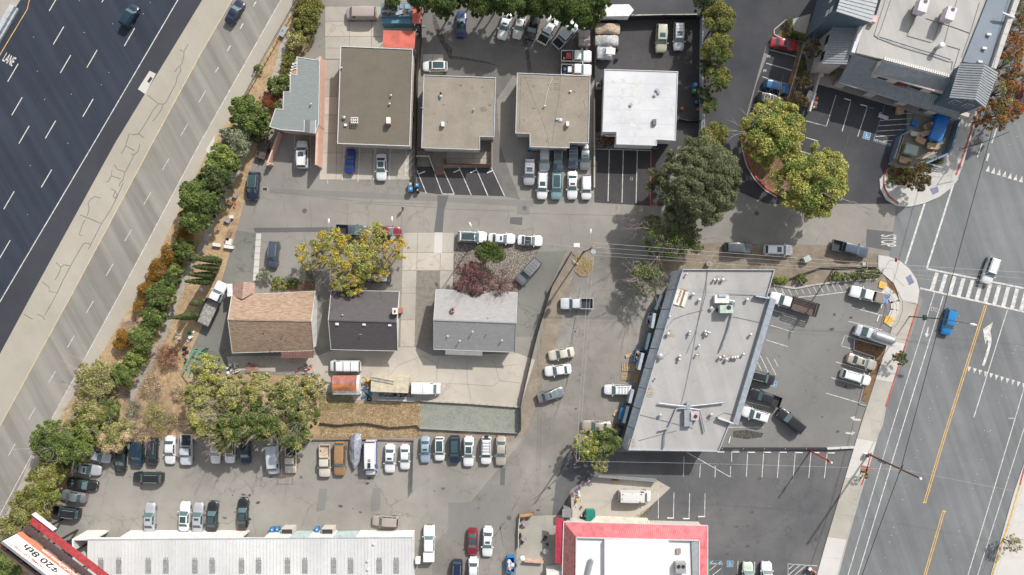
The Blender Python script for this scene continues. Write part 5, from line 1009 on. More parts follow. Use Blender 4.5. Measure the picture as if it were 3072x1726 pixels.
def roofbox(rows, t, x0, x1, y, off, name, mt, y0=None):
    """a thin panel lying on the roof between fractions of the roof length"""
    rf, re = t[2], t[3]; xa, xb = rows[rf][0], rows[re][0]
    g = MB(); pts = []
    def z(x):
        for i in range(rf, re):
            a, b = rows[i], rows[i+1]
            if b[0] <= x <= a[0]: u = (a[0]-x)/(a[0]-b[0]); return a[1]+(b[1]-a[1])*u+.018
        return rows[re][1]+.018
    X0 = xa+(xb-xa)*x0; X1 = xa+(xb-xa)*x1; Y0 = -y if y0 is None else y0
    xs = [X0]+[r[0] for r in rows[rf:re+1] if X1 < r[0] < X0]+[X1]; k = len(xs)
    g.add([(x, yy, z(x)+off) for yy in (Y0, y) for x in xs],[(i, i+1, k+i+1, k+i) for i in range(k-1)])
    return g.mesh(name, [mt]), z, xa, xb
NAMES = {'sedan': 'sedan', 'coupe': 'coupe', 'small': 'sedan', 'suv': 'suv', 'bigsuv': 'suv', 'hatch': 'hatchback', 'wagon': 'station_wagon', 'minivan': 'minivan', 'van': 'van', 'bigvan': 'van', 'pickup': 'pickup_truck', 'crew': 'pickup_truck', 'oldwagon': 'suv', 'cabonly': 'truck'}
CATS = {'sedan': 'car', 'coupe': 'car', 'small': 'car', 'suv': 'suv', 'bigsuv': 'suv', 'hatch': 'car', 'wagon': 'car', 'minivan': 'minivan', 'van': 'van', 'bigvan': 'van', 'pickup': 'pickup truck', 'crew': 'pickup truck', 'oldwagon': 'suv', 'cabonly': 'truck'}
PAINT = {
 'midnight': (.008,.025,.10), 'white': (.67,.67,.675), 'offwhite': (.55,.535,.50), 'cream': (.54,.49,.41), 'silver': (.43,.445,.47), 'grey': (.20,.205,.215), 'dgrey': (.085,.09,.10),
 'slate': (.075,.095,.13), 'black': (.014,.015,.018), 'navy': (.010,.016,.045), 'blue': (.006,.035,.22), 'sky': (.35,.43,.52), 'teal': (.22,.36,.38),
 'brightblue': (.01,.17,.42), 'red': (.30,.018,.025), 'maroon': (.17,.012,.022), 'champ': (.47,.42,.35), 'brown': (.30,.17,.085), 'dteal': (.008,.025,.05),
 'greige': (.34,.285,.26), 'palegreen': (.42,.50,.42), 'gold': (.36,.36,.27), 'midblue': (.01,.09,.24), 'palewhite': (.50,.53,.56), 'rustwhite': (.60,.59,.57)}
def heading(a): return -R(a)       # plan heading, measured clockwise on the plan
def car(kind, px, py, ang, length, color, label, opts='', group=None, mounth=.75):
    M = car_meshes(kind); t = TYPES[kind]; rows = M['rows']; pm = paint(color, PAINT[color],.35 if color in ('silver', 'grey', 'dgrey', 'slate', 'sky', 'teal', 'champ') else .05)
    L = length/17.0/1.008; w = W(px, py, mounth); nm = NAMES[kind]
    e = thing(nm if nm in ('van', 'pickup_truck', 'minivan', 'truck') else nm, label, CATS[kind],(w.x, w.y, 0.0), heading(ang), group)
    sx = max(.86, min(1.12, L/t[5])); e.scale = (sx, 1,1)
    body = linkobj('body', M['body'], e, [pm])
    linkobj('windshield', M['windshield'], e); 
    if 'tonneau' not in opts or True: linkobj('rear_window', M['rear_window'], e)
    for s in M['side']: linkobj('side_window', s, e)
    linkobj('grille', M['grille'], e)
    for k in ('hl', 'hr'): linkobj('headlight', M[k], e)
    if 'tl' in M:
        for k in ('tl', 'tr'): linkobj('taillight', M[k], e)
    for k in ('ml', 'mr'): linkobj('mirror', M[k], e, [pm])
    Lb = t[5]; wy = t[6]/2-.115; zr = .335 if kind not in ('pickup', 'crew', 'bigsuv', 'cabonly') else .37
    for x in (Lb*.305,-Lb*.295):
        for y in (wy, -wy):
            wh = linkobj('wheel', M['tyre'], e, loc=(x, y, zr)); linkobj('rim', M['rim'], wh)
    yr = rows[t[2]][2]
    def rb(x0, x1, y, off, name, mt, y0=None):
        me, z, xa, xb = roofbox(rows, t, x0, x1, y, off, name, mt, y0); linkobj(name, me, e); return z, xa, xb
    if 'sunroof' in opts: rb(.12,.42, yr*.62,.012, 'sunroof', M_glass)
    if 'pano' in opts: rb(.06,.90, yr*.78,.012, 'glass_roof', M_glass)
    if 'blackroof' in opts: rb(.02,.97, yr*.92,.010, 'roof_panel', M_trim)
    if 'silverroof' in opts: rb(.03,.95, yr*.86,.012, 'roof_panel', paint('silver', PAINT['silver'],.3))
    if 'rail' in opts or 'rack' in opts:
        me, z, xa, xb = roofbox(rows, t, 0,1,.1,0, 'x', M_trim)
        mt = M_trim if 'drack' in opts else M_metal
        for sg in (-1,1):
            g = MB(); g.beam((xa-.25, sg*yr*.86, z(xa-.25)+.06),(xb+.2, sg*yr*.86, z(xb+.2)+.06),.05,.05); linkobj('roof_rail', g.mesh('roof_rail', [mt]), e)
        if 'rack' in opts:
            for u in (.22,.42,.62,.82):
                x = xa+(xb-xa)*u; g = MB(); g.beam((x, -yr*.86, z(x)+.09),(x, yr*.86, z(x)+.09),.05,.04); linkobj('rack_bar', g.mesh('rack_bar', [mt]), e)
    if kind in ('pickup', 'crew') or 'bed' in opts:
        xb0 = rows[-1][0]-.02; xb1 = -t[5]/2; hw = t[6]/2*.97
        g = MB(); g.bbox(xb1, xb0, hw-.09, hw, .42,1.14); g.bbox(xb1, xb0,-hw, -hw+.09,.42,1.14); g.bbox(xb0-.07, xb0,-hw+.09, hw-.09,.42,1.14)
        linkobj('bed', g.mesh('bed', [pm]), e)
        g = MB(); g.bbox(xb1, xb1+.07,-hw+.09, hw-.09,.45,1.12); linkobj('tailgate', g.mesh('tailgate', [pm]), e)
        g = MB(); g.bbox(xb1+.07, xb0-.07,-hw+.09, hw-.09,.45,.62)
        for y in np.linspace(-hw+.25, hw-.25,7): g.bbox(xb1+.1, xb0-.1, y-.03, y+.03,.62,.64)
        linkobj('bed_floor', g.mesh('bed_floor', [M_metald if 'rustbed' not in opts else mat('rusty_bed', (.55,.50,.42),.8, var=.5, scale=4, c2=(.35,.22,.13))]), e)
        for sg in (-1,1):
            g = MB(); g.bbox(xb1-.015, xb1+.05, sg*hw-(.12 if sg > 0 else 0), sg*hw+(.12 if sg < 0 else 0),.7,1.05); linkobj('taillight', g.mesh('taillight', [M_tail]), e)
        if 'cap' in opts:
            g = MB(); g.slab([(xb1,-hw, 1.16),(xb1, hw, 1.16),(xb0, hw, 1.16),(xb0,-hw, 1.16)],.02); g.prism([(xb1+.05,-hw+.02),(xb1+.05, hw-.02),(xb0-.02, hw-.02),(xb0-.02,-hw+.02)],1.17,1.75)
            linkobj('bed_cap', g.mesh('bed_cap', [pm]), e)
    return e
def extra(e, name, mb, mt, smooth=False):
    return linkobj(name, mb.mesh(name, mt if isinstance(mt, (list, tuple)) else [mt], smooth=smooth), e)

G1 = 'cars parked along the back row of the bottom lot'; G2 = 'dealer cars packed in front of the tan-roofed shop'
C = car
# --- moving traffic
C('suv', 389,48,300,72, 'dteal', 'dark blue SUV driving alone on the dark freeway lanes')
C('sedan', 705,36,300,80, 'navy', 'navy sedan driving on the pale ramp beside the freeway')
C('suv', 2970,811,109,86, 'white', 'white SUV crossing the zebra crossing on the boulevard', 'rail')
C('hatch', 2846,966,104,81, 'brightblue', 'bright blue hatchback driving on the boulevard below the crosswalk')
C('sedan', 3072,292,104,84, 'red', 'red car half hidden behind the autumn street trees')
# --- upper block
C('van', 1084,42,180,90, 'greige', 'beige high-roof camper van parked by the blue container', '')
C('bigsuv', 907,464,270,84, 'white', 'white SUV with roof rails nosed into the peach-walled bay', 'rail sunroof')
C('bigsuv', 761,559,95,87, 'navy', 'navy SUV parked against the dry bank at the street end', 'pano rail')
C('small', 1050,483,274,74, 'blue', 'cobalt blue sedan parked in front of the big brown-roofed building')
C('sedan', 1144,502,90,82, 'white', 'white sedan with dark glass roof in front of the brown-roofed building', 'pano')
C('sedan', 1383,73,272,81, 'midnight', 'dark blue sedan standing alone behind the square tan-roofed shop', 'pano')
C('hatch', 1305,199,180,75, 'white', 'white crossover with black glass roof behind the square tan roof', 'pano')
C('sedan', 1514,78,104,82, 'white', 'white sedan leftmost in the angled row under the top trees', 'sunroof')
C('small', 1558,78,104,78, 'offwhite', 'pale silver sedan second from the left under the top trees')
C('suv', 1599,82,106,76, 'black', 'black SUV parked between two white vehicles under the top trees')
C('crew', 1646,89,299,94, 'white', 'white pickup with tools in its bed under the top trees')
C('crew', 1697,106,312,92, 'palewhite', 'silvery pickup with an empty black bed parked askew by the trailer')
e = C('pickup', 1729,170,1,92, 'white', 'white pickup carrying a red tank behind the tan roof')
g = MB(); g.bbox(-1.9,-.95,-.5,.5,.65,1.15); g.tube([(-1.4,0,1.1),(-1.4,0,1.32)],.25,12); extra(e, 'tank', g, mat('pink_tank', (.50,.09,.10),.5))
g = MB(); g.bbox(-2.45,-2.1,-.6,-.2,.65,.95); extra(e, 'toolbox', g, M_yellowcurb)
e = C('pickup', 1729,211,1,92, 'white', 'white work pickup loaded with reels, its tail over the tan roof edge')
g = MB(); g.bbox(-1.6,-.9,-.45,.5,.65,1.2); extra(e, 'equipment_box', g, M_cardw)
g = MB(); g.tube([(-2.2,.1,.7),(-2.2,.1,1.1)],.3,10); extra(e, 'hose_reel', g, M_bluebin)
C('bigsuv', 1984,115,92,85, 'gold', 'pale gold-green SUV parked behind the white-roofed shop', 'rail sunroof')
C('suv', 2036,110,91,84, 'silver', 'silver SUV beside the long pale fence behind the white roof', 'rack sunroof')
# --- dealer pack
C('bigsuv', 1588,515,92,83, 'silver', 'silver SUV set apart at the left of the packed dealer cars', 'rack sunroof', G2)
C('minivan', 1633,472,91,84, 'silver', 'silver minivan leftmost in the rear dealer row', 'rail', G2)
C('suv', 1674,474,90,84, 'slate', 'slate SUV second in the rear dealer row', 'sunroof rail', G2)
C('suv', 1719,465,90,84, 'slate', 'blue-grey SUV third in the rear dealer row under the eave', 'rack', G2)
C('sedan', 1755,472,91,78, 'grey', 'grey sedan rightmost in the rear dealer row', 'sunroof', G2)
C('suv', 1627,557,92,83, 'white', 'white SUV leftmost in the front dealer row', 'rail sunroof', G2)
C('suv', 1669,558,91,82, 'teal', 'pale teal SUV with open black sunroof in the front dealer row', 'pano', G2)
C('sedan', 1717,556,90,85, 'white', 'white sedan with a square sunroof in the front dealer row', 'sunroof', G2)
C('hatch', 1759,562,90,74, 'white', 'small white hatchback at the right end of the front dealer row', '', G2)
# --- street trees block
C('suv', 820,764,95,80, 'slate', 'dark slate SUV parked alone left of the yellow street tree', 'rail')
C('pickup', 1055,692,2,92, 'slate', 'dark pickup at the kerb half under the yellow tree')
C('sedan', 1165,695,2,78, 'maroon', 'maroon sedan at the kerb under the yellow tree')
C('suv', 1133,833,181,80, 'black', 'black SUV with silver roof panel below the yellow tree', 'silverroof')
C('minivan', 1052,838,180,76, 'palewhite', 'pale minivan mostly hidden under the yellow tree')
C('bigsuv', 1417,711,2,88, 'white', 'white SUV with long glass roof parked at the gravel bed kerb', 'pano rail')
C('sedan', 1505,716,2,82, 'white', 'white sedan parked between two white vehicles at the gravel bed', 'sunroof')
C('coupe', 1590,722,3,76, 'white', 'white coupe with black roof at the end of the kerb row', 'blackroof')
C('bigsuv', 1586,814,132,95, 'grey', 'grey SUV parked diagonally with its nose in the plum tree', 'rack')
# --- houses block
e = C('van', 1037,1098,180,92, 'white', 'white van with a black roof rack below the dark grey house')
for y in (-.78,-.98):
    g = MB(); g.beam((-2.4,-y-0.0 if False else y*-1,2.2),(3.3, y*-1,2.2),.07,.07); extra(e, 'rack_rail', g, M_metald)
for x in (-1.2,.1):
    g = MB(); g.beam((x, -.9,2.16),(x, .9,2.16),.05,.05); extra(e, 'rack_bar', g, M_metald)
e = C('van', 1278,1165,1,88, 'white', 'plain white van at the right end of the beige container')
g = MB(); g.beam((-.4,-.8,2.10),(-.4,.8,2.10),.04,.04); extra(e, 'roof_seam', g, M_greyp)
# --- alley
C('pickup', 1730,911,180,98, 'palewhite', 'silver pickup with a dark empty bed in the alley')
C('sedan', 1684,1062,170,80, 'cream', 'cream sedan parked on the alley edge, topmost of three sedans')
C('sedan', 1674,1111,173,82, 'white', 'white sedan with a dark rear window, middle of three in the alley', '')
C('sedan', 1653,1185,344,84, 'grey', 'grey sedan with green-tinted windshield, lowest of three in the alley', 'sunroof')
C('wagon', 1855,1170,181,86, 'white', 'white station wagon with roof rack nosed out from the long grey building', 'rack')
C('sedan', 1790,1278,183,88, 'champ', 'champagne sedan partly under the alley tree', '')
# --- commercial lot top right
C('sedan', 2352,133,10,83, 'red', 'red sedan in the first bay beside the blue-grey building', 'sunroof')
C('hatch', 2330,261,13,80, 'midblue', 'blue hatchback in the bay row by the ramped hedge')
C('suv', 2313,302,14,84, 'black', 'black SUV with a grey ribbed roof next to the blue hatchback', 'rack')
C('hatch', 2300,341,14,80, 'white', 'white hatchback whose front is under the yellow-green tree')
C('sedan', 2282,374,192,82, 'white', 'white sedan nosing out from under the yellow-green tree')
C('suv', 2404,480,13,84, 'grey', 'grey SUV glimpsed between the two yellow-green trees', 'sunroof')
C('minivan', 2215,744,2,84, 'dgrey', 'dark grey minivan parked on the brown verge')
C('suv', 2335,750,1,86, 'white', 'white SUV parked on the brown verge beside the utility box', 'sunroof rail')
C('crew', 2549,747,13,112, 'slate', 'dark blue-grey pickup parked near the STOP marking')
# --- shopping strip lot
e = C('pickup', 2603,885,194,112, 'white', 'white pickup loaded with a brown box and blue tarp by the hatched bays')
g = MB(); g.bbox(-2.2,-1.0,-.85,.85,1.0,1.5); extra(e, 'load_box', g, mat('tan_load', (.22,.18,.15)))
g = MB(); g.bbox(-3.0,-2.22,-.9,.9,.95,1.45); extra(e, 'tarp', g, mat('blue_tarp', (.16,.25,.40),.5, var=.5, scale=3))
e = C('cabonly', 2358,905,197,104, 'white', 'white stake-bed truck parked against the strip mall corner')
g = MB(); g.bbox(-5.0,-.75,-1.15,1.15,.85,.97); extra(e, 'bed_floor', g, mat('truck_bed_wood', (.12,.09,.075),.9, var=.3, scale=5))
for x0, x1, y0, y1 in ((-5.0,-.75,-1.2,-1.14),(-5.0,-.75,1.14,1.2),(-5.04,-4.98,-1.14,1.14),(-.8,-.72,-1.2,1.2)):
    for z in (1.15,1.45,1.75):
        g = MB(); g.bbox(x0, x1, y0, y1, z, z+.14); extra(e, 'stake_rail', g, M_metald)
for x in (-4.9,-3.6,-2.3,-1.0):
    for y in (-1.12,1.12):
        g = MB(); g.bbox(x, x+.07, y-.03, y+.03,.9,1.95); extra(e, 'stake', g, M_metald)
e = C('bigvan', 2618,1006,198.5,118, 'palewhite', 'long white service van with ladders and a round tank on top')
g = MB(); g.tube([(-2.6,0,2.75),(-2.3,0,2.75),(.6,0,2.75),(.9,0,2.75)],[.35,.62,.62,.35],14); extra(e, 'roof_tank', g, M_metal, 40)
for y in (-.85,.85):
    for dy in (-.18,.18):
        g = MB(); g.beam((-3.9 if y > 0 else -2.9, y+dy, 2.75),(.9, y+dy, 2.72),.05,.06); extra(e, 'ladder_rail', g, M_metal)
    for x in np.arange(-2.8,.8,.35):
        g = MB(); g.beam((x, y-.18,2.74),(x, y+.18,2.74),.04,.04); extra(e, 'ladder_rung', g, M_metal)
C('sedan', 2586,1086,17,94, 'champ', 'beige sedan in the bay below the white service van', 'sunroof')
C('wagon', 2568,1132,16.5,96, 'white', 'white SUV in the bay under the beige sedan', 'rail')
C('suv', 2283,1132,14,84, 'black', 'black SUV half under the strip mall eave by the hatched bay', 'rail')
C('crew', 2294,1193,199,98, 'black', 'black pickup nosed under the strip mall eave')
C('suv', 2266,1244,196,84, 'white', 'white SUV with sunroof nosed under the strip mall eave', 'sunroof rail')
C('bigsuv', 2372,1263,219,96, 'black', 'black SUV driving diagonally across the strip mall lot', '')
# --- red roof lot
e = C('van', 1904,1488,1,97, 'rustwhite', 'white van with rust patches parked in the fenced yard')
for x, y, sx, sy in ((-2.2,.6,.25,.2),(.9,.65,.4,.12),(.7,-.7,.3,.2),(-.6,.8,.2,.08),(-2.3,-.2,.1,.4)):
    g = MB(); g.prism([(x-sx/2, y-sy/2),(x+sx*.3, y-sy*.6),(x+sx/2, y+sy*.2),(x, y+sy/2),(x-sx*.4, y+sy*.3)],2.02,2.085); extra(e, 'rust_patch', g, mat('rust', (.24,.09,.045),.9))
C('suv', 2243,1729,270,84, 'palegreen', 'pale green hatchback cut off by the bottom edge', '')
C('suv', 2299,1728,270,84, 'white', 'white SUV with roof rack cut off by the bottom edge', 'rack')
# --- bottom lot, left curve
C('coupe', 293,1368,15,80, 'silver', 'silver coupe with its tail under the green trees, top of the left curve')
C('sedan', 261,1408,8,84, 'silver', 'silver sedan with sunroof second along the left curve', 'sunroof')
C('sedan', 247,1453,9,93, 'black', 'black sedan with blue-tinted glass third along the left curve')
C('sedan', 218,1489,190,84, 'grey', 'grey sedan with its boot to the lot, fourth along the left curve')
C('suv', 199,1537,187,84, 'black', 'black SUV lowest along the left curve', 'rail')
C('suv', 445,1433,181,97, 'black', 'black SUV standing crosswise in the lane with a door open', 'rail')
C('sedan', 362,1379,93,87, 'black', 'black sedan first in the back row by the bushes', '', G1)
C('bigsuv', 412,1358,92,84, 'dteal', 'black SUV under dry twigs, second in the back row', '', G1)
C('suv', 457,1356,92,84, 'black', 'black SUV third in the back row', 'rail', G1)
C('coupe', 510,1351,91,87, 'white', 'white coupe with black roof and windows in the back row', '', G1)
C('pickup', 560,1349,91,92, 'palewhite', 'silver old pickup under the yellow branches in the back row', '', G1)
C('small', 647,1351,92,84, 'white', 'white sedan partly under branches in the back row', '', G1)
C('hatch', 690,1350,91,88, 'white', 'white hatchback with full black roof in the back row', 'blackroof', G1)
C('coupe', 735,1358,90,74, 'dteal', 'dark teal coupe poking out from the big tree', '', G1)
C('van', 820,1377,87,90, 'palewhite', 'silver van under the edge of the big tree', '', G1)
e = C('pickup', 873,1377,90,82, 'cream', 'cream pickup carrying an orange pipe rack in the back row', '', G1)
for y in (-1.25,1.25):
    g = MB(); g.beam((-2.6, y, 2.0),(3.2, y*1.05,1.9),.05); extra(e, 'pipe', g, mat('orange_pipe', (.45,.22,.12)))
for x in (-.6,3.1):
    g = MB(); g.beam((x, -1.7,1.95),(x, 1.7,1.95),.05); extra(e, 'pipe', g, MATS['orange_pipe'])
C('pickup', 975,1382,90,97, 'cream', 'cream old pickup with rust-streaked bed in the back row', 'rustbed', G1)
C('oldwagon', 1020,1376,91,102, 'brown', 'tan-brown old SUV next to the covered boat', '', G1)
e = C('bigvan', 1114,1372,90,103, 'white', 'white camper van with blue sides right of the covered boat', '', G1)
g = MB(); g.bbox(-.1,.35,-.22,.22,2.5,2.62); extra(e, 'roof_hatch', g, M_greyp)
g = MB(); g.bbox(.55,1.4,-.28,.22,2.53,2.60); extra(e, 'solar_panel', g, M_glassb)
g = MB(); g.bbox(-2.9,2.6,.92,1.04,.8,1.5); g.bbox(-2.9,2.6,-1.04,-.92,.8,1.5); extra(e, 'side_stripe', g, paint('blue', PAINT['blue']))
C('sedan', 1170,1376,91,88, 'white', 'white sedan with sunroof left of the standing metal gate', 'sunroof', G1)
C('small', 1215,1372,90,77, 'white', 'small white sedan right beside the metal gate', '', G1)
C('small', 1276,1349,90,81, 'sky', 'pale blue sedan right of the metal gate', 'sunroof', G1)
C('hatch', 1319,1347,90,72, 'white', 'small white hatchback with black glass roof in the back row', 'pano', G1)
C('suv', 1364,1349,90,83, 'navy', 'navy SUV with red taillights in the back row', 'pano', G1)
C('sedan', 1406,1355,91,97, 'white', 'long white sedan with dark glass roof in the back row', 'pano', G1)
e = C('suv', 1459,1352,91,83, 'white', 'white off-roader with roof rack and spare wheel in the back row', 'rack drack', G1)
g = MB(); g.tube([(-2.35,0,1.1),(-2.62,0,1.1)],.36,14); extra(e, 'spare_wheel', g, M_tyre)
C('sedan', 1503,1353,91,90, 'champ', 'beige old sedan at the right end of the back row', '', G1)
# --- bottom lot, lower row
C('sedan', 449,1554,272,90, 'silver', 'silver sedan with sunroof alone against the long white building', 'sunroof')
C('coupe', 553,1550,273,88, 'white', 'white coupe with long black roof against the long white building', 'pano')
C('sedan', 594,1553,272,89, 'silver', 'silver sedan wedged between the white and black cars at the white building', 'sunroof')
C('sedan', 637,1550,272,94, 'black', 'black sedan beside the silver sedan at the white building', 'pano')
C('sedan', 729,1540,271,93, 'black', 'black sedan standing apart at the white building', 'pano')
C('hatch', 1157,1564,183,86, 'greige', 'taupe crossover with orange-red tail parked along the white building', '')
C('crew', 1288,1629,270,104, 'white', 'white pickup with bed cover right of the white building', 'cap')
C('coupe', 1417,1627,91,82, 'maroon', 'dark red sports car beside a white sedan', 'pano')
C('sedan', 1463,1626,92,92, 'white', 'white sedan with sunroof right of the dark red sports car', 'sunroof')
C('suv', 1371,1722,92,84, 'navy', 'dark blue SUV with red taillights at the bottom edge', 'rail')
C('sedan', 1420,1716,91,88, 'white', 'white sedan at the bottom edge below the dark red sports car')
C('hatch', 219,1652,215,70, 'dteal', 'dark jeep with its front up beside the billboard', '')
# --- white truck with dump bed by the cypresses
def dump_truck():
    w = W(640,912,.8); e = thing('dump_truck', 'white flatbed truck with an empty grey bed beside the cypresses', 'truck', (w.x, w.y, 0), heading(295))
    M = car_meshes('cabonly'); pm = paint('white', PAINT['white'])
    for k, nm in (('body', 'body'),('windshield', 'windshield'),('rear_window', 'rear_window'),('grille', 'grille'),('hl', 'headlight'),('hr', 'headlight'),('ml', 'mirror'),('mr', 'mirror')):
        o = linkobj(nm, M[k], e, [pm] if k in ('body', 'ml', 'mr') else None, loc=(1.3,0,0))
    for s in M['side']: linkobj('side_window', s, e, loc=(1.3,0,0))
    for x in (3.0,-2.2):
        for y in (-.95,.95):
            wh = linkobj('wheel', M['tyre'], e, loc=(x, y, .38)); linkobj('rim', M['rim'], wh)
    bed = mat('truck_bed_steel', (.30,.29,.27),.7, var=.3, scale=3)
    g = MB(); g.bbox(-3.9,.55,-1.2,1.2,.9,1.05); extra(e, 'bed_floor', g, bed)
    for b in ((-3.9,.55,-1.28,-1.2,.9,1.7),(-3.9,.55,1.2,1.28,.9,1.7),(-3.98,-3.9,-1.28,1.28,.9,1.6),(.55,.63,-1.28,1.28,.9,1.9)):
        g = MB(); g.bbox(*b); extra(e, 'bed_side', g, M_metald)
dump_truck()
# --- covered cars
def covered(px, py, ang, L, label, c, kind='sedan', bright=None):
    w = W(px, py, .75); e = thing('covered_car', label, 'car', (w.x, w.y, 0), heading(ang), 'cars under covers beside the pines')
    rows, fx, fy, fz = rows_of(kind); t = TYPES[kind]; f = L/17/t[5]; pts = []; n = len(rows)
    mb = MB(); rr = random.Random(px); ring = []
    for r in rows:
        x, zt, wr, zb, ww = r
        half = [(0, zt+.05),(wr*.6, zt+.04),(wr*1.02, zt-.02),(ww*1.02, zb),(ww*1.05,.5*zb),(ww*1.03,.12)]
        q = [Vector((x*f+rr.uniform(-.03,.03),-y+rr.uniform(-.04,.04), z+rr.uniform(-.035,.035))) for y, z in half[::-1]][:-1]+[Vector((x*f+rr.uniform(-.03,.03), y+rr.uniform(-.04,.04), z+rr.uniform(-.035,.035))) for y, z in half]
        ring.append(q)
    m = len(ring[0]); fs = []
    for i in range(n-1):
        for k in range(m-1): fs.append((i*m+k, (i+1)*m+k, (i+1)*m+k+1, i*m+k+1))
    fs.append(tuple(range(m))); fs.append(tuple((n-1)*m+k for k in range(m-1,-1,-1)))
    mb.add([v for r in ring for v in r], fs); extra(e, 'cover', mb, c, 60)
    for x in (t[5]*.3*f, -t[5]*.3*f):
        for y in (-t[6]/2+.12, t[6]/2-.12): linkobj('wheel', car_meshes('sedan')['tyre'], e, loc=(x, y, .33))
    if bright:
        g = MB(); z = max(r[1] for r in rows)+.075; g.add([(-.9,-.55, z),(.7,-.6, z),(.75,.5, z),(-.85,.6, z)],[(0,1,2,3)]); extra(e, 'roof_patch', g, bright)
fab1 = mat('tan_car_cover', (.42,.33,.25),.8, var=.25, scale=2.5, bumps=.6); fab2 = mat('grey_car_cover', (.38,.38,.37),.7, var=.2, scale=2.5, bumps=.6); fab3 = mat('silver_car_cover', (.50,.53,.58),.45,.2, var=.3, scale=2.5, bumps=.6)
covered(1822,87,182,76, 'tan fabric covered car, top of the three covered cars', fab1)
covered(1819,123,181,73, 'dull grey covered car between the tan and the shiny silver ones', fab2)
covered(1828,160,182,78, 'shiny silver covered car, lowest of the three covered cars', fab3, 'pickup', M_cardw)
# --- trailers, boat, motorcycle
w = W(1752,120,.9); e = thing('box_trailer', 'small brown-grey box trailer with two white wheels by the silver pickup', 'trailer', (w.x, w.y, 0), R(90))
g = MB(); g.bbox(-1.25,1.35,-.98,.98,.5,1.75); extra(e, 'box', g, mat('taupe_panel', (.30,.26,.25),.6))
g = MB(); g.bbox(-.02,.05,-1.0,1.0,1.75,1.78); extra(e, 'roof_seam', g, M_metald)
for y in (-.5,.35):
    g = MB(); g.tube([(-1.5, y, .35),(-1.5, y, .55)],.30,14); o = extra(e, 'wheel', g, M_tyre); g = MB(); g.tube([(-1.5, y, .54),(-1.5, y, .60)],.22,12); linkobj('rim', g.mesh('rim', [M_cardw]), o)
w = W(1843,39,1.2); e = thing('cargo_trailer', 'long white enclosed cargo trailer behind the black fence', 'trailer', (w.x, w.y, 0), R(1))
g = MB(); g.prism([(-2.8,-1.0),(2.4,-1.0),(3.2,0),(2.4,1.0),(-2.2,1.0),(-2.8,.3)],.5,2.3); extra(e, 'box', g, mat('trailer_white', (.70,.71,.72),.4))
for x in (-1.5,0,1.5,2.4): g = MB(); g.bbox(x, x+.04,-1., 1., 2.3,2.33); extra(e, 'roof_rib', g, M_metal)
g = MB(); g.bbox(-.6,.8,1.15,1.5,.4,.7); extra(e, 'fender', g, M_metal); g = MB(); g.beam((2.4,-.7,.5),(4.0,0,.5),.1); g.beam((2.4,.7,.5),(4.0,0,.5),.1); extra(e, 'tongue', g, M_metald)
for x in (-.7,.4):
    for y in (-.95,.95): linkobj('wheel', car_meshes('sedan')['tyre'], e, loc=(x, y, .33))
w = W(789,452,.5); e = thing('utility_trailer', 'dark brown covered utility trailer beside the peach wall', 'trailer', (w.x, w.y, 0), heading(108))
g = MB(); g.bbox(-1.7,1.5,-.85,.85,.45,.95); extra(e, 'box', g, mat('brown_tarp', (.095,.07,.065),.6, var=.3, scale=3))
g = MB(); g.beam((1.5,0,.45),(2.6,0,.4),.09); extra(e, 'tongue', g, M_metald)
for y in (-1.0,1.0): wh = linkobj('wheel', car_meshes('sedan')['tyre'], e, loc=(-.3, y, .33)); linkobj('rim', car_meshes('sedan')['rim'], wh)
w = W(1066,1352,.9); e = thing('covered_boat', 'boat under a pointed silver cover between the brown SUV and camper van', 'boat', (w.x, w.y, 0), heading(92))
mb = MB(); ring = []
for i, (x, ww, zt) in enumerate(((-3.0,.45,1.0),(-2.7,.7,1.5),(-2.0,1.0,1.7),(-.6,1.05,2.0),(.8,1.0,1.6),(2.0,.75,1.3),(2.8,.35,1.15),(3.15,.05,1.05))):
    ring.append([Vector((x, -ww, .55)), Vector((x, -ww, .9)), Vector((x+.08*(i % 2),-ww*.5,(zt+.95)/2+.06*(i % 2))), Vector((x, 0, zt)), Vector((x-.08*(i % 2), ww*.5,(zt+.95)/2)), Vector((x, ww, .9)), Vector((x, ww, .55))])
m = 7; fs = [(i*m+k, (i+1)*m+k, (i+1)*m+k+1, i*m+k+1) for i in range(7) for k in range(6)]+[(0,1,2,3,4,5,6)]
mb.add([v for r in ring for v in r], fs); extra(e, 'cover', mb, mat('boat_cover', (.36,.38,.43),.4,.3, var=.25, scale=2, bumps=.5))
mb = MB(); mb.prism([(-2.8,-.8),(1.9,-.7),(2.9,0),(1.9,.7),(-2.8,.8)],.35,.6); extra(e, 'hull', mb, M_cardw)
for y in (-.95,.95): linkobj('wheel', car_meshes('sedan')['tyre'], e, loc=(-.6, y, .33))
w = W(2438,1712,.5); e = thing('motorcycle', 'orange and silver motorcycle on the hatched bay at the bottom edge', 'motorcycle', (w.x, w.y, 0), heading(35))
g = MB(); g.tube([(-.6,-.06,.32),(-.6,.06,.32)],.32,14); extra(e, 'wheel', g, M_tyre); g = MB(); g.tube([(.75,-.05,.32),(.75,.05,.32)],.32,14); extra(e, 'wheel', g, M_tyre)
g = MB(); g.tube([(-.7,0,.75),(-.1,0,.85),(.35,0,.95),(.55,0,.7)],[.1,.2,.22,.08],8); extra(e, 'tank', g, mat('orange_tank', (.45,.10,.05),.4))
g = MB(); g.beam((.5,-.4,1.05),(.5,.4,1.05),.04); g.beam((.5,0,1.0),(.75,0,.32),.07); g.beam((-.6,0,.35),(.3,0,.5),.22); extra(e, 'frame', g, M_metal)
g = MB(); g.bbox(-1.1,-.6,-.28,.28,.8,1.1); extra(e, 'luggage_box', g, M_cardw)
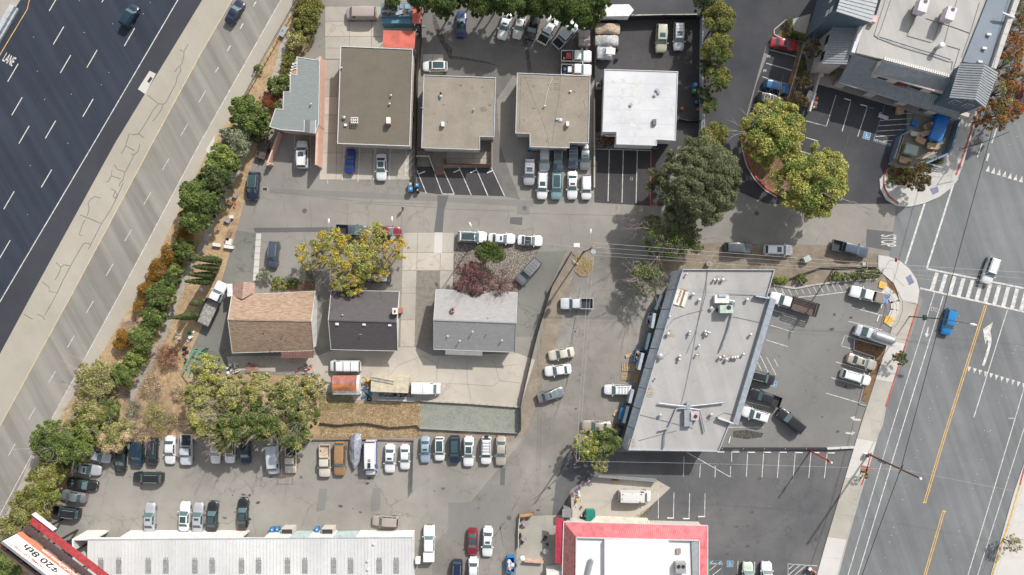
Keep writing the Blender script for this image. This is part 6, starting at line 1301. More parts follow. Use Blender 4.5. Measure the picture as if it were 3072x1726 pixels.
# ================================================================ vegetation
LM = {
 'green': leafmat('leaf_green', [(.075,.11,.03),(.15,.20,.055),(.22,.26,.075)]),
 'bright': leafmat('leaf_bright', [(.13,.18,.04),(.23,.275,.07),(.29,.33,.10)]),
 'dark': leafmat('leaf_dark', [(.05,.075,.026),(.10,.13,.045),(.145,.17,.06)]),
 'pine': leafmat('leaf_pine', [(.041,.074,.022),(.088,.128,.030),(.149,.176,.041)]),
 'cedar': leafmat('leaf_cedar', [(.075,.09,.045),(.155,.17,.085),(.25,.245,.125)]),
 'yellowgreen': leafmat('leaf_yellowgreen', [(.25,.265,.06),(.40,.40,.11),(.50,.46,.15)]),
 'yellow': leafmat('leaf_yellow', [(.357,.315,.053),(.578,.441,.074),(.252,.273,.053)]),
 'gold': leafmat('leaf_gold', [(.525,.336,.042),(.609,.441,.063),(.315,.315,.053)]),
 'olive': leafmat('leaf_olive', [(.20,.205,.08),(.34,.32,.125),(.46,.42,.18)]),
 'hedge': leafmat('leaf_hedge', [(.12,.135,.035),(.22,.225,.055),(.34,.31,.09)]),
 'orange': leafmat('leaf_orange', [(.20,.105,.02),(.30,.165,.03),(.16,.12,.03)]),
 'rust': leafmat('leaf_rust', [(.336,.179,.116),(.462,.263,.168),(.263,.158,.084)]),
 'plum': leafmat('leaf_plum', [(.102,.042,.042),(.180,.084,.078),(.264,.156,.144)], trans=.1),
 'autumn': leafmat('leaf_autumn', [(.126,.147,.026),(.357,.147,.042),(.441,.116,.063)]),
 'brownleaf': leafmat('leaf_brown', [(.063,.068,.023),(.147,.105,.037),(.210,.126,.053)]),
 'straw': leafmat('leaf_straw', [(.42,.30,.16),(.56,.44,.28),(.36,.27,.15)]),
 'grey': leafmat('leaf_greygreen', [(.147,.168,.105),(.263,.284,.179),(.357,.357,.231)]),
 'redshrub': leafmat('leaf_red', [(.231,.063,.032),(.315,.105,.053),(.158,.105,.032)]),
}
M_bark = mat('bark', (.15,.115,.085),.9, var=.3, scale=5); M_twig = mat('grey_twig', (.30,.255,.235),.9, var=.25, scale=6); M_twigp = mat('pink_twig', (.33,.24,.24),.9, var=.2, scale=6)
def leaves(name, lobes, n_per, size, m, parent, flat=.55, seed=0, elong=1.7, fill=.35):
    """leaf quads spread on and inside a set of ellipsoidal clumps (x,y,z,rx,ry,rz)"""
    r = np.random.default_rng(seed+17); allc = []; alln = []
    for (x, y, z, rx, ry, rz) in lobes:
        k = max(12, int(n_per*1.3*rx*ry*math.pi)); d = r.normal(size=(k, 3)); d /= np.linalg.norm(d, axis=1)[:, None]
        d[:, 2] = np.where(d[:, 2] < -.25,-d[:, 2]*.6, d[:, 2])
        rad = np.where(r.random(k) < fill, r.random(k)**.5,.86+.22*r.random(k)); bumpy = 1+.12*np.sin(d[:, 0]*7+x*3)*np.cos(d[:, 1]*6+y*2)
        p = d*(rad*bumpy)[:, None]*np.array([rx, ry, rz])+np.array([x, y, z]); allc.append(p); alln.append(d)
    c = np.concatenate(allc); nn = np.concatenate(alln); k = len(c)
    keep = c[:, 2] > .05; c, nn = c[keep], nn[keep]; k = len(c)
    nn = nn*flat+r.normal(size=(k, 3))*.5+np.array([0,0,.35]); nn /= np.linalg.norm(nn, axis=1)[:, None]
    a = np.cross(nn, r.normal(size=(k, 3))); a /= np.linalg.norm(a, axis=1)[:, None]; b = np.cross(nn, a)
    s = .86*size*(.65+.7*r.random(k))[:, None]; a *= s*elong/2; b *= s/2
    v = np.empty((k, 4,3)); v[:, 0] = c-a; v[:, 1] = c+b; v[:, 2] = c+a; v[:, 3] = c-b
    v = v.reshape(-1,3)-np.array(org(parent))
    me = bpy.data.meshes.new(name); me.vertices.add(4*k); me.vertices.foreach_set('co', v.ravel().astype(np.float32))
    me.loops.add(4*k); me.loops.foreach_set('vertex_index', np.arange(4*k, dtype=np.int32)); me.polygons.add(k)
    me.polygons.foreach_set('loop_start', np.arange(0,4*k, 4, dtype=np.int32)); me.polygons.foreach_set('loop_total', np.full(k, 4, dtype=np.int32))
    me.materials.append(m); me.update(calc_edges=True); o = bpy.data.objects.new(name, me); COL.objects.link(o); o.parent = parent; ORG[o.name] = org(parent); return o
def twigs(mb, base, tip, r0, depth, rr, spread=.5):
    base = Vector(base); tip = Vector(tip); mid = base.lerp(tip, .5)+Vector((rr.uniform(-1,1), rr.uniform(-1,1), rr.uniform(-.3,.5)))*(tip-base).length*.10
    mb.tube([base, mid, tip],[r0, r0*.7, r0*.4],5 if r0 > .04 else 3, cap=False)
    if depth > 0:
        L = (tip-base).length
        for i in range(3):
            s = mid.lerp(tip, rr.random()); d = (tip-base).normalized()+Vector((rr.uniform(-1,1), rr.uniform(-1,1), rr.uniform(-.35,.6)))*spread
            twigs(mb, s, s+d.normalized()*L*rr.uniform(.4,.65), r0*.5, depth-1, rr, spread)
def crown_lobes(cx, cy, zc, R_, hz, rr, lob=.34, n=None, squash=1.0, rotl=0):
    out = []; n = n or max(7, int(6+R_*R_*1.0))
    for i in range(n):
        a = i*2.39996+rr.uniform(-.3,.3); q = math.sqrt((i+.5)/n)*(1-lob*.75); q *= rr.uniform(.84,1.08)*(1+.13*math.sin(3*a+cx)+.09*math.sin(5*a+cy)) if n > 12 else rr.uniform(.88,1.08)
        rx = R_*lob*rr.uniform(.75,1.2); x = math.cos(a)*q*R_; y = math.sin(a)*q*R_*squash
        x, y = x*math.cos(rotl)-y*math.sin(rotl), x*math.sin(rotl)+y*math.cos(rotl)
        z = zc+hz*math.sqrt(max(0,1-(q*.98)**2))*rr.uniform(.45,1.0)-hz*.3*(q > .7)*rr.random()
        out.append((cx+x, cy+y, z, rx, rx*rr.uniform(.8,1.1), rx*rr.uniform(.6,.85)))
    return out
SEED = [0]
def tree(px, py, rp, top, kind, label, name='tree', cat='tree', group=None, dens=125, leaf=.19, lob=.30, squash=1.0, rot=0, bare=0, barek=None, kind2=None, fill=.35, low=None, flat=.55, sparse=1.0, nl=None):
    """px,py crown centre on the photo plan, rp crown radius, top = crown top in metres"""
    SEED[0] += 1; rr = random.Random(SEED[0]*31+5); zc = top*.62 if top > 3 else top*.35; hm = top*.75
    w = W(px, py, hm); R_ = rp/S*(1-hm/H)
    e = thing(name, label, cat, (w.x, w.y, 0),0, group)
    hz = top-zc-R_*lob*.5 if top > 3 else top*.55
    lb = crown_lobes(w.x, w.y, zc, R_, max(.3, hz), rr, lob, nl, squash, rot)
    if sparse < 1: lb = [l for l in lb if rr.random() < sparse] or lb[:4]
    if top > 3 or bare:
        mb = MB(); zb = zc*.45 if top > 3 else .15; r0 = max(.07, R_*.055)
        mb.tube([(w.x, w.y, 0),(w.x+.1, w.y-.05, zb),(w.x, w.y, zc)],[r0*1.4, r0, r0*.6],8); mb.build('trunk', M_bark, e)
        mb = MB()
        for l in lb[:14] if not bare else lb: 
            mb.tube([(w.x, w.y, zb*rr.uniform(.9,1.6)),((w.x+l[0])/2,(w.y+l[1])/2,(zb+l[2])/2+.3),(l[0], l[1], l[2])],[r0*.5, r0*.32, r0*.14],5, cap=False)
        mb.build('limbs', M_bark, e)
    else: mb = MB(); mb.tube([(w.x, w.y, 0),(w.x, w.y, top*.6)],[.06,.03],6); mb.build('stem', M_bark, e)
    if kind2:
        h_ = [l for i, l in enumerate(lb) if i % 3 != 1]; g_ = [l for i, l in enumerate(lb) if i % 3 == 1]
        leaves('crown', h_, dens, leaf, LM[kind], e, flat, SEED[0], fill=fill); leaves('crown', g_, dens, leaf, LM[kind2], e, flat, SEED[0]+500, fill=fill)
    else: leaves('crown', lb, dens, leaf, LM[kind], e, flat, SEED[0], fill=fill)
    # loose outer sprays give a ragged outline
    sp = []
    for i in range(int(10+R_*7)):
        a = rr.random()*6.283; q = R_*rr.uniform(.74,1.0); sp.append((w.x+math.cos(a)*q, w.y+math.sin(a)*q*squash if not rot else w.y+math.sin(a)*q*.7, zc+rr.uniform(-.2,.5)*hz, R_*.10+.08, R_*.10+.08, R_*.08+.05))
    if squash == 1.0: leaves('outer_foliage', sp, dens*1.1, leaf, LM[kind], e, flat, SEED[0]+900, fill=.9)
    if bare:
        mb = MB()
        for i in range(bare):
            a = rr.random()*6.283; q = R_*rr.uniform(.5,1.15); twigs(mb, (w.x, w.y, zc*.7),(w.x+math.cos(a)*q, w.y+math.sin(a)*q, top*rr.uniform(.75,1.05)), max(.03, R_*.014),2, rr)
        mb.build('bare_twigs', barek or M_twig, e)
    return e
def twigbush(px, py, rp, top, label, m, n=34, leafk=None, dens=60, name='dry_shrub'):
    SEED[0] += 1; rr = random.Random(SEED[0]*13); w = W(px, py, top*.7); R_ = rp/S; e = thing(name, label, 'shrub', (w.x, w.y, 0)); mb = MB()
    for i in range(n):
        a = rr.random()*6.283; q = R_*rr.uniform(.3,1.05); twigs(mb, (w.x+rr.uniform(-.2,.2), w.y+rr.uniform(-.2,.2),.05),(w.x+math.cos(a)*q, w.y+math.sin(a)*q, top*rr.uniform(.35,1.0)),.028,2, rr, .7)
    mb.build('branches', m, e)
    if leafk: leaves('foliage', crown_lobes(w.x, w.y, top*.4, R_, top*.4, rr, .3), dens, .13, LM[leafk], e, .5, SEED[0], fill=.7)
    return e
# hedge line at the top
for i, (x, y, r, k, top, lab) in enumerate(((935,-40,46, 'hedge', 3.6, 'olive-green bush topmost of the hedge line at the frame top'),(928,25,44, 'hedge', 3.4, 'dense olive-green bush, upper part of the hedge line by the pad'),(915,78,38, 'hedge', 3.2, 'olive-green bush below the hedge top beside the pad'),(888,120,36, 'olive', 3.0, 'bush with pale blossom and brown leaves in the hedge line'),(868,178,28, 'hedge', 2.6, 'small bush behind the trellis of the stepped house'),(862,212,24, 'hedge', 2.2, 'low bush beside the steps of the stepped house'),(832,252,36, 'green', 3.0, 'round green bush left of the stepped roof'))):
    tree(x, y, r, top, k, lab, 'bush', 'bush', 'bushes in the hedge line', dens=190, leaf=.16)
tree(773,205,14,1.4, 'green', 'small green bush growing through the guardrail', 'bush', 'bush', dens=220, leaf=.13)
tree(806,300,30,1.8, 'redshrub', 'reddish low shrub beside the stepped house', 'bush', 'bush', dens=120, leaf=.15); tree(835,325,22,2.0, 'bright', 'yellow-green shrub at the stepped house corner', 'bush', 'bush', dens=140, leaf=.15)
G3 = 'broad green trees between the ramp and the verge'
for x, y, r, k, top, lab in ((742,342,58, 'green', 6.5, 'large rounded green tree nearest the stepped house'),(790,372,34, 'green', 4.5, 'smaller green tree under the stepped roof corner'),(700,425,52, 'grey', 6, 'grey-green tree above the brown utility trailer'),(668,478,52, 'bright', 6, 'yellow-green rounded tree third down the ramp edge'),(645,535,52, 'dark', 6.5, 'dark green tree between the yellow-green and broad trees'),(588,590,54, 'green', 7, 'broad green tree reaching over the ramp edge'),(625,610,46, 'dark', 6, 'dark tree next to the utility boxes'),(585,655,48, 'green', 6, 'green tree lowest of the big ramp group')):
    tree(x, y, r, top, k, lab, 'broadleaf_tree', 'tree', G3, dens=170, leaf=.19, lob=.30)
for x, y, r, k, top, lab, nm in ((553,752,37, 'green', 3.4, 'round green bush beside the top cypress', 'bush'),(526,810,25, 'bright', 2.6, 'small bright green bush right of the orange hedge', 'bush'),(482,885,45, 'green', 4.0, 'dense green bush at the lower end of the orange hedge', 'bush'),(460,952,37, 'green', 3.5, 'green bush beside the pale twiggy patch', 'bush'),(427,1017,43, 'green', 3.8, 'large green bush next to the small orange bush', 'bush'),(400,1075,34, 'bright', 3.0, 'light green bush below the small orange bush', 'bush'),(374,1125,40, 'green', 3.4, 'green bush above the dry slope', 'bush')):
    tree(x, y, r, top, k, lab, nm, 'bush', 'round bushes along the ramp verge', dens=190, leaf=.17)
G4 = 'orange berry hedge along the ramp'
for x, y, r, sq, ro, lab in ((548,712,40,.62, R(60), 'orange-brown hedge bush under the broad green trees'),(512,765,44,.62, R(60), 'orange-brown hedge bush behind the round green bush'),(470,815,44,.6, R(58), 'orange-brown hedge bush left of the bright green bush'),(440,868,40,.62, R(58), 'orange-brown hedge bush left of the dense green bush'),(415,918,24,.7, R(50), 'orange-brown hedge tip beside the pale twigs'),(366,1022,36,.72, R(75), 'isolated orange-brown bush by the ramp shoulder')):
    tree(x, y, r, 2.2, 'orange', lab, 'bush', 'hedge bush', G4, dens=260, leaf=.12, squash=sq, rot=ro, lob=.36)
twigbush(400,965,30,1.0, 'pale pink leafless shrub at the ramp shoulder', M_twigp, 26)
twigbush(505,1062,40,2.2, 'rust-pink dried shrub beside the tyre pile', mat('rust_twig', (.36,.20,.14)),40, 'rust', 110)
tree(280,1140,60,4.0, 'olive', 'spreading olive tree overhanging the ramp line', 'olive_tree', 'tree', dens=120, leaf=.16, bare=14, barek=M_twigp); twigbush(255,1205,42,2.0, 'pink leafless shrub under the spreading olive tree', M_twigp, 36); twigbush(335,1165,28,1.6, 'small pinkish bare shrub on the dry slope', M_twigp, 26)
twigbush(455,1150,48,2.0, 'grey-brown dried bush below the swale', M_twig, 44, 'straw', 40); twigbush(470,1250,52,2.4, 'tangled grey bush right of the yellow hedge', M_twig, 50, 'olive', 60); twigbush(425,1300,44,2.4, 'tangled grey-brown bush over the black parked cars', M_twig, 46, 'straw', 50); twigbush(400,1225,30,1.4, 'low grey-green bush on the dry slope', M_twig, 30, 'grey', 70)
G5 = 'trees massed in the lower left corner'
for x, y, r, k, k2, top, lab in ((262,1240,50, 'olive', 'hedge', 4, 'yellow-olive tree above the dark green one'),(325,1235,34, 'green', 'hedge', 3.2, 'small green tree on the slope left of tangled twigs'),(150,1322,58, 'green', 'dark', 6.5, 'dark green tree overhanging the ramp, leftmost of its row'),(215,1345,56, 'green', 'bright', 7, 'deep green tree shading the silver coupe'),(258,1305,40, 'bright', None, 5, 'bright green tree above the silver coupe'),(335,1312,50, 'olive', 'straw', 4.5, 'golden-olive tree above the black parked cars'),(150,1412,48, 'hedge', 'olive', 5, 'olive tree left of the silver sedan'),(125,1468,58, 'hedge', 'bright', 5.5, 'yellow-green tree left of the black sedan'),(85,1525,60, 'hedge', 'olive', 5, 'yellow-green tree above the billboard'),(40,1575,45, 'olive', 'hedge', 4.5, 'olive tree at the left edge above the billboard'),(15,1700,50, 'green', None, 4.5, 'green tree in the corner below the billboard'),(20,1625,36, 'hedge', None, 4, 'yellow-green tree left of the billboard corner')):
    tree(x, y, r, top, k, lab, 'broadleaf_tree', 'tree', G5, dens=150, leaf=.17, kind2=k2, bare=5)
G6 = 'yellow-green trees massed behind the houses'
for x, y, r, k, k2, top, lab in ((618,1112,48, 'yellowgreen', 'olive', 6.5, 'yellow-green tree by the green gate, topmost left'),(600,1185,50, 'yellowgreen', 'olive', 7, 'yellowish tree at the left side of the mass'),(618,1265,56, 'olive', 'yellowgreen', 7.5, 'tree with grey branches, lower left of the mass'),(690,1180,58, 'olive', 'yellowgreen', 8, 'tree with yellow tips in the upper middle of the mass'),(700,1275,60, 'green', 'olive', 8.5, 'tall green tree in the lower middle of the mass'),(770,1170,52, 'olive', 'yellowgreen', 7.5, 'tree below the lumber pile'),(790,1265,62, 'green', 'olive', 8.5, 'dense tree above the silver van'),(865,1185,58, 'olive', 'green', 8, 'tree right of centre in the mass'),(905,1240,52, 'olive', 'green', 8, 'tree leaning to the grass strip'),(935,1165,42, 'olive', 'yellowgreen', 6.5, 'tree touching the rusty shed, top right of the mass'),(880,1305,52, 'green', 'olive', 7.5, 'green tree above the cream pickup, bottom right of the mass'),(665,1325,40, 'yellowgreen', 'olive', 6, 'yellow tree hanging over white sedans')):
    tree(x, y, r, top, k, lab, 'broadleaf_tree', 'tree', G6, dens=150, leaf=.18, kind2=k2, bare=9, lob=.26)
G7 = 'yellow street trees by the parked cars'
for x, y, r, k, k2, top, lab in ((930,765,44, 'yellow', 'olive', 6.0, 'pale yellow tree at the left of the yellow group'),(1000,745,60, 'yellow', 'yellowgreen', 7.5, 'large yellow tree in the middle over the dark pickup'),(1068,785,62, 'yellowgreen', 'yellow', 7.5, 'yellow-green tree above the pale minivan'),(1118,712,48, 'yellowgreen', 'yellow', 6.5, 'yellow-green tree between pickup and maroon sedan'),(1185,752,42, 'gold', 'yellow', 6.0, 'golden tree at the right of the yellow group'),(1042,842,50, 'yellow', 'yellowgreen', 6.0, 'yellow tree over the pale minivan roof'),(1135,810,34, 'yellow', None, 5, 'small yellow tree above the black SUV')):
    tree(x, y, r, top, k, lab, 'yellow_tree', 'tree', G7, dens=95, leaf=.17, kind2=k2, bare=7, lob=.24, sparse=.88, fill=.5)
twigbush(925,825,34,2.0, 'grey leafless bush below the pale yellow tree', M_twig, 34, 'grey', 60)
tree(789,828,24,1.8, 'grey', 'grey-green flowering shrub behind the brown house porch', 'bush', 'bush', dens=240, leaf=.12); tree(835,851,23,1.5, 'bright', 'clipped yellow-green shrub, middle of the brown house bed', 'bush', 'bush', dens=260, leaf=.12); tree(877,851,17,1.4, 'green', 'clipped green shrub, right of the brown house bed', 'bush', 'bush', dens=260, leaf=.12)
for x, lab in ((1012, 'low green shrub at the charcoal house corner'),(1048, 'low green shrub in front of the charcoal house')): tree(x, 866,18,1.3, 'green', lab, 'bush', 'bush', dens=240, leaf=.12)
tree(1468,757,52,4.5, 'pine', 'dark olive tree in the gravel bed', 'olive_tree', 'tree', dens=170, leaf=.15, squash=.7, lob=.3)
tree(1415,840,55,4.5, 'plum', 'purple plum tree left in the gravel bed', 'plum_tree', 'tree', dens=120, leaf=.14, bare=16, barek=mat('plum_twig', (.19,.11,.11)), lob=.24); tree(1500,858,46,4.0, 'plum', 'sparser purple plum tree beside the grey SUV', 'plum_tree', 'tree', dens=70, leaf=.13, bare=20, barek=MATS['plum_twig'], lob=.24)
tree(1823,417,17,1.3, 'redshrub', 'small red shrub in the shop gravel bed', 'bush', 'bush', dens=220, leaf=.12); tree(1842,411,8,.9, 'green', 'tiny green shrub next to the red shrub', 'bush', 'bush', dens=240, leaf=.1)
# cedar and elm by the street
e = tree(2098,543,128,13, 'cedar', 'huge grey-green cedar overhanging the street', 'cedar_tree', 'tree', dens=190, leaf=.15, lob=.13, nl=190, fill=.5, flat=.8)
tree(2005,700,78,8, 'green', 'elm with green foliage under the cedar', 'elm_tree', 'tree', dens=85, leaf=.17, bare=14, kind2='cedar', lob=.24); twigbush(1938,672,40,7, 'dead leafless tree top beside the green elm', M_twigp, 30, name='dead_tree')
tree(1945,835,60,6, 'grey', 'half-bare tree at the strip mall corner', 'elm_tree', 'tree', dens=70, leaf=.16, bare=34, barek=M_twigp, kind2='bright', lob=.25, sparse=.8)
tree(2065,720,50,7, 'green', 'green elm right of the dead tree', 'elm_tree', 'tree', dens=90, leaf=.17, bare=8, lob=.26)
tree(2322,398,98,9, 'yellowgreen', 'yellow-green tree covering the white parked cars', 'sweetgum_tree', 'tree', dens=115, leaf=.21, lob=.2, nl=52, kind2='bright', fill=.4, bare=6); tree(2440,545,108,10, 'yellowgreen', 'larger yellow-green tree over the red kerb corner', 'sweetgum_tree', 'tree', dens=115, leaf=.21, lob=.2, nl=58, kind2='bright', fill=.4, bare=6)
G8 = 'tall conifers along the fenced lot'
for x, y, r, k, k2, top, lab in ((2118,15,38, 'dark', None, 6, 'dark conifer topmost at the frame edge'),(2160,55,48, 'hedge', 'green', 8, 'tall green conifer second from the top'),(2155,140,50, 'hedge', 'green', 8, 'tall green conifer beside the silver SUV'),(2155,232,40, 'hedge', 'green', 6.5, 'conifer beside the blue bin'),(2128,315,26, 'green', 'hedge', 4.0, 'small conifer right of the red pot'),(2142,402,42, 'hedge', 'olive', 6.0, 'golden-green conifer above the cedar'),(2120,200,26, 'dark', None, 5.0, 'dark conifer squeezed against the pale fence'),(2112,280,22, 'dark', None, 4, 'narrow dark conifer against the pale fence')):
    tree(x, y, r, top, k, lab, 'conifer_tree', 'tree', G8, dens=240, leaf=.14, kind2=k2, lob=.34)
G9 = 'pines massed along the top edge'
for x, y, r, top, lab in ((1178,5,22,5, 'small pine over the blue container'),(1262,-2,34,7, 'pine beside the red lean-to'),(1335,12,44,8, 'pine above the lone blue sedan'),(1400,-22,40,8, 'pine partly cut off by the top edge, behind the blue sedan'),(1445,6,44,8, 'pine left of the angled white cars'),(1515,-5,50,9, 'pine over the leftmost angled sedan'),(1555,8,38,8.5, 'pine hanging over the black SUV'),(1620,-8,50,9.5, 'pine behind the white pickups'),(1662,12,44,9, 'pine touching the white tool pickup'),(1732,28,54,10, 'big pine above the small box trailer'),(1785,0,50,9, 'rightmost pine beside the white cargo trailer'),(1595,14,44,8, 'low pine branch mass above the black SUV'),(1695,28,42,8.5, 'low pine above the silvery pickup'),(1765,38,40,8, 'low pine between box trailer and covered cars'),(1480,4,38,7, 'low pine left of the leftmost angled sedan')):
    tree(x, y, r, top, 'pine', lab, 'pine_tree', 'tree', G9, dens=210, leaf=.16, lob=.34, nl=26)
for x, y, r, lab in ((2442,145,28, 'dark brown-leaved tree nearest the red sedan'),(2415,240,26, 'brown-leaved tree beside the blue hatchback'),(2392,305,32, 'brown-leaved tree above the yellow-green tree')): tree(x, y, r, 4.0, 'brownleaf', lab, 'small_tree', 'tree', 'brown trees beside the lower wing', dens=110, leaf=.15, bare=6, lob=.28)
def clipped(px0, py0, px1, py1, w_, h_, k, label):
    SEED[0] += 1; a, b = W(px0, py0, h_), W(px1, py1, h_); e = thing('hedge', label, 'hedge', ((a.x+b.x)/2,(a.y+b.y)/2,0)); n = max(2, int((b-a).length/(w_*.45))); lb = []
    for i in range(n+1): p = a.lerp(b, i/n); lb.append((p.x, p.y, h_*.5, w_*.55, w_*.55, h_*.55))
    leaves('foliage', lb, 170,.13, LM[k], e, .5, SEED[0], fill=.3); return e
clipped(2371,60,2374,100,1.1,1.3, 'dark', 'dark clipped hedge leg beside the entrance slab'); clipped(2375,100,2412,112,1.3,1.4, 'dark', 'dark clipped hedge running to the blue tower wall'); clipped(2413,185,2405,215,1.0,1.2, 'dark', 'low dark hedge in the bed by the wing'); clipped(2325,838,2358,842,1.2,1.0, 'bright', 'low green hedge at the strip mall corner'); clipped(2785,492,2822,480,1.3,.8, 'dark', 'dark clipped hedge behind the blue fence')
G10 = 'small round shrubs on the brown verge'
for x, y, r, lab in ((2407,836,17, 'round shrub standing alone on the verge'),(2512,828,15, 'first shrub from the left in the shrub row'),(2540,830,14, 'second shrub from the left in the shrub row'),(2568,830,14, 'third shrub in the row, below the pole'),(2600,823,16, 'fourth shrub in the shrub row'),(2631,820,14, 'last shrub at the right of the shrub row'),(2590,808,9, 'smallest shrub, just above the row')): tree(x, y, r, 1.2, 'green', lab, 'shrub', 'shrub', G10, dens=260, leaf=.12)
tree(2753,528,46,5, 'brownleaf', 'bronze-green tree on the corner island', 'small_tree', 'tree', dens=170, leaf=.16, lob=.28, bare=6)
for x, y, r, k, lab in ((2676,506,12, 'dark', 'dark round shrub at the island fence'),(2676,543,13, 'green', 'green shrub at the red kerb of the island'),(2700,538,11, 'dark', 'small shrub between two island shrubs'),(2703,512,10, 'brownleaf', 'brown shrub beside the island tree')): tree(x, y, r, 1.1, k, lab, 'shrub', 'shrub', dens=260, leaf=.12)
G11 = 'autumn street trees beside the boulevard'
for x, y, r, k2, top, lab in ((3066,20,34, 'green', 7, 'greenish street tree topmost at the right edge'),(3055,75,36, 'brownleaf', 7, 'green and brown street tree by the small gable'),(3040,135,42, 'autumn', 7, 'orange-red street tree by the long parapet'),(3028,190,40, 'green', 7, 'red and green street tree beside the tower roof'),(3050,235,30, 'autumn', 6.5, 'red street tree at the right edge'),(3010,272,50, 'olive', 7.5, 'olive-brown street tree right of the tower'),(2985,345,50, 'brownleaf', 7.5, 'lowest street tree with red tips'),(3035,330,34, 'autumn', 6.5, 'red-tipped street tree beside the red car')):
    tree(x, y, r, top, 'autumn', lab, 'street_tree', 'tree', G11, dens=100, leaf=.17, kind2=k2, bare=6, lob=.26)
tree(2702,1074,22,3.2, 'dark', 'young street tree in the sidewalk below the signal mast', 'street_tree', 'tree', dens=140, leaf=.15, lob=.34); tree(2597,1429,13,2.6, 'dark', 'thin sapling beside the wooden pole', 'sapling', 'tree', dens=150, leaf=.13); tree(3041,1632,27,3.5, 'olive', 'thin-leaved tree on the east sidewalk', 'street_tree', 'tree', dens=80, leaf=.14, bare=6)
tree(1762,1340,46,5.5, 'yellowgreen', 'yellow-green half of the alley tree', 'alley_tree', 'tree', dens=120, leaf=.17, kind2='bright', lob=.27); tree(1818,1325,46,5.5, 'green', 'green half of the alley tree beside the strip mall', 'alley_tree', 'tree', dens=140, leaf=.17, lob=.27); tree(1800,1395,26,4, 'olive', 'small olive shrub below the alley tree', 'bush', 'bush', dens=130, leaf=.15)
# undergrowth closing the gaps along the ramp
for i, (x, y, r, k, lab) in enumerate(((905,50,34, 'dark', 'dark undergrowth bush under the upper hedge line'),(900,100,30, 'hedge', 'low olive undergrowth under the middle of the hedge line'),(766,395,34, 'dark', 'dark bush in the gap below the stepped roof corner'),(610,560,40, 'green', 'bush closing the gap above the broad green tree'),(535,745,26, 'dark', 'dark low bush between cypress and orange hedge'),(505,840,30, 'dark', 'dark low bush below the bright green bush'),(470,918,28, 'green', 'low bush joining two green ramp bushes'),(440,985,26, 'green', 'low bush above the isolated orange bush'),(352,1120,34, 'olive', 'olive undergrowth beside the spreading olive tree'),(310,1185,36, 'olive', 'dry olive undergrowth on the upper corner slope'),(225,1290,44, 'olive', 'yellowish undergrowth joining the corner trees'),(300,1278,34, 'hedge', 'golden undergrowth above the black parked cars'),(182,1390,36, 'dark', 'dark undergrowth left of the silver coupe'),(370,1290,34, 'olive', 'olive undergrowth beside the tangled grey bush'),(110,1505,40, 'olive', 'olive undergrowth above the black suv at the curve'))):
    tree(x, y, r, 2.4, k, lab, 'bush', 'bush', 'undergrowth along the ramp', dens=150, leaf=.15, lob=.34, bare=3)
twigbush(545,1180,34,1.2, 'flattened dry weeds left of the yellow-green mass', M_twig, 30, 'straw', 70); twigbush(520,1260,34,1.2, 'tan dry weeds above the silver old pickup', M_twig, 30, 'straw', 70); twigbush(380,1180,26,1.2, 'small grey dead shrub beside the swale end', M_twig, 24)
# cypresses
def cypress(bx, by, hgt, rad, label):
    SEED[0] += 1; w = W(bx, by); e = thing('cypress_tree', label, 'tree', (w.x, w.y, 0),0, 'slender cypresses beside the truck court'); mb = MB(); mb.tube([(w.x, w.y, 0),(w.x, w.y, hgt*.9)],[.12,.03],6); mb.build('trunk', M_bark, e)
    n = int(hgt*2.6); lb = []
    for i in range(n): t = i/n; r_ = rad*(math.sin(min(1,(t+.12)*2.2)*math.pi/2))*(1-t)**.55+.06; lb.append((w.x+.05*math.sin(i*2.1), w.y+.05*math.cos(i*1.7),.3+t*(hgt-.3), r_, r_, .42))
    leaves('crown', lb, 900,.12, LM['dark'], e, .6, SEED[0], fill=.15)
for bx, by, hg, ra, lab in ((664,782,11.4,.62, 'slender cypress, topmost of the upright four'),(656,805,9.6,.6, 'slender cypress, second of the four'),(645,827,9.9,.56, 'slender cypress, third of the four'),(637,846,10.2,.56, 'slender cypress just above the white truck cab'),(612,909,5.6,.55, 'short cypress beside the truck bed'),(600,946,9.8,.68, 'cypress with a long pointed top behind the truck bed')): cypress(bx, by, hg, ra, lab)
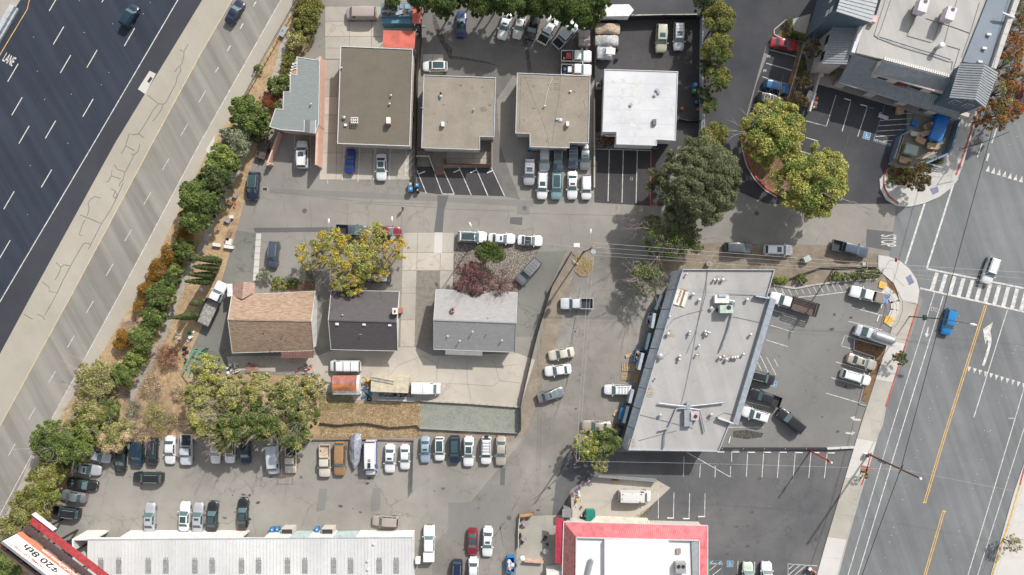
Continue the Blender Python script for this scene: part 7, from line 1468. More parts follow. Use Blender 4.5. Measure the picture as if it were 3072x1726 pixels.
# loose dry grass, weeds, gravel: nobody could count it
def in_poly(pts, poly):
    x, y = pts[:, 0], pts[:, 1]; ins = np.zeros(len(pts), bool); n = len(poly); j = n-1
    for i in range(n):
        xi, yi = poly[i]; xj, yj = poly[j]; c = ((yi > y) != (yj > y)) & (x < (xj-xi)*(y-yi)/(yj-yi+1e-9)+xi); ins ^= c; j = i
    return ins
def scatter(name, poly, n, size, m, seed, label, cat='grass', z=.03, tall=.12):
    r = np.random.default_rng(seed); pp = np.array(poly, float); lo, hi = pp.min(0), pp.max(0); p = lo+r.random((n, 2))*(hi-lo); p = p[in_poly(p, poly)]
    k = len(p); c = np.stack([(p[:, 0]-CX)/S, (CY-p[:, 1])/S, np.full(k, z)+tall*r.random(k)],1)
    a = r.normal(size=(k, 3))*np.array([1,1,.35]); a /= np.linalg.norm(a, axis=1)[:, None]; b = np.cross(a, r.normal(size=(k, 3))); b /= np.linalg.norm(b, axis=1)[:, None]
    s = size*(.5+r.random(k))[:, None]; a *= s; b *= s*.22; v = np.stack([c-a, c+b, c+a, c-b],1).reshape(-1,3)
    me = bpy.data.meshes.new(name); me.vertices.add(4*k); me.vertices.foreach_set('co', v.ravel().astype(np.float32)); me.loops.add(4*k); me.loops.foreach_set('vertex_index', np.arange(4*k, dtype=np.int32)); me.polygons.add(k)
    me.polygons.foreach_set('loop_start', np.arange(0,4*k, 4, dtype=np.int32)); me.polygons.foreach_set('loop_total', np.full(k, 4, dtype=np.int32)); me.materials.append(m); me.update(calc_edges=True)
    o = bpy.data.objects.new(name, me); COL.objects.link(o); tag(o, label, cat, None, 'stuff')
scatter('dry_grass', [(900,60),(960,30),(880,200),(830,330),(760,470),(735,600),(695,740),(660,860),(620,950),(570,1060),(560,1130),(700,1140),(985,1314),(640,1316),(330,1316),(215,1440),(0,1700),(0,1620),(100,1430),(205,1211),(351,984),(430,870),(529,660),(640,430),(740,300)],52000,.13, LM['straw'],4, 'dry straw-coloured grass covering the verge and slope')
scatter('dry_grass', [(960,1210),(1262,1206),(1262,1310),(960,1312)],14000,.14, LM['straw'],5, 'dry straw grass between the rusty shed and the car lot')
scatter('green_weeds', [(955,1170),(1060,1190),(1062,1225),(960,1232)],5000,.10, LM['olive'],6, 'green weeds growing below the rusty shed', 'weeds')
scatter('verge_weeds', [(2080,745),(2470,750),(2640,790),(2630,835),(2330,850),(2060,800)],4200,.07, LM['brownleaf'],7, 'sparse brown weeds on the dirt verge', 'weeds')
scatter('island_weeds', [(1725,770),(1775,775),(1778,800),(1765,825),(1735,825),(1728,800)],900,.1, LM['gold'],8, 'orange-yellow weeds on the pole island', 'weeds', .14)
scatter('yard_weeds', [(1900,1552),(1960,1512),(1955,1530),(1925,1555)],700,.1, LM['olive'],9, 'weeds along the corner of the fenced yard', 'weeds')
scatter('leaf_litter', [(1500,40),(1800,60),(1800,230),(1500,220)],1500,.05, LM['rust'],10, 'fallen brown leaves behind the dealer office', 'leaves', .02,.02)
# ================================================================ street furniture and loose things
def pole(px, py, hgt, r, name, label, m=M_pole, group=None):
    w = W(px, py); e = thing(name, label, 'utility pole' if 'utility' in name else 'pole', (w.x, w.y, 0),0, group); mb = MB(); mb.tube([(w.x, w.y, 0),(w.x, w.y, hgt)],[r, r*.7],10); mb.build('pole', m, e); return e, w
def crossarm(e, w, z, L, ang, m=M_wood, ins=4):
    d = Vector((math.cos(ang), math.sin(ang),0)); a = Vector((w.x, w.y, z)); mb = MB(); mb.beam(a-d*L/2, a+d*L/2,.12,.1); mb.build('crossarm', m, e)
    for i in range(ins): p = a+d*L*((i+.5)/ins-.5); mb = MB(); mb.tube([p, p+Vector((0,0,.25))],.07,6); mb.build('insulator', M_metal, e)
def arm_lamp(e, w, z, dx, dy, L, name='lamp_head'):
    d = Vector((dx, dy, 0)).normalized(); a = Vector((w.x, w.y, z)); b = a+d*L+Vector((0,0,.3)); mb = MB(); mb.tube([a, a+d*L*.5+Vector((0,0,.25)), b],.045,6); mb.build('lamp_arm', M_metal, e)
    mb = MB(); mb.tube([b-d*.1, b+d*.25, b+d*.7],[.08,.17,.10],8); mb.build(name, M_cardw, e)
G12 = 'wooden utility poles along the street'
e, w1 = pole(1750,757,12.5,.16, 'utility_pole', 'wooden utility pole with transformer on the small island', group=G12); crossarm(e, w1,12.0,2.6, R(70)); crossarm(e, w1,10.6,2.0, R(20), ins=3); arm_lamp(e, w1,9.6,.05,1,2.6)
mb = MB(); mb.tube([(w1.x+.5, w1.y-.5,9.6),(w1.x+.5, w1.y-.5,10.6)],.42,12); mb.build('transformer', M_metal, e); mb = MB(); mb.box((w1.x+.5, w1.y+.7,9.5),(.5,.4,.6)); mb.build('equipment_box', mat('orange_tag', (.45,.2,.12)), e)
e, w2 = pole(1205,716,10.5,.14, 'utility_pole', 'utility pole with transformer above the maroon sedan', group=G12); crossarm(e, w2,10.2,2.0, R(-35)); arm_lamp(e, w2,9.4,0,1,2.2); mb = MB(); mb.tube([(w2.x, w2.y-.6,8.6),(w2.x, w2.y-.6,9.5)],.34,12); mb.build('transformer', M_metal, e)
e, w3 = pole(1028,714,9.5,.13, 'utility_pole', 'street lamp pole at the left of the yellow trees', group=G12); crossarm(e, w3,9.0,1.6, R(-20), M_metald, 3); arm_lamp(e, w3,8.8,0,1,1.8)
e, w4 = pole(1431,712,9.5,.13, 'street_lamp', 'street lamp leaning over the white SUV at the gravel bed', M_metal); arm_lamp(e, w4,9.2,-.45,1,1.2)
e, w5 = pole(2500,808,11.5,.15, 'utility_pole', 'utility pole above the shrub row', group=G12); crossarm(e, w5,11.2,1.8, R(85)); crossarm(e, w5,9.6,1.5, R(0)); mb = MB(); mb.tube([(w5.x+.3, w5.y+.6,9.2),(w5.x+.3, w5.y+.6,10.0)],.3,10); mb.build('transformer', M_metal, e)
e, w6 = pole(2604,1362,15.3,.19, 'utility_pole', 'tall bare wooden pole leaning outward from the sidewalk', m=mat('brown_pole', (.17,.10,.06),.85, var=.3, scale=3)); crossarm(e, w6,10.2,1.6, R(60), M_metald, 3)
for z in (4.0,4.8,5.6): mb = MB(); mb.box((w6.x-.18, w6.y-.2, z),(.3,.25,.5)); mb.build('junction_box', M_greyp, e)
mb = MB(); mb.tube([(w6.x, w6.y, 15.3),(w6.x, w6.y, 15.55)],.2,10); mb.build('pole_cap', M_cardw, e)
e, w7 = pole(1716,1345,9.5,.15, 'utility_pole', 'pole at the corner of the alley tree', group=G12); crossarm(e, w7,9.0,1.6, R(50))
# cables: catenary tubes between poles
def cable(label, pts, r=.025, m=M_metald, name='overhead_cable', sag=.6):
    e = None; out = []
    for (x0, y0, z0),(x1, y1, z1) in zip(pts[:-1], pts[1:]):
        for i in range(9):
            t = i/8; s = 4*sag*t*(1-t); out.append((x0+(x1-x0)*t, y0+(y1-y0)*t, z0+(z1-z0)*t-s))
    mb = MB(); mb.tube(out, r, 5); o = mb.build(name, m); tag(o, label, 'cable'); return o
M_cab = mat('pale_cable', (.36,.36,.37),.5); 
def A(w, dz, dx=0, dy=0): return (w.x+dx, w.y+dy, dz)
farE = W(3400,880); farN = W(2895,-60); farS = W(2380,2000)
cable('upper left wire running down the alley from the transformer pole', [A(w1,11.8,-.1), A(w7,9.2,-.15)],.026, M_cab); cable('right wire of the pair running down the alley', [A(w1,11.8,.45,-.2), A(w7,9.2,.3)],.026, M_cab)
for i, (dz, dy) in enumerate(((12.2,.9),(12.2,.2),(11.0,-.5),(10.2,-1.0))): cable(('first', 'second', 'third', 'lowest')[i]+' wire from the transformer pole to the verge pole', [A(w1, dz, 0, dy), A(w5, dz-1.0,0, dy*.8),(farE.x, farE.y+dy*2,12)],.014 if i else .02, M_cab)
cable('thin wire from the yellow tree pole across the gravel bed', [A(w2,9.5), A(w4,9.0), A(w1,10.4)],.02, M_cab); cable('thin wire between the two poles above the yellow trees', [A(w3,9.0), A(w2,9.8)],.016, M_cab)
cable('thick black cable strung along the boulevard past the wooden pole', [(farN.x+5.8, farN.y, 10), A(w6,10.1),(farS.x, farS.y, 10)],.055, M_blackp, sag=.3)
cable('thin wire crossing the restaurant lot from the alley pole', [A(w7,9.0), A(w6,10.3)],.016, M_cab); cable('thin wire crossing the boulevard from the wooden pole', [A(w6,10.3),(W(3300,1500).x, W(3300,1500).y, 10)],.016, M_cab)
# signal / lamp masts on the boulevard
e, w = pole(2727,950,9.2,.11, 'lamp_mast', 'dark green lamp mast with a long arm over the boulevard', mat('mast_green', (.02,.055,.045),.5)); a = Vector((w.x, w.y, 9.1)); b = a+Vector((4.4,-.8,.3)); mb = MB(); mb.tube([a, b],[.07,.04],6); mb.build('arm', M_metald, e); mb = MB(); mb.tube([b, b+Vector((.5,-.1,0)), b+Vector((1.1,-.2,0))],[.1,.24,.12],10); mb.build('lamp_head', M_cardw, e); mb = MB(); mb.box((w.x, w.y, 4.6),(.5,.9,.5)); mb.build('signal_head', MATS['mast_green'], e)
e, w = pole(2882,448,6.5,.09, 'lamp_mast', 'dark mast with arm reaching over the north boulevard', M_metald); a = Vector((w.x, w.y, 6.3)); mb = MB(); mb.tube([a, a+Vector((3.3,1.4,.8))],.06,6); mb.build('arm', M_metald, e); mb = MB(); mb.tube([(w.x, w.y, 0),(w.x, w.y, .35)],.3,10); mb.build('base', M_concw, e)
e, w = pole(2431,1353,7.6,.14, 'sign_pole', 'bright red pole with white tip at the edge of the restaurant lot', mat('red_pole', (.55,.05,.035),.5)); mb = MB(); mb.tube([(w.x, w.y, 7.6),(w.x, w.y, 8.1)],[.13,.16],10); mb.build('cap', M_cardw, e); mb = MB(); mb.box((w.x, w.y, 6.7),(.12,.5,.8)); mb.build('bracket', MATS['red_pole'], e)
e, w = pole(2668,782,2.3,.04, 'stop_sign', 'small octagonal red stop sign at the corner', M_metal); mb = MB(); mb.tube([(w.x+.03, w.y, 2.1),(w.x-.03, w.y, 2.1)],.38,8); mb.build('sign_face', mat('stop_red', (.45,.03,.04)), e)
w = W(2594,1364); e = thing('signal_cabinet', 'small white utility cabinet at the foot of the wooden pole', 'cabinet', (w.x, w.y, 0)); mb = MB(); mb.box((w.x, w.y, .45),(.6,.5,.8)); mb.build('body', M_cardw, e); mb = MB(); mb.box((w.x, w.y, .88),(.66,.56,.06)); mb.build('lid', M_metald, e)
w = W(2594,1393); mb = MB(); mb.box((w.x, w.y-.9,.14),(1.6,1.2,.02), R(-15)); o = mb.build('tree_pit', mat('brick_pit', (.30,.12,.08)), sidewalk)
mb = MB(); w = W(2694,1072); mb.box((w.x, w.y, .145),(1.3,1.4,.02), R(-15)); mb.build('tree_pit', M_mulch, sidewalk)
w = W(2421,777,.8); e = thing('utility_box', 'grey-green utility box tilted on the verge', 'utility box', (w.x, w.y, 0)); mb = MB(); mb.box((w.x, w.y, .5),(1.15,1.0,1.0), R(25)); mb.build('body', mat('sage_box', (.36,.39,.36)), e); mb = MB(); mb.beam((w.x-.8, w.y+.4,0),(w.x-.8, w.y+.4,1.8),.07); mb.build('post', M_metal, e)
w = W(2123,792); e = thing('well_cap', 'round concrete pipe cap above the strip mall corner', 'pipe cap', (w.x, w.y, 0)); mb = MB(); mb.tube([(w.x, w.y, 0),(w.x, w.y, .9)],.45,14); mb.build('pipe', M_conc, e); mb = MB(); mb.tube([(w.x, w.y, .9),(w.x, w.y, .93)],.3,12); mb.build('opening', M_wood, e)
w = W(1730,736); e = thing('ground_plate', 'pale rectangular steel plate by the pole island', 'plate', (w.x, w.y, 0)); mb = MB(); mb.box((w.x, w.y, .04),(1.1,.75,.04)); mb.build('plate', M_cardw, e)
w = W(1724,790); e = thing('guy_bracket', 'white pipe bracket lying on the pole island', 'bracket', (w.x, w.y, 0)); mb = MB(); mb.beam((w.x-.3, w.y+.5,.4),(w.x+.5, w.y-.2,.4),.08); mb.beam((w.x-.3, w.y+.5,0),(w.x-.3, w.y+.5,.4),.08); mb.build('pipe', M_cardw, e)
# guardrail
e = thing('guardrail', 'grey steel guardrail along the outer edge of the ramp', 'guardrail', W(893,0)); gp = [(930,-60),(893,0),(850,75),(816,135),(786,187),(765,235),(736,289)]
for a, b in zip(gp[:-1], gp[1:]): A0, B0 = W(*a), W(*b); mb = MB(); mb.beam((A0.x, A0.y, .62),(B0.x, B0.y, .62),.07,.32); mb.build('rail', M_metal, e)
for i in range(22): t = i/21; x = 930-194*t; y = -60+349*t+math.sin(t*3.1)*6; w = W(x+4, y); mb = MB(); mb.beam((w.x, w.y, 0),(w.x, w.y, .75),.14); mb.build('post', M_wood, e)
# fences and walls
def fence(name, label, pts, hgt, m, panel=2.4, th=.06, post=M_metald, cat='fence', postr=.06, slats=0):
    ws = [W(*p) for p in pts]; e = thing(name, label, cat, (ws[0].x, ws[0].y, 0))
    for a, b in zip(ws[:-1], ws[1:]):
        L = (b-a).length; n = max(1, round(L/panel))
        for i in range(n):
            p, q = a.lerp(b, i/n), a.lerp(b, (i+1)/n); d = (q-p).normalized()
            if slats:
                for k in range(slats): z = hgt*(k+.7)/slats; mb = MB(); mb.beam((p.x, p.y, z),(q.x, q.y, z), th, hgt/slats*.55); mb.build('slat', m, e)
            else: mb = MB(); mb.beam((p.x+d.x*.03, p.y+d.y*.03, hgt/2),(q.x-d.x*.03, q.y-d.y*.03, hgt/2), th, hgt); mb.build('panel', m, e)
            mb = MB(); mb.beam((p.x, p.y, 0),(p.x, p.y, hgt+.12), postr*2); mb.build('post', post, e)
    return e
M_dkfence = mat('dark_fence', (.045,.035,.03),.85, var=.3, scale=4); M_redfence = mat('redwood_fence', (.20,.075,.04),.85, var=.2, scale=4)
fence('garden_fence', 'dark wooden fence between the house yard and the alley berm', [(1714,757),(1655,860),(1612,1000),(1590,1090),(1562,1212),(1562,1292)],1.5, M_dkfence)
fence('narrow_fence', 'long dark fence between the brown-roofed building and the square tan roof', [(1266,25),(1266,130),(1254,230),(1250,430),(1247,570)],1.7, M_dkfence)
fence('narrow_fence', 'brown timber fence beside the square tan-roofed building', [(1242,175),(1236,330),(1250,365)],1.3, M_wood)
fence('patio_fence', 'rust-red timber fence round the front patio', [(1475,412),(1474,497),(1334,494),(1334,478)],1.3, M_redfence, 1.6,.08, M_redfence, slats=0)
fence('white_rail', 'white railing beside the brick walk', [(1248,471),(1288,471),(1304,515)],1.0, M_cardw, 2.0,.08, M_cardw)
fence('lot_fence', 'black screened fence behind the covered cars', [(1783,62),(1860,62),(1985,58),(2100,58)],1.9, M_blackp, 3.0)
fence('lot_fence', 'brown fence dividing the dealer lot from the covered cars', [(1782,62),(1782,240)],1.6, M_dkfence)
fence('pale_fence', 'long pale fence panel line beside the tall conifers', [(2100,60),(2098,365),(2094,440)],1.9, M_lblue, 3.0,.08, M_metal)
fence('lot_gate', 'dark sagging gate across the fenced lot', [(2034,362),(2055,367),(2097,368)],1.4, M_blackp, 2.0)
fence('pad_fence', 'weathered pale timber fence along the hedge line', [(968,15),(940,75),(920,140),(912,165)],1.4, M_cardw, 1.5)
fence('dealer_wall', 'low tan wall beside the front dealer row', [(1782,300),(1782,565)],.7, M_concb, 4.0,.25, M_concb, 'wall')
fence('yard_retaining_wall', 'low scalloped wall behind the house yard', [(1262,1201),(1400,1208),(1562,1220)],.5, M_concb, 1.2,.3, M_concb, 'wall')
fence('silt_fence', 'black sagging silt fence across the straw slope', [(962,1268),(1010,1275),(1090,1268),(1140,1276),(1170,1282),(1250,1276),(1260,1286)],.6, M_dkfence, 1.5)
fence('lot_rail', 'pale steel barrier rail at the top of the back car row', [(1262,1284),(1380,1290),(1555,1298)],.6, M_metal, 3.0,.1, M_metal, 'barrier')
fence('kerb_log_line', 'dark timber edge behind the cream pickup row', [(940,1318),(1100,1316),(1244,1320)],.4, M_wood, 2.4,.2, M_wood, 'barrier')
fence('metal_gate', 'galvanised gate standing open between the parked car groups', [(1245,1316),(1243,1400),(1241,1468)],1.5, M_metal, 2.2,.05, M_metal, 'gate', .05,5)
fence('yard_fence', 'pale fence along the top of the fenced yard', [(1780,1424),(1850,1430),(1968,1440)],1.3, M_metal, 2.4,.1, M_metal)
e = thing('mural_fence', 'slanted fence panels painted in blue and red beside the fenced yard', 'fence', W(1745,1450)); a, b = W(1778,1424), W(1712,1482); cs = [mat('mural_blue', (.22,.32,.42)), mat('mural_red', (.42,.10,.14)), mat('mural_pale', (.50,.50,.52)), mat('mural_slate', (.16,.20,.26))]
for i in range(12): p, q = a.lerp(b, i/12), a.lerp(b, (i+1)/12-.005); mb = MB(); mb.beam((p.x, p.y, .8),(q.x, q.y, .8),.10,1.6); mb.build('board', cs[(i*7) % 4], e)
fence('yard_fence', 'grey fence at the left of the fenced yard', [(1712,1482),(1713,1548)],1.6, M_greywall, 2.0,.12, M_greyp)
fence('low_wall', 'low wall with white end between the two right-hand lots', [(2164,1345),(2478,1345)],.45, M_metald, 4.0,.3, M_concb, 'wall'); fence('white_wall', 'short white wall segment at the sidewalk', [(2478,1345),(2560,1341)],.5, M_concw, 2.5,.3, M_concw, 'wall')
fence('rail_fence', 'low rail running along the verge above the shrub row', [(2330,850),(2460,803),(2632,801)],.5, M_metald, 4.0,.12, M_metald)
M_bf = mat('blue_grey_fence', (.15,.22,.28),.7, var=.08)
e = fence('enclosure_fence', 'blue-grey solid fence with yellow edge enclosing the rubbish yard on the left', [(2668,482),(2690,412),(2722,395)],1.6, M_bf, 2.0,.3, M_bf); fence('enclosure_edge', 'yellow rail inside the left rubbish yard fence', [(2679,480),(2700,414),(2722,399)],1.2, M_yellowcurb, 3.0,.1, M_yellowcurb, 'rail')
fence('enclosure_fence', 'blue-grey solid fence enclosing the rubbish yard on the right', [(2866,358),(2840,450),(2830,466),(2762,495)],1.6, M_bf, 2.0,.3, M_bf)
fence('white_rail', 'short white railing below the corner hedge', [(2776,494),(2820,505)],.9, M_cardw, 1.0,.05, M_cardw, slats=3)
# ADA ramp with yellow pads near the corner
e = thing('access_ramp', 'curved pale concrete access ramp with yellow tactile pads', 'ramp', W(2668,910)); rp = [(2650,868),(2672,885),(2684,905),(2684,930),(2672,960),(2662,975)]
for a, b in zip(rp[:-1], rp[1:]): p, q = W(*a), W(*b); d = (q-p).normalized(); nn = Vector((-d.y, d.x, 0)); mb = MB(); mb.prism([p+nn*.75, q-d*.02+nn*.75, q-d*.02-nn*.75, p-nn*.75],0,.14); mb.build('ramp_slab', M_concw, e)
for pts in ([(2638,843),(2660,850),(2654,868),(2634,862)],[(2656,947),(2679,952),(2675,975),(2650,968)]): mb = MB(); mb.prism(P(pts),.0,.17); mb.build('tactile_pad', mat('tactile_yellow', (.62,.36,.06)), e)
for off in (-.85,.85):
    mb = MB(); pts = []
    for i, a in enumerate(rp): p = W(*a); q = W(*rp[min(i+1, len(rp)-1)]) if i < len(rp)-1 else W(*rp[i]); d = (W(*rp[min(i+1,5)])-W(*rp[max(i-1,0)])).normalized(); pts.append(Vector((p.x-d.y*off, p.y+d.x*off, .95)))
    mb.tube(pts, .03,6); mb.build('handrail', M_metald, e)
# bins and dumpsters
def bin_(px, py, label, m, s=1.0, rot=0, group=None, lid=None):
    w = W(px, py, .6); e = thing('wheelie_bin', label, 'bin', (w.x, w.y, 0),0, group); mb = MB()
    b, t = .26*s, .31*s; mb.add([(w.x-b, w.y-b, .08),(w.x+b, w.y-b, .08),(w.x+b, w.y+b, .08),(w.x-b, w.y+b, .08),(w.x-t, w.y-t*1.15,1.0*s),(w.x+t, w.y-t*1.15,1.0*s),(w.x+t, w.y+t*1.15,1.0*s),(w.x-t, w.y+t*1.15,1.0*s)],[(3,2,1,0),(4,5,6,7),(0,1,5,4),(1,2,6,5),(2,3,7,6),(3,0,4,7)]); mb.build('body', m, e)
    mb = MB(); mb.dome((w.x, w.y, 1.0*s), t*1.2,.09,12); mb.build('lid', m, e); mb = MB(); mb.box((w.x+.03, w.y+.04,1.09*s),(.2*s, .2*s, .02)); mb.build('lid_label', M_cardw, e)
    mb = MB(); mb.tube([(w.x-.28*s, w.y-.28*s, .12),(w.x+.28*s, w.y-.28*s, .12)],.11,8); mb.build('wheels', M_tyre, e)
for a in ((1233,569, 'larger blue bin left of the fence end by the street', M_bluebin, 1.25),(1251,557, 'blue bin right of the fence end by the street', M_bluebin, 1.05),(1231,554, 'grey bin behind the larger blue bin', M_greyp, .95),(1253,572, 'black bin at the fence end by the street', M_blackp, .9),(2084,258, 'blue bin beside the pale fence', M_bluebin, 1.2),(2081,275, 'green bin beside the pale fence', M_greenbin, 1.15),(2090,307, 'small dark blue bin beside the pale fence', M_bluebin, .8),(1588,446, 'blue bin under the dealer office eave', M_bluebin, 1.05),(1604,448, 'grey bin with white lid under the dealer office eave', M_greyp, .95),(819,1587, 'blue bin left of the pair at the white building', M_bluebin, 1.15),(834,1586, 'blue bin right of the pair at the white building', M_bluebin, 1.1),(953,1586, 'single blue bin at the white building', M_bluebin, 1.15)): bin_(*a)
def dumpster(px, py, sx, sy, rot, m, label, fill=None, hh=1.3):
    w = W(px, py, hh*.7); e = thing('dumpster', label, 'dumpster', (w.x, w.y, 0), rot); mb = MB(); t = .06
    mb.bbox(-sx/2, sx/2,-sy/2,-sy/2+t, .1, hh); mb.bbox(-sx/2, sx/2, sy/2-t, sy/2,.1, hh); mb.bbox(-sx/2,-sx/2+t, -sy/2+t, sy/2-t, .1, hh); mb.bbox(sx/2-t, sx/2,-sy/2+t, sy/2-t, .1, hh); mb.bbox(-sx/2, sx/2,-sy/2, sy/2,.04,.1)
    extra(e, 'body', mb, m); mb = MB(); mb.bbox(-sx/2-.06, sx/2+.06,-sy/2-.06,-sy/2, hh-.12, hh+.03); mb.bbox(-sx/2-.06, sx/2+.06, sy/2, sy/2+.06, hh-.12, hh+.03); mb.bbox(-sx/2-.06,-sx/2,-sy/2, sy/2, hh-.12, hh+.03); mb.bbox(sx/2, sx/2+.06,-sy/2, sy/2, hh-.12, hh+.03); extra(e, 'rim', mb, m)
    if fill:
        rr = random.Random(int(px))
        for i in range(fill):
            mb = MB(); mb.box((rr.uniform(-.28,.28)*sx, rr.uniform(-.33,.33)*sy, hh-.2+rr.random()*.2),(rr.uniform(.25,.7), rr.uniform(.25,.6),.12), rr.random()*3,0, rr.uniform(-.3,.3)); extra(e, 'rubbish', mb, [M_card, M_cardw, M_cardw, mat('peach_rag', (.55,.36,.28)), M_wood][rr.randrange(5)])
    else: mb = MB(); mb.bbox(-sx/2+.04, sx/2-.04,-sy/2+.04, sy/2-.04, hh+.0, hh+.06); extra(e, 'lid', mb, m)
dumpster(1918,1067,1.6,2.0, R(-12), M_bluebin, 'blue dumpster filled with flattened cardboard behind the strip mall', 9)
dumpster(1954,957,1.3,1.9, R(-15), mat('dull_blue', (.22,.26,.34)), 'pale dumpster heaped with grey bags behind the strip mall', 12)
dumpster(1870,1241,1.3,2.0, R(-12), M_bluebin, 'plain blue dumpster below the white wagon'); dumpster(1855,1291,1.2,1.7, R(-18), M_blackp, 'black dumpster beside the champagne sedan')
dumpster(1532,1693,1.25,2.6,0, M_bluebin2, 'bright blue dumpster full of rubbish at the patio edge', 12); dumpster(1771,1545,1.5,1.7,0, mat('teal_green', (.02,.20,.16),.5), 'teal green dumpster against the restaurant', None)
dumpster(2816,380,2.1,5.2, R(-20), M_bluebin2, 'long bright blue covered skip in the rubbish yard', None, 1.6)
dumpster(2730,450,2.2,1.6, R(-18), mat('sage_green', (.30,.38,.33)), 'pale sage green dumpster in the rubbish yard', None, 1.4)
# pallets
def pallet(px, py, rot, label, n=8, sx=1.3, sy=1.1, z=0):
    w = W(px, py); e = thing('pallet', label, 'pallet', (w.x, w.y, z), rot, 'wooden pallets behind the strip mall')
    for i in range(n): mb = MB(); x = -sx/2+sx*(i+.5)/n; mb.box((x, 0,.13),(sx/n*.62, sy, .02)); extra(e, 'plank', mb, M_pallet)
    for y in (-sy/2+.05,0, sy/2-.05): mb = MB(); mb.box((0, y, .07),(sx, .09,.1)); extra(e, 'stringer', mb, M_wood)
pallet(1875,1102, R(-3), 'pallet with dark gaps, left half of the upper pair', 4,1.15,1.3); pallet(1895,1103, R(-3), 'pallet with dark gaps, right half of the upper pair', 4,1.15,1.3); pallet(1877,1130, R(-2), 'closely slatted pale pallet below the pair', 9,1.6,1.2); pallet(1913,1119, R(-15), 'pallet tilted against the strip mall wall', 6,.8,1.3); pallet(1907,1138, R(-15), 'brown pallet under the tilted one', 7,.8,1.1)
def box_(px, py, sx, sy, hh, rot, m, label, name='cardboard_box', z=0, open_=False, cat='box'):
    w = W(px, py, z+hh); e = thing(name, label, cat, (w.x, w.y, z), rot); mb = MB(); mb.bbox(-sx/2, sx/2,-sy/2, sy/2,0, hh); extra(e, 'body', mb, m)
    for s in (-1,1): mb = MB(); mb.slab([(s*sx/2,-sy/2, hh+.01),(s*(sx/2+.28),-sy/2+.05, hh+.12),(s*(sx/2+.28), sy/2-.05, hh+.12),(s*sx/2, sy/2, hh+.01)],.015); extra(e, 'flap', mb, m)
    if open_: mb = MB(); mb.bbox(-sx/2+.06, sx/2-.06,-sy/2+.06, sy/2-.06, hh, hh+.012); extra(e, 'opening', mb, M_wood)
for a in ((2786,378,1.1,1.0,1.0, R(20), M_card, 'open cardboard box nearest the blue skip', 'cardboard_box', 0, True),(2778,400,1.4,.9,.9, R(15), M_card, 'closed cardboard box below the open one'),(2762,420,1.2,1.1,.8, R(-30), mat('card_orange', (.46,.27,.16)), 'tilted orange-brown box beside white packaging'),(2805,415,1.5,1.0,.9, R(8), M_card, 'cardboard box with pale open flaps at the right fence', 'cardboard_box', 0, True),(2798,438,1.4,1.1,.8, R(-5), M_pallet, 'square beige carton below the flapped box'),(2716,481,1.6,1.1,.5, R(-15), M_card, 'crumpled flattened cardboard at the yard entrance'),(2700,332,.8,1.2,.8, R(-8), M_card, 'cardboard box left on the blue hatched bay'),(2757,318,.9,.6,.6, R(-20), M_card, 'small box under the skirt roof')): box_(*a)
box_(2746,402,1.2,.8,.5, R(-10), M_cardw, 'white foam packaging beside the tilted box', 'packaging'); box_(2745,371,.7,.7,.7, R(-20), M_bluebin2, 'small bright blue crate beside the skip', 'crate', cat='crate')
for x, y, r_, lab in ((1889,1066,.3, 'torn cardboard beside the filled dumpster'),(1848,1236,1.1, 'torn cardboard beside the blue dumpster')): box_(x, y, .9,.6,.12, r_, M_card, lab, 'cardboard_sheet', cat='cardboard')
for i in range(4): w = W(2758+i*7,470-i*4); e = thing('board', ('first', 'second', 'third', 'fourth')[i]+' long board leaning in the rubbish yard, counted from the left', 'board', (w.x, w.y, .3)); mb = MB(); a_ = Vector((w.x-.9, w.y-.5-i*.25,.3)); mb.beam(a_, a_+Vector((2.2,1.1,.6)),.14,.06); mb.build('plank', [M_pallet, M_yellowcurb, M_cardw, M_metal][i], e)
w = W(2648,352); e = thing('trolley', 'grey platform trolley on the blue hatched bay', 'trolley', (w.x, w.y, 0), R(-20)); mb = MB(); mb.bbox(-.9,.9,-.35,.35,.2,.26); extra(e, 'deck', mb, M_metal); mb = MB(); mb.beam((-.95,-.3,.2),(-.95,-.3,1.0),.05); mb.beam((-.95,.3,.2),(-.95,.3,1.0),.05); mb.beam((-.95,-.3,1.0),(-.95,.3,1.0),.05); extra(e, 'handle', mb, M_cardw)
e = thing('crate_heap', 'orange-brown cardboard and crates heaped on the corner walkway', 'heap', W(2478,212)); rr = random.Random(8)
for i in range(9): w = W(2462+rr.random()*45,205+rr.random()*22,.5); mb = MB(); mb.box((w.x, w.y, .35+rr.random()*.3),(.5+rr.random()*.8,.4+rr.random()*.5,.15+rr.random()*.5), rr.random()*3); mb.build('box', [M_card, mat('brown_box', (.26,.15,.06)), M_cardw][i % 3], e)
e = thing('wrapped_bundle', 'bundle of orange and white plastic sheeting on the lot', 'bundle', W(2445,308)); rr = random.Random(9)
for i in range(10): w = W(2436+rr.random()*18,292+rr.random()*36,.4); mb = MB(); mb.dome((w.x, w.y, .02),.25+rr.random()*.3,.3+rr.random()*.3,7); mb.build('sheeting', [M_cardw, mat('orange_plastic', (.60,.18,.10),.5), MATS['peach_rag'], M_cardw][i % 4], e)
w = W(2422,285,.5); box_(2432,290,.9,1.8,.5, R(-25), M_cardw, 'long white crate beside the low cream wall', 'crate', cat='crate')
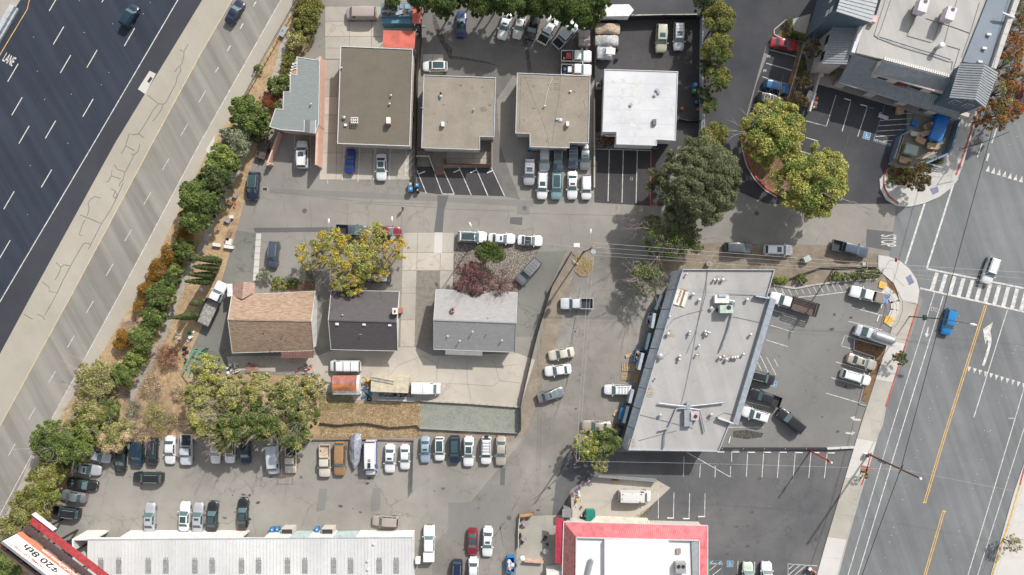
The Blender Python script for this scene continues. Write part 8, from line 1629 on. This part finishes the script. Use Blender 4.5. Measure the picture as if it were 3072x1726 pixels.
# clutter around the sheds
def clutter(name, label, cx, cy, rx, ry, n, mats, seed, smax=.8, zmax=.5, cat='clutter'):
    e = thing(name, label, cat, W(cx, cy)); rr = random.Random(seed)
    for i in range(n):
        w = W(cx+rr.uniform(-rx, rx), cy+rr.uniform(-ry, ry)); mb = MB(); k = rr.randrange(4); z = rr.random()*zmax
        if k == 0: mb.box((w.x, w.y, z/2+.1),(rr.uniform(.2, smax), rr.uniform(.15, smax*.6), z+.12), rr.random()*3)
        elif k == 1: a = rr.random()*3; L = rr.uniform(.4,1.4)*smax; mb.beam((w.x, w.y, .1+z),(w.x+math.cos(a)*L, w.y+math.sin(a)*L, .1+z*rr.random()),.08)
        elif k == 2: mb.tube([(w.x, w.y, .02),(w.x, w.y, .1+z)], rr.uniform(.1,.28),10)
        else: mb.dome((w.x, w.y, .02), rr.uniform(.15,.4), rr.uniform(.1,.4),8)
        mb.build('item', mats[rr.randrange(len(mats))], e)
    return e
clutter('tool_pile', 'heap of hoses, pots and tools between shed and container', 1092,1168,14,22,34,[M_yellowcurb, M_metald, M_metal, M_cardw, M_bluebin, M_wood, M_greyp],21)
clutter('scrap_pile', 'scrap and pipes stacked behind the beige container', 1190,1187,50,6,30,[M_metald, M_wood, M_greyp, M_metal, M_dkfence],22,.7,.4)
w = W(1107,1198,.3); e = thing('tyre', 'black tyre lying beside the long pipes', 'tyre', (w.x, w.y, .0)); mb = MB(); mb.tube([(.34*math.cos(a),.34*math.sin(a),.14) for a in np.linspace(0,2*math.pi, 17)],.13,8, cap=False); extra(e, 'rubber', mb, M_tyre)
w = W(1108,1181,.4); e = thing('blue_barrel', 'blue plastic barrel lying near the tyre', 'barrel', (w.x, w.y, 0), R(-30)); mb = MB(); mb.tube([(-.45,0,.3),(-.2,0,.3),(.2,0,.3),(.45,0,.3)],[.24,.3,.3,.24],12); extra(e, 'drum', mb, M_bluebin); mb = MB(); mb.tube([(.02,0,.3),(.06,0,.3)],.315,12); extra(e, 'hoop', mb, M_blackp)
w = W(1105,1141,.6); e = thing('yellow_hose_reel', 'yellow reel at the left end of the beige container', 'hose reel', (w.x, w.y, 0)); mb = MB(); mb.tube([(0,0,.1),(0,0,.9),(0,0,1.1)],[.3,.35,.2],12); extra(e, 'drum', mb, M_yellowcurb); mb = MB(); mb.tube([(-.9+.5*math.cos(a),-.3+.9*math.sin(a),.2) for a in np.linspace(.5,5.2,18)],.04,6); extra(e, 'hose', mb, M_yellowcurb)
for i, y in enumerate((1190,1195,1199)): a, b = W(1134, y), W(1246, y+4); e = thing('long_pipe', ('upper', 'middle', 'lower')[i]+' of three long pale pipes on the ground behind the container', 'pipe', (a.x, a.y, 0)); mb = MB(); mb.tube([(a.x, a.y, .4),(b.x, b.y, .4)],.11,8); mb.build('tube', [M_lblue, M_metal, M_cardw][i], e)
clutter('lumber_pile', 'reddish boards stacked below the brown house', 757,1100,18,10,5,[M_wood, MATS['rust_a']],23,.7,.2, 'lumber')
for i in range(7): w = W(758,1093+i*3.6); e_ = bpy.data.objects['lumber_pile']; mb = MB(); mb.box((w.x, w.y, .1+i*.02),(2.3,.16,.05), R(-6+i*2)); mb.build('board', [mat('red_board', (.40,.23,.15)), mat('grey_board', (.30,.25,.21))][i % 2], e_)
clutter('junk_pile', 'white and grey junk by the left of the lumber', 699,1106,16,16,22,[M_cardw, M_metal, M_metald, M_cardw, M_greyp],24); clutter('yard_tools', 'red and grey yard items below the brown house corner', 920,1108,30,14,16,[MATS['red_pole'], M_wood, M_metal, M_cardw, MATS['rust_a']],25,.5)
clutter('tyre_pile', 'dark tyres and pots lined up by the truck court', 555,1065,8,24,16,[M_tyre, M_wood, M_metald, M_tyre],26,.5); clutter('crate_stack', 'pale crates with red and green labels beside the truck', 570,1012,9,16,8,[M_cardw, M_cardw, MATS['rust_a'], M_greenbin],27,.6,.6); clutter('white_bags', 'white bags dumped on the straw bank', 536,1010,8,10,7,[M_cardw, M_concw],28,.6,.3)
w = W(572,1085); e = thing('green_gate', 'green-painted steel gate frame under the yellow trees', 'gate', (w.x, w.y, 0)); M_gg = mat('gate_green', (.08,.38,.18),.6)
for a, b in (((592,1048),(562,1105)),((592,1048),(628,1060)),((562,1105),(582,1132)),((606,1052),(580,1112))): A0, B0 = W(*a), W(*b); mb = MB(); mb.beam((A0.x, A0.y, 1.4),(B0.x, B0.y, 1.4),.16,.12); mb.build('bar', M_gg, e); mb = MB(); mb.beam((A0.x, A0.y, 0),(A0.x, A0.y, 1.4),.1); mb.build('post', M_gg, e)
a, b = W(608,1058), W(625,1045); e = thing('dark_stand', 'black steel stand beside the green gate', 'stand', (a.x, a.y, 0)); mb = MB(); mb.beam((a.x, a.y, .8),(b.x, b.y, .8),.3,.2); mb.beam((a.x, a.y, 0),(a.x, a.y, .8),.12); mb.beam((b.x, b.y, 0),(b.x, b.y, .8),.12); mb.build('frame', MATS['mast_green'], e)
# verge utility boxes
for x, y, sx, sy, m_, lab, rt in ((705,588,.7,.6, M_metal, 'grey utility box topmost on the bank', -20),(689,608,.9,.7, M_wood, 'dark grated utility vault on the bank', -20),(694,651,.6,.5, M_cardw, 'white meter box on the bank', 0),(682,661,.9,.7, M_metal, 'pale meter cabinet on the bank', -25),(686,725,.9,1.0, M_cardw, 'white concrete block on the court edge', -10),(650,735,1.3,.5, M_cardw, 'white barrier block in the straw', -8),(685,724+0,.1,.1, M_cardw, '', 0),(685,708,.6,1.6, M_wood, 'brown timber frame by the white barrier blocks', -20),(686,741,1.5,.5, M_cardw, 'long white barrier block on the court edge', -8),(850,95,.9,1.8, M_metal, 'grey equipment box beside the guardrail', -30)):
    if not lab: continue
    w = W(x, y, .5); e = thing('utility_box', lab, 'utility box', (w.x, w.y, 0), R(rt)); mb = MB(); mb.bbox(-sx/2, sx/2,-sy/2, sy/2,0,.55); extra(e, 'body', mb, m_); mb = MB(); mb.bbox(-sx/2-.04, sx/2+.04,-sy/2-.04, sy/2+.04,.55,.60); extra(e, 'lid', mb, m_)
w = W(701,611); e = thing('warning_sign', 'yellow diamond sign with a red flag on the bank', 'sign', (w.x, w.y, 0)); mb = MB(); mb.beam((w.x, w.y, 0),(w.x, w.y, 1.6),.05); mb.build('post', M_metal, e); mb = MB(); mb.slab([(w.x-.4, w.y, 1.3),(w.x, w.y+.35,1.7),(w.x+.4, w.y, 1.4),(w.x, w.y-.4,1.0)],.03); mb.build('panel', mat('sign_yellow', (.66,.50,.25)), e); mb = MB(); w = W(709,614); mb.slab([(w.x-.2, w.y+.3,.6),(w.x+.25, w.y+.1,.7),(w.x+.1, w.y-.4,.5),(w.x-.2, w.y-.2,.5)],.03); mb.build('flag', mat('flag_red', (.60,.07,.03)), e)
w = W(604,870,1.2); e = thing('satellite_dish', 'round grey satellite dish on a pole in the straw', 'dish', (w.x, w.y, 0)); mb = MB(); mb.tube([(w.x, w.y, 0),(w.x, w.y, 1.2)],.05,6); mb.build('post', M_metal, e); mb = MB(); mb.dome((w.x, w.y, 1.2),.38,.14,16); mb.build('dish', M_metal, e)
for x, y, lab in ((2044,327, 'red pot standing in the fenced lot'),(2092,330, 'red and white canister by the pale fence')): w = W(x, y); e = thing('red_pot', lab, 'pot', (w.x, w.y, 0)); mb = MB(); mb.tube([(w.x, w.y, 0),(w.x, w.y, .5)],[.18,.26],10); mb.build('pot', mat('terracotta', (.36,.11,.07)), e); mb = MB(); mb.tube([(w.x, w.y, .48),(w.x, w.y, .54)],.28,10); mb.build('rim', MATS['terracotta'], e)
w = W(1265,100,.8); clutter('junk_pile', 'blue-grey bags and pots beside the salmon canopy', 1253,92,8,16,16,[M_metal, mat('bag_blue', (.10,.14,.25)), M_metald, M_cardw],29)
w = W(1756,82,.5); clutter('trailer_drums', 'dark drums and pale cans behind the small trailer', 1760,86,14,7,8,[M_metald, M_metal, M_cardw],30,.5)
w = W(1794,262); e = thing('air_conditioner', 'grey cooling unit on the ground left of the white roof', 'air conditioner', (w.x, w.y, 0)); mb = MB(); mb.box((w.x, w.y, .5),(.9,1.1,1.0)); mb.build('cabinet', mat('ac_dark', (.16,.17,.16)), e); mb = MB(); mb.tube([(w.x, w.y, 1.0),(w.x, w.y, 1.03)],.32,12); mb.build('fan', M_metald, e)
w = W(1455,428,.8); e = thing('patio_heater', 'round grey cooling unit in the notch of the square building', 'air conditioner', (w.x, w.y, 0)); e.name = 'air_conditioner'; mb = MB(); mb.tube([(w.x, w.y, 0),(w.x, w.y, .9)],.42,14); mb.build('cabinet', MATS['ac_grey'], e); mb = MB(); mb.tube([(w.x, w.y, .9),(w.x, w.y, .94)],.25,12); mb.build('fan', M_metald, e)
# patio furniture
def table(px, py, label, m=mat('mauve_umbrella', (.28,.24,.25))):
    w = W(px, py, .8); e = thing('patio_table', label, 'table', (w.x, w.y, 0)); mb = MB(); mb.tube([(w.x, w.y, .72),(w.x, w.y, .76)],.5,14); mb.build('top', m, e); mb = MB(); mb.tube([(w.x, w.y, 0),(w.x, w.y, .72)],.06,6); mb.build('leg', M_metald, e)
table(1576,1572, 'mauve round table near the orange bench'); table(1573,1617, 'grey round table in the middle of the patio'); table(1637,1655, 'pale round table in the shade of the crimson awning', M_metal)
for i, (x, y) in enumerate(((1565,1560),(1582,1558),(1560,1580),(1560,1612),(1566,1628),(1560,1604),(1636,1612),(1642,1634),(1632,1620))):
    w = W(x, y, .5); e = thing('patio_chair', ['dark chair left of the mauve table', 'dark chair right of the mauve table', 'dark chair below the mauve table', 'dark chair left of the grey table', 'dark chair below the grey table', 'dark chair above the grey table', 'dark chair topmost in the awning shade', 'dark chair lowest in the awning shade', 'dark chair in the middle of the awning shade'][i], 'chair', (w.x, w.y, 0), R(40*i), 'dark chairs on the patio'); mb = MB(); mb.bbox(-.22,.22,-.22,.22,.42,.46); extra(e, 'seat', mb, M_metald); mb = MB(); mb.bbox(-.22,.22,.20,.24,.5,.9); extra(e, 'backrest', mb, M_metald)
    for sx in (-.2,.2):
        for sy in (-.2,.2): mb = MB(); mb.beam((sx, sy, 0),(sx, sy, .42),.03); extra(e, 'leg', mb, M_metald)
e = thing('bench', 'orange-brown timber bench at the top of the patio', 'bench', W(1578,1541)); a, b = W(1558,1543), W(1599,1538); mb = MB(); mb.beam((a.x, a.y, .9),(b.x, b.y, .9),.45,.08); mb.build('seat', mat('orange_timber', (.42,.22,.08)), e)
for p in (a, b): mb = MB(); mb.beam((p.x, p.y, 0),(p.x, p.y, .9),.2); mb.build('leg', M_metald, e)
fence('patio_rail', 'white-topped rail along the left side of the patio', [(1559,1546),(1555,1590),(1555,1640)],.9, M_cardw, 2.0,.08, M_wood); fence('patio_beam', 'pinkish timber beam across the patio', [(1572,1678),(1630,1682)],.9, mat('pink_timber', (.48,.33,.27)),3.0,.35, M_wood)
w = W(1567,1677,2.2); e = thing('patio_umbrella', 'closed white round umbrella at the patio corner', 'umbrella', (w.x, w.y, 0)); mb = MB(); mb.dome((w.x, w.y, 2.0),.5,.35,14); mb.build('canopy', M_cardw, e); mb = MB(); mb.tube([(w.x, w.y, 0),(w.x, w.y, 2.1)],.04,6); mb.build('pole', M_metal, e)
clutter('yard_buckets', 'white tubs and buckets in the corner of the fenced yard', 1732,1497,14,24,16,[M_cardw, M_cardw, M_metald, M_yellowcurb, MATS['rust_a']],31,.6,.5); clutter('kitchen_waste', 'dark sacks and barrels left of the teal dumpster', 1752,1556,8,12,12,[M_metald, M_wood, M_blackp, M_cardw],32,.5,.6)
fence('low_stand', 'yellow sawhorse near the top of the fenced yard', [(1836,1440),(1856,1441)],.5, M_yellowcurb, 3.0,.12, M_wood)
w = W(1705,1545,2.0); box_(1702,1540,1.2,1.5,2.0,0, M_greyp, 'grey service box at the corner of the restaurant', 'service_box', cat='service box')
# pedestrian in the street
def skin_mesh(name, verts, edges, radii, m, parent, loc, rot=0, lv=2):
    me = bpy.data.meshes.new(name); me.from_pydata(verts, edges, []); o = bpy.data.objects.new(name, me); COL.objects.link(o); sk = o.modifiers.new('s', 'SKIN'); sk.use_smooth_shade = True
    for i, r_ in enumerate(radii): me.skin_vertices[0].data[i].radius = (r_, r_)
    me.skin_vertices[0].data[0].use_root = True; su = o.modifiers.new('d', 'SUBSURF'); su.levels = lv; su.render_levels = lv
    bpy.context.view_layer.update(); m2 = bpy.data.meshes.new_from_object(o.evaluated_get(bpy.context.evaluated_depsgraph_get())); bpy.data.objects.remove(o); m2.name = name; m2.materials.clear(); m2.materials.append(m)
    return linkobj(name, m2, parent)
w = W(1211,625); pe = thing('person', 'pedestrian in a pale blue shirt walking alone in the street', 'person', (w.x, w.y, 0), R(20))
M_skin = mat('skin', (.42,.26,.19),.6); M_shirt = mat('pale_blue_shirt', (.28,.40,.46),.85); M_trous = mat('dark_trousers', (.06,.06,.07),.9)
V = [(0,0,.95),(0,0,1.2),(0,0,1.42),(0,0,1.52),(0,.02,1.66),(.1,0,.92),(.13,.14,.5),(.12,.06,.08),(.12,.2,.05),(-.1,0,.92),(-.12,-.10,.5),(-.12,-.3,.12),(-.12,-.2,.05),(.2,0,1.40),(.27,-.08,1.12),(.27,.05,.88),(-.2,0,1.40),(-.27,.10,1.12),(-.26,.26,.92)]
skin_mesh('body', V, [(0,1),(1,2),(2,3),(3,4),(0,5),(5,6),(6,7),(7,8),(0,9),(9,10),(10,11),(11,12),(2,13),(13,14),(14,15),(2,16),(16,17),(17,18)],[.14,.15,.12,.055,.10,.10,.065,.045,.04,.10,.065,.045,.04,.07,.045,.04,.07,.045,.04], M_skin, pe, None)
skin_mesh('shirt', [(0,0,.95),(0,0,1.2),(0,0,1.42),(.2,0,1.40),(.26,-.05,1.18),(-.2,0,1.40),(-.26,.06,1.18)],[(0,1),(1,2),(2,3),(3,4),(2,5),(5,6)],[.165,.175,.14,.09,.065,.09,.065], M_shirt, pe, None)
skin_mesh('trousers', [(0,0,.92),(.1,0,.88),(.13,.14,.5),(.12,.07,.14),(-.1,0,.88),(-.12,-.10,.5),(-.12,-.28,.16)],[(0,1),(1,2),(2,3),(0,4),(4,5),(5,6)],[.16,.115,.085,.07,.115,.085,.07], M_trous, pe, None)
mb = MB(); mb.dome((0,-.01,1.66),.108,.10,12); extra(pe, 'hair', mb, mat('dark_hair', (.04,.03,.025),.8))
# billboard
Hb = 9.8; Ht = 14.0
a = W(65,1595, Hb); b = W(236,1726, Hb); d = (b-a); d.z = 0; d.normalize(); Lb = 14.6; bb = thing('billboard', 'large roadside billboard with white and orange face and black lettering', 'billboard', (a.x, a.y, 0)); a0 = Vector((a.x, a.y, 0)); nf = Vector((-d.y, d.x, 0)); nf = nf if nf.dot(Vector((1,1,0))) > 0 else -nf
def panel_(u0, u1, z0, z1, off, th, m, name, par):
    p0 = a0+d*u0+nf*off; p1 = a0+d*u1+nf*off; mb = MB(); mb.prism([p0, p1, p1-nf*th, p0-nf*th], z0, z1); return mb.build(name, m, par)
face = panel_(0, Lb, Hb, Ht, 0,.15, mat('billboard_white', (.80,.80,.79),.5, var=.03), 'face', bb); band = panel_(0, Lb, Hb+.02, Hb+1.15,.03,.03, mat('billboard_orange', (.80,.19,.11),.5, var=.05), 'band', face)
panel_(0, Lb, Ht, Ht+.15,.05,.3, M_greyp, 'top_trim', bb); panel_(-.3, Lb+1, Hb-.7, Hb-.62,1.0,1.2, mat('catwalk_dark', (.07,.05,.05)), 'catwalk', bb); panel_(-.3, Lb+4, Hb-1.0, Hb-.9,2.4,1.2, mat('apron_red', (.33,.04,.045),.7, var=.2, scale=2), 'apron', bb)
panel_(-.3, Lb+4, Hb-1.9, Hb-.92,1.28,.1, MATS['apron_red'], 'apron_front', bb); pn = panel_(-.6,3.8, Hb-1.4, Hb-.5,2.9,.12, M_cardw, 'light_panel', bb)
for i in range(5): u = 1+i*3.2; p = a0+d*u-nf*.9; mb = MB(); mb.tube([(p.x, p.y, 0),(p.x, p.y, Ht-.3)],.2,8); mb.build('post', M_metald, bb); mb = MB(); mb.beam((p.x, p.y, Hb+1), a0+d*u-nf*.2+Vector((0,0, Ht-.5)),.15); mb.build('strut', M_metald, bb)
for z, m_ in ((Hb-.2, M_metald),(Hb+1.6, M_metald),(Ht-.6, M_metald)): p0, p1 = a0-nf*1.2+Vector((0,0, z)), a0+d*Lb-nf*1.2+Vector((0,0, z)); mb = MB(); mb.beam(p0, p1,.14,.14); mb.build('rail', m_, bb)
p0, p1 = a0-d*.6-nf*1.9+Vector((0,0, Ht-1.2)), a0+d*Lb-nf*1.9+Vector((0,0, Ht-1.2)); mb = MB(); mb.beam(p0, p1,.3,.35); mb.build('back_rail', mat('back_orange', (.55,.14,.07),.6), bb)
panel_(0, Lb, Hb+.2, Ht-.4,-1.6,.08, mat('back_panel', (.10,.06,.055)), 'back_panel', bb)
for i in range(22): u = .4+i*.68; p = a0+d*u+nf*.9; mb = MB(); mb.beam((p.x, p.y, Hb-.6),(p.x+nf.x*.3, p.y+nf.y*.3, Hb-.45),.06); mb.build('lamp_bracket', M_greyp, bb)
def bb_text(txt, u, z, size, m, off=.05, sx=1):
    cu = bpy.data.curves.new('lettering', 'FONT'); cu.body = txt; cu.size = size; cu.align_x = 'CENTER'; cu.align_y = 'CENTER'; cu.offset = .02*size; o = bpy.data.objects.new('t', cu); COL.objects.link(o); bpy.context.view_layer.update()
    me = bpy.data.meshes.new_from_object(o.evaluated_get(bpy.context.evaluated_depsgraph_get())); bpy.data.objects.remove(o); me.materials.clear(); me.materials.append(m); me.name = 'lettering'
    p = a0+d*u+nf*off+Vector((0,0, z)); rx = -d
    me.transform(Matrix.Translation(-Vector(bb.location)) @ Matrix(((rx.x*sx, 0, nf.x, p.x),(rx.y*sx, 0, nf.y, p.y),(0,1,0, p.z),(0,0,0,1)))); q = linkobj('lettering', me, face); return q
M_bl = mat('letter_black', (.03,.03,.032),.6, var=.02); M_rd = mat('letter_red', (.52,.09,.06),.6, var=.02); M_wt = mat('letter_white', (.80,.79,.77),.6, var=.02)
bb_text('$20 8th', 5.8, Hb+2.1,1.75, M_bl, sx=1.25); bb_text('HOME OF THE', 4.6, Hb+3.45,.72, M_rd, sx=1.25); bb_text('JoyCoCoFarms.com', 8.4, Hb+.55,.85, M_wt, .07,1.1); bb_text('Mill', 11.2, Hb+2.6,1.3, M_rd, sx=1.2)
mb = MB(); p = a0+d*1.0+nf*.05+Vector((0,0, Hb+3.5)); 
for k in range(3): mb.beam(p+d*(k*.3-.3), p+d*(k*.3-.15)+Vector((0,0,.5)),.05); mb.beam(p+d*(k*.3-.15)+Vector((0,0,.5)), p+d*(k*.3),.05)
mb.build('logo_mark', M_lblue, face)
# hose by the white building
e = thing('hose', 'lime green hose curling at the corner of the white building', 'hose', W(245,1615)); mb = MB(); mb.tube([W(234,1616,.1), W(240,1611,.1), W(248,1612,.1), W(254,1622,.1), W(260,1632,.1)],.05,6); mb.build('tube', mat('lime', (.35,.50,.10)), e)
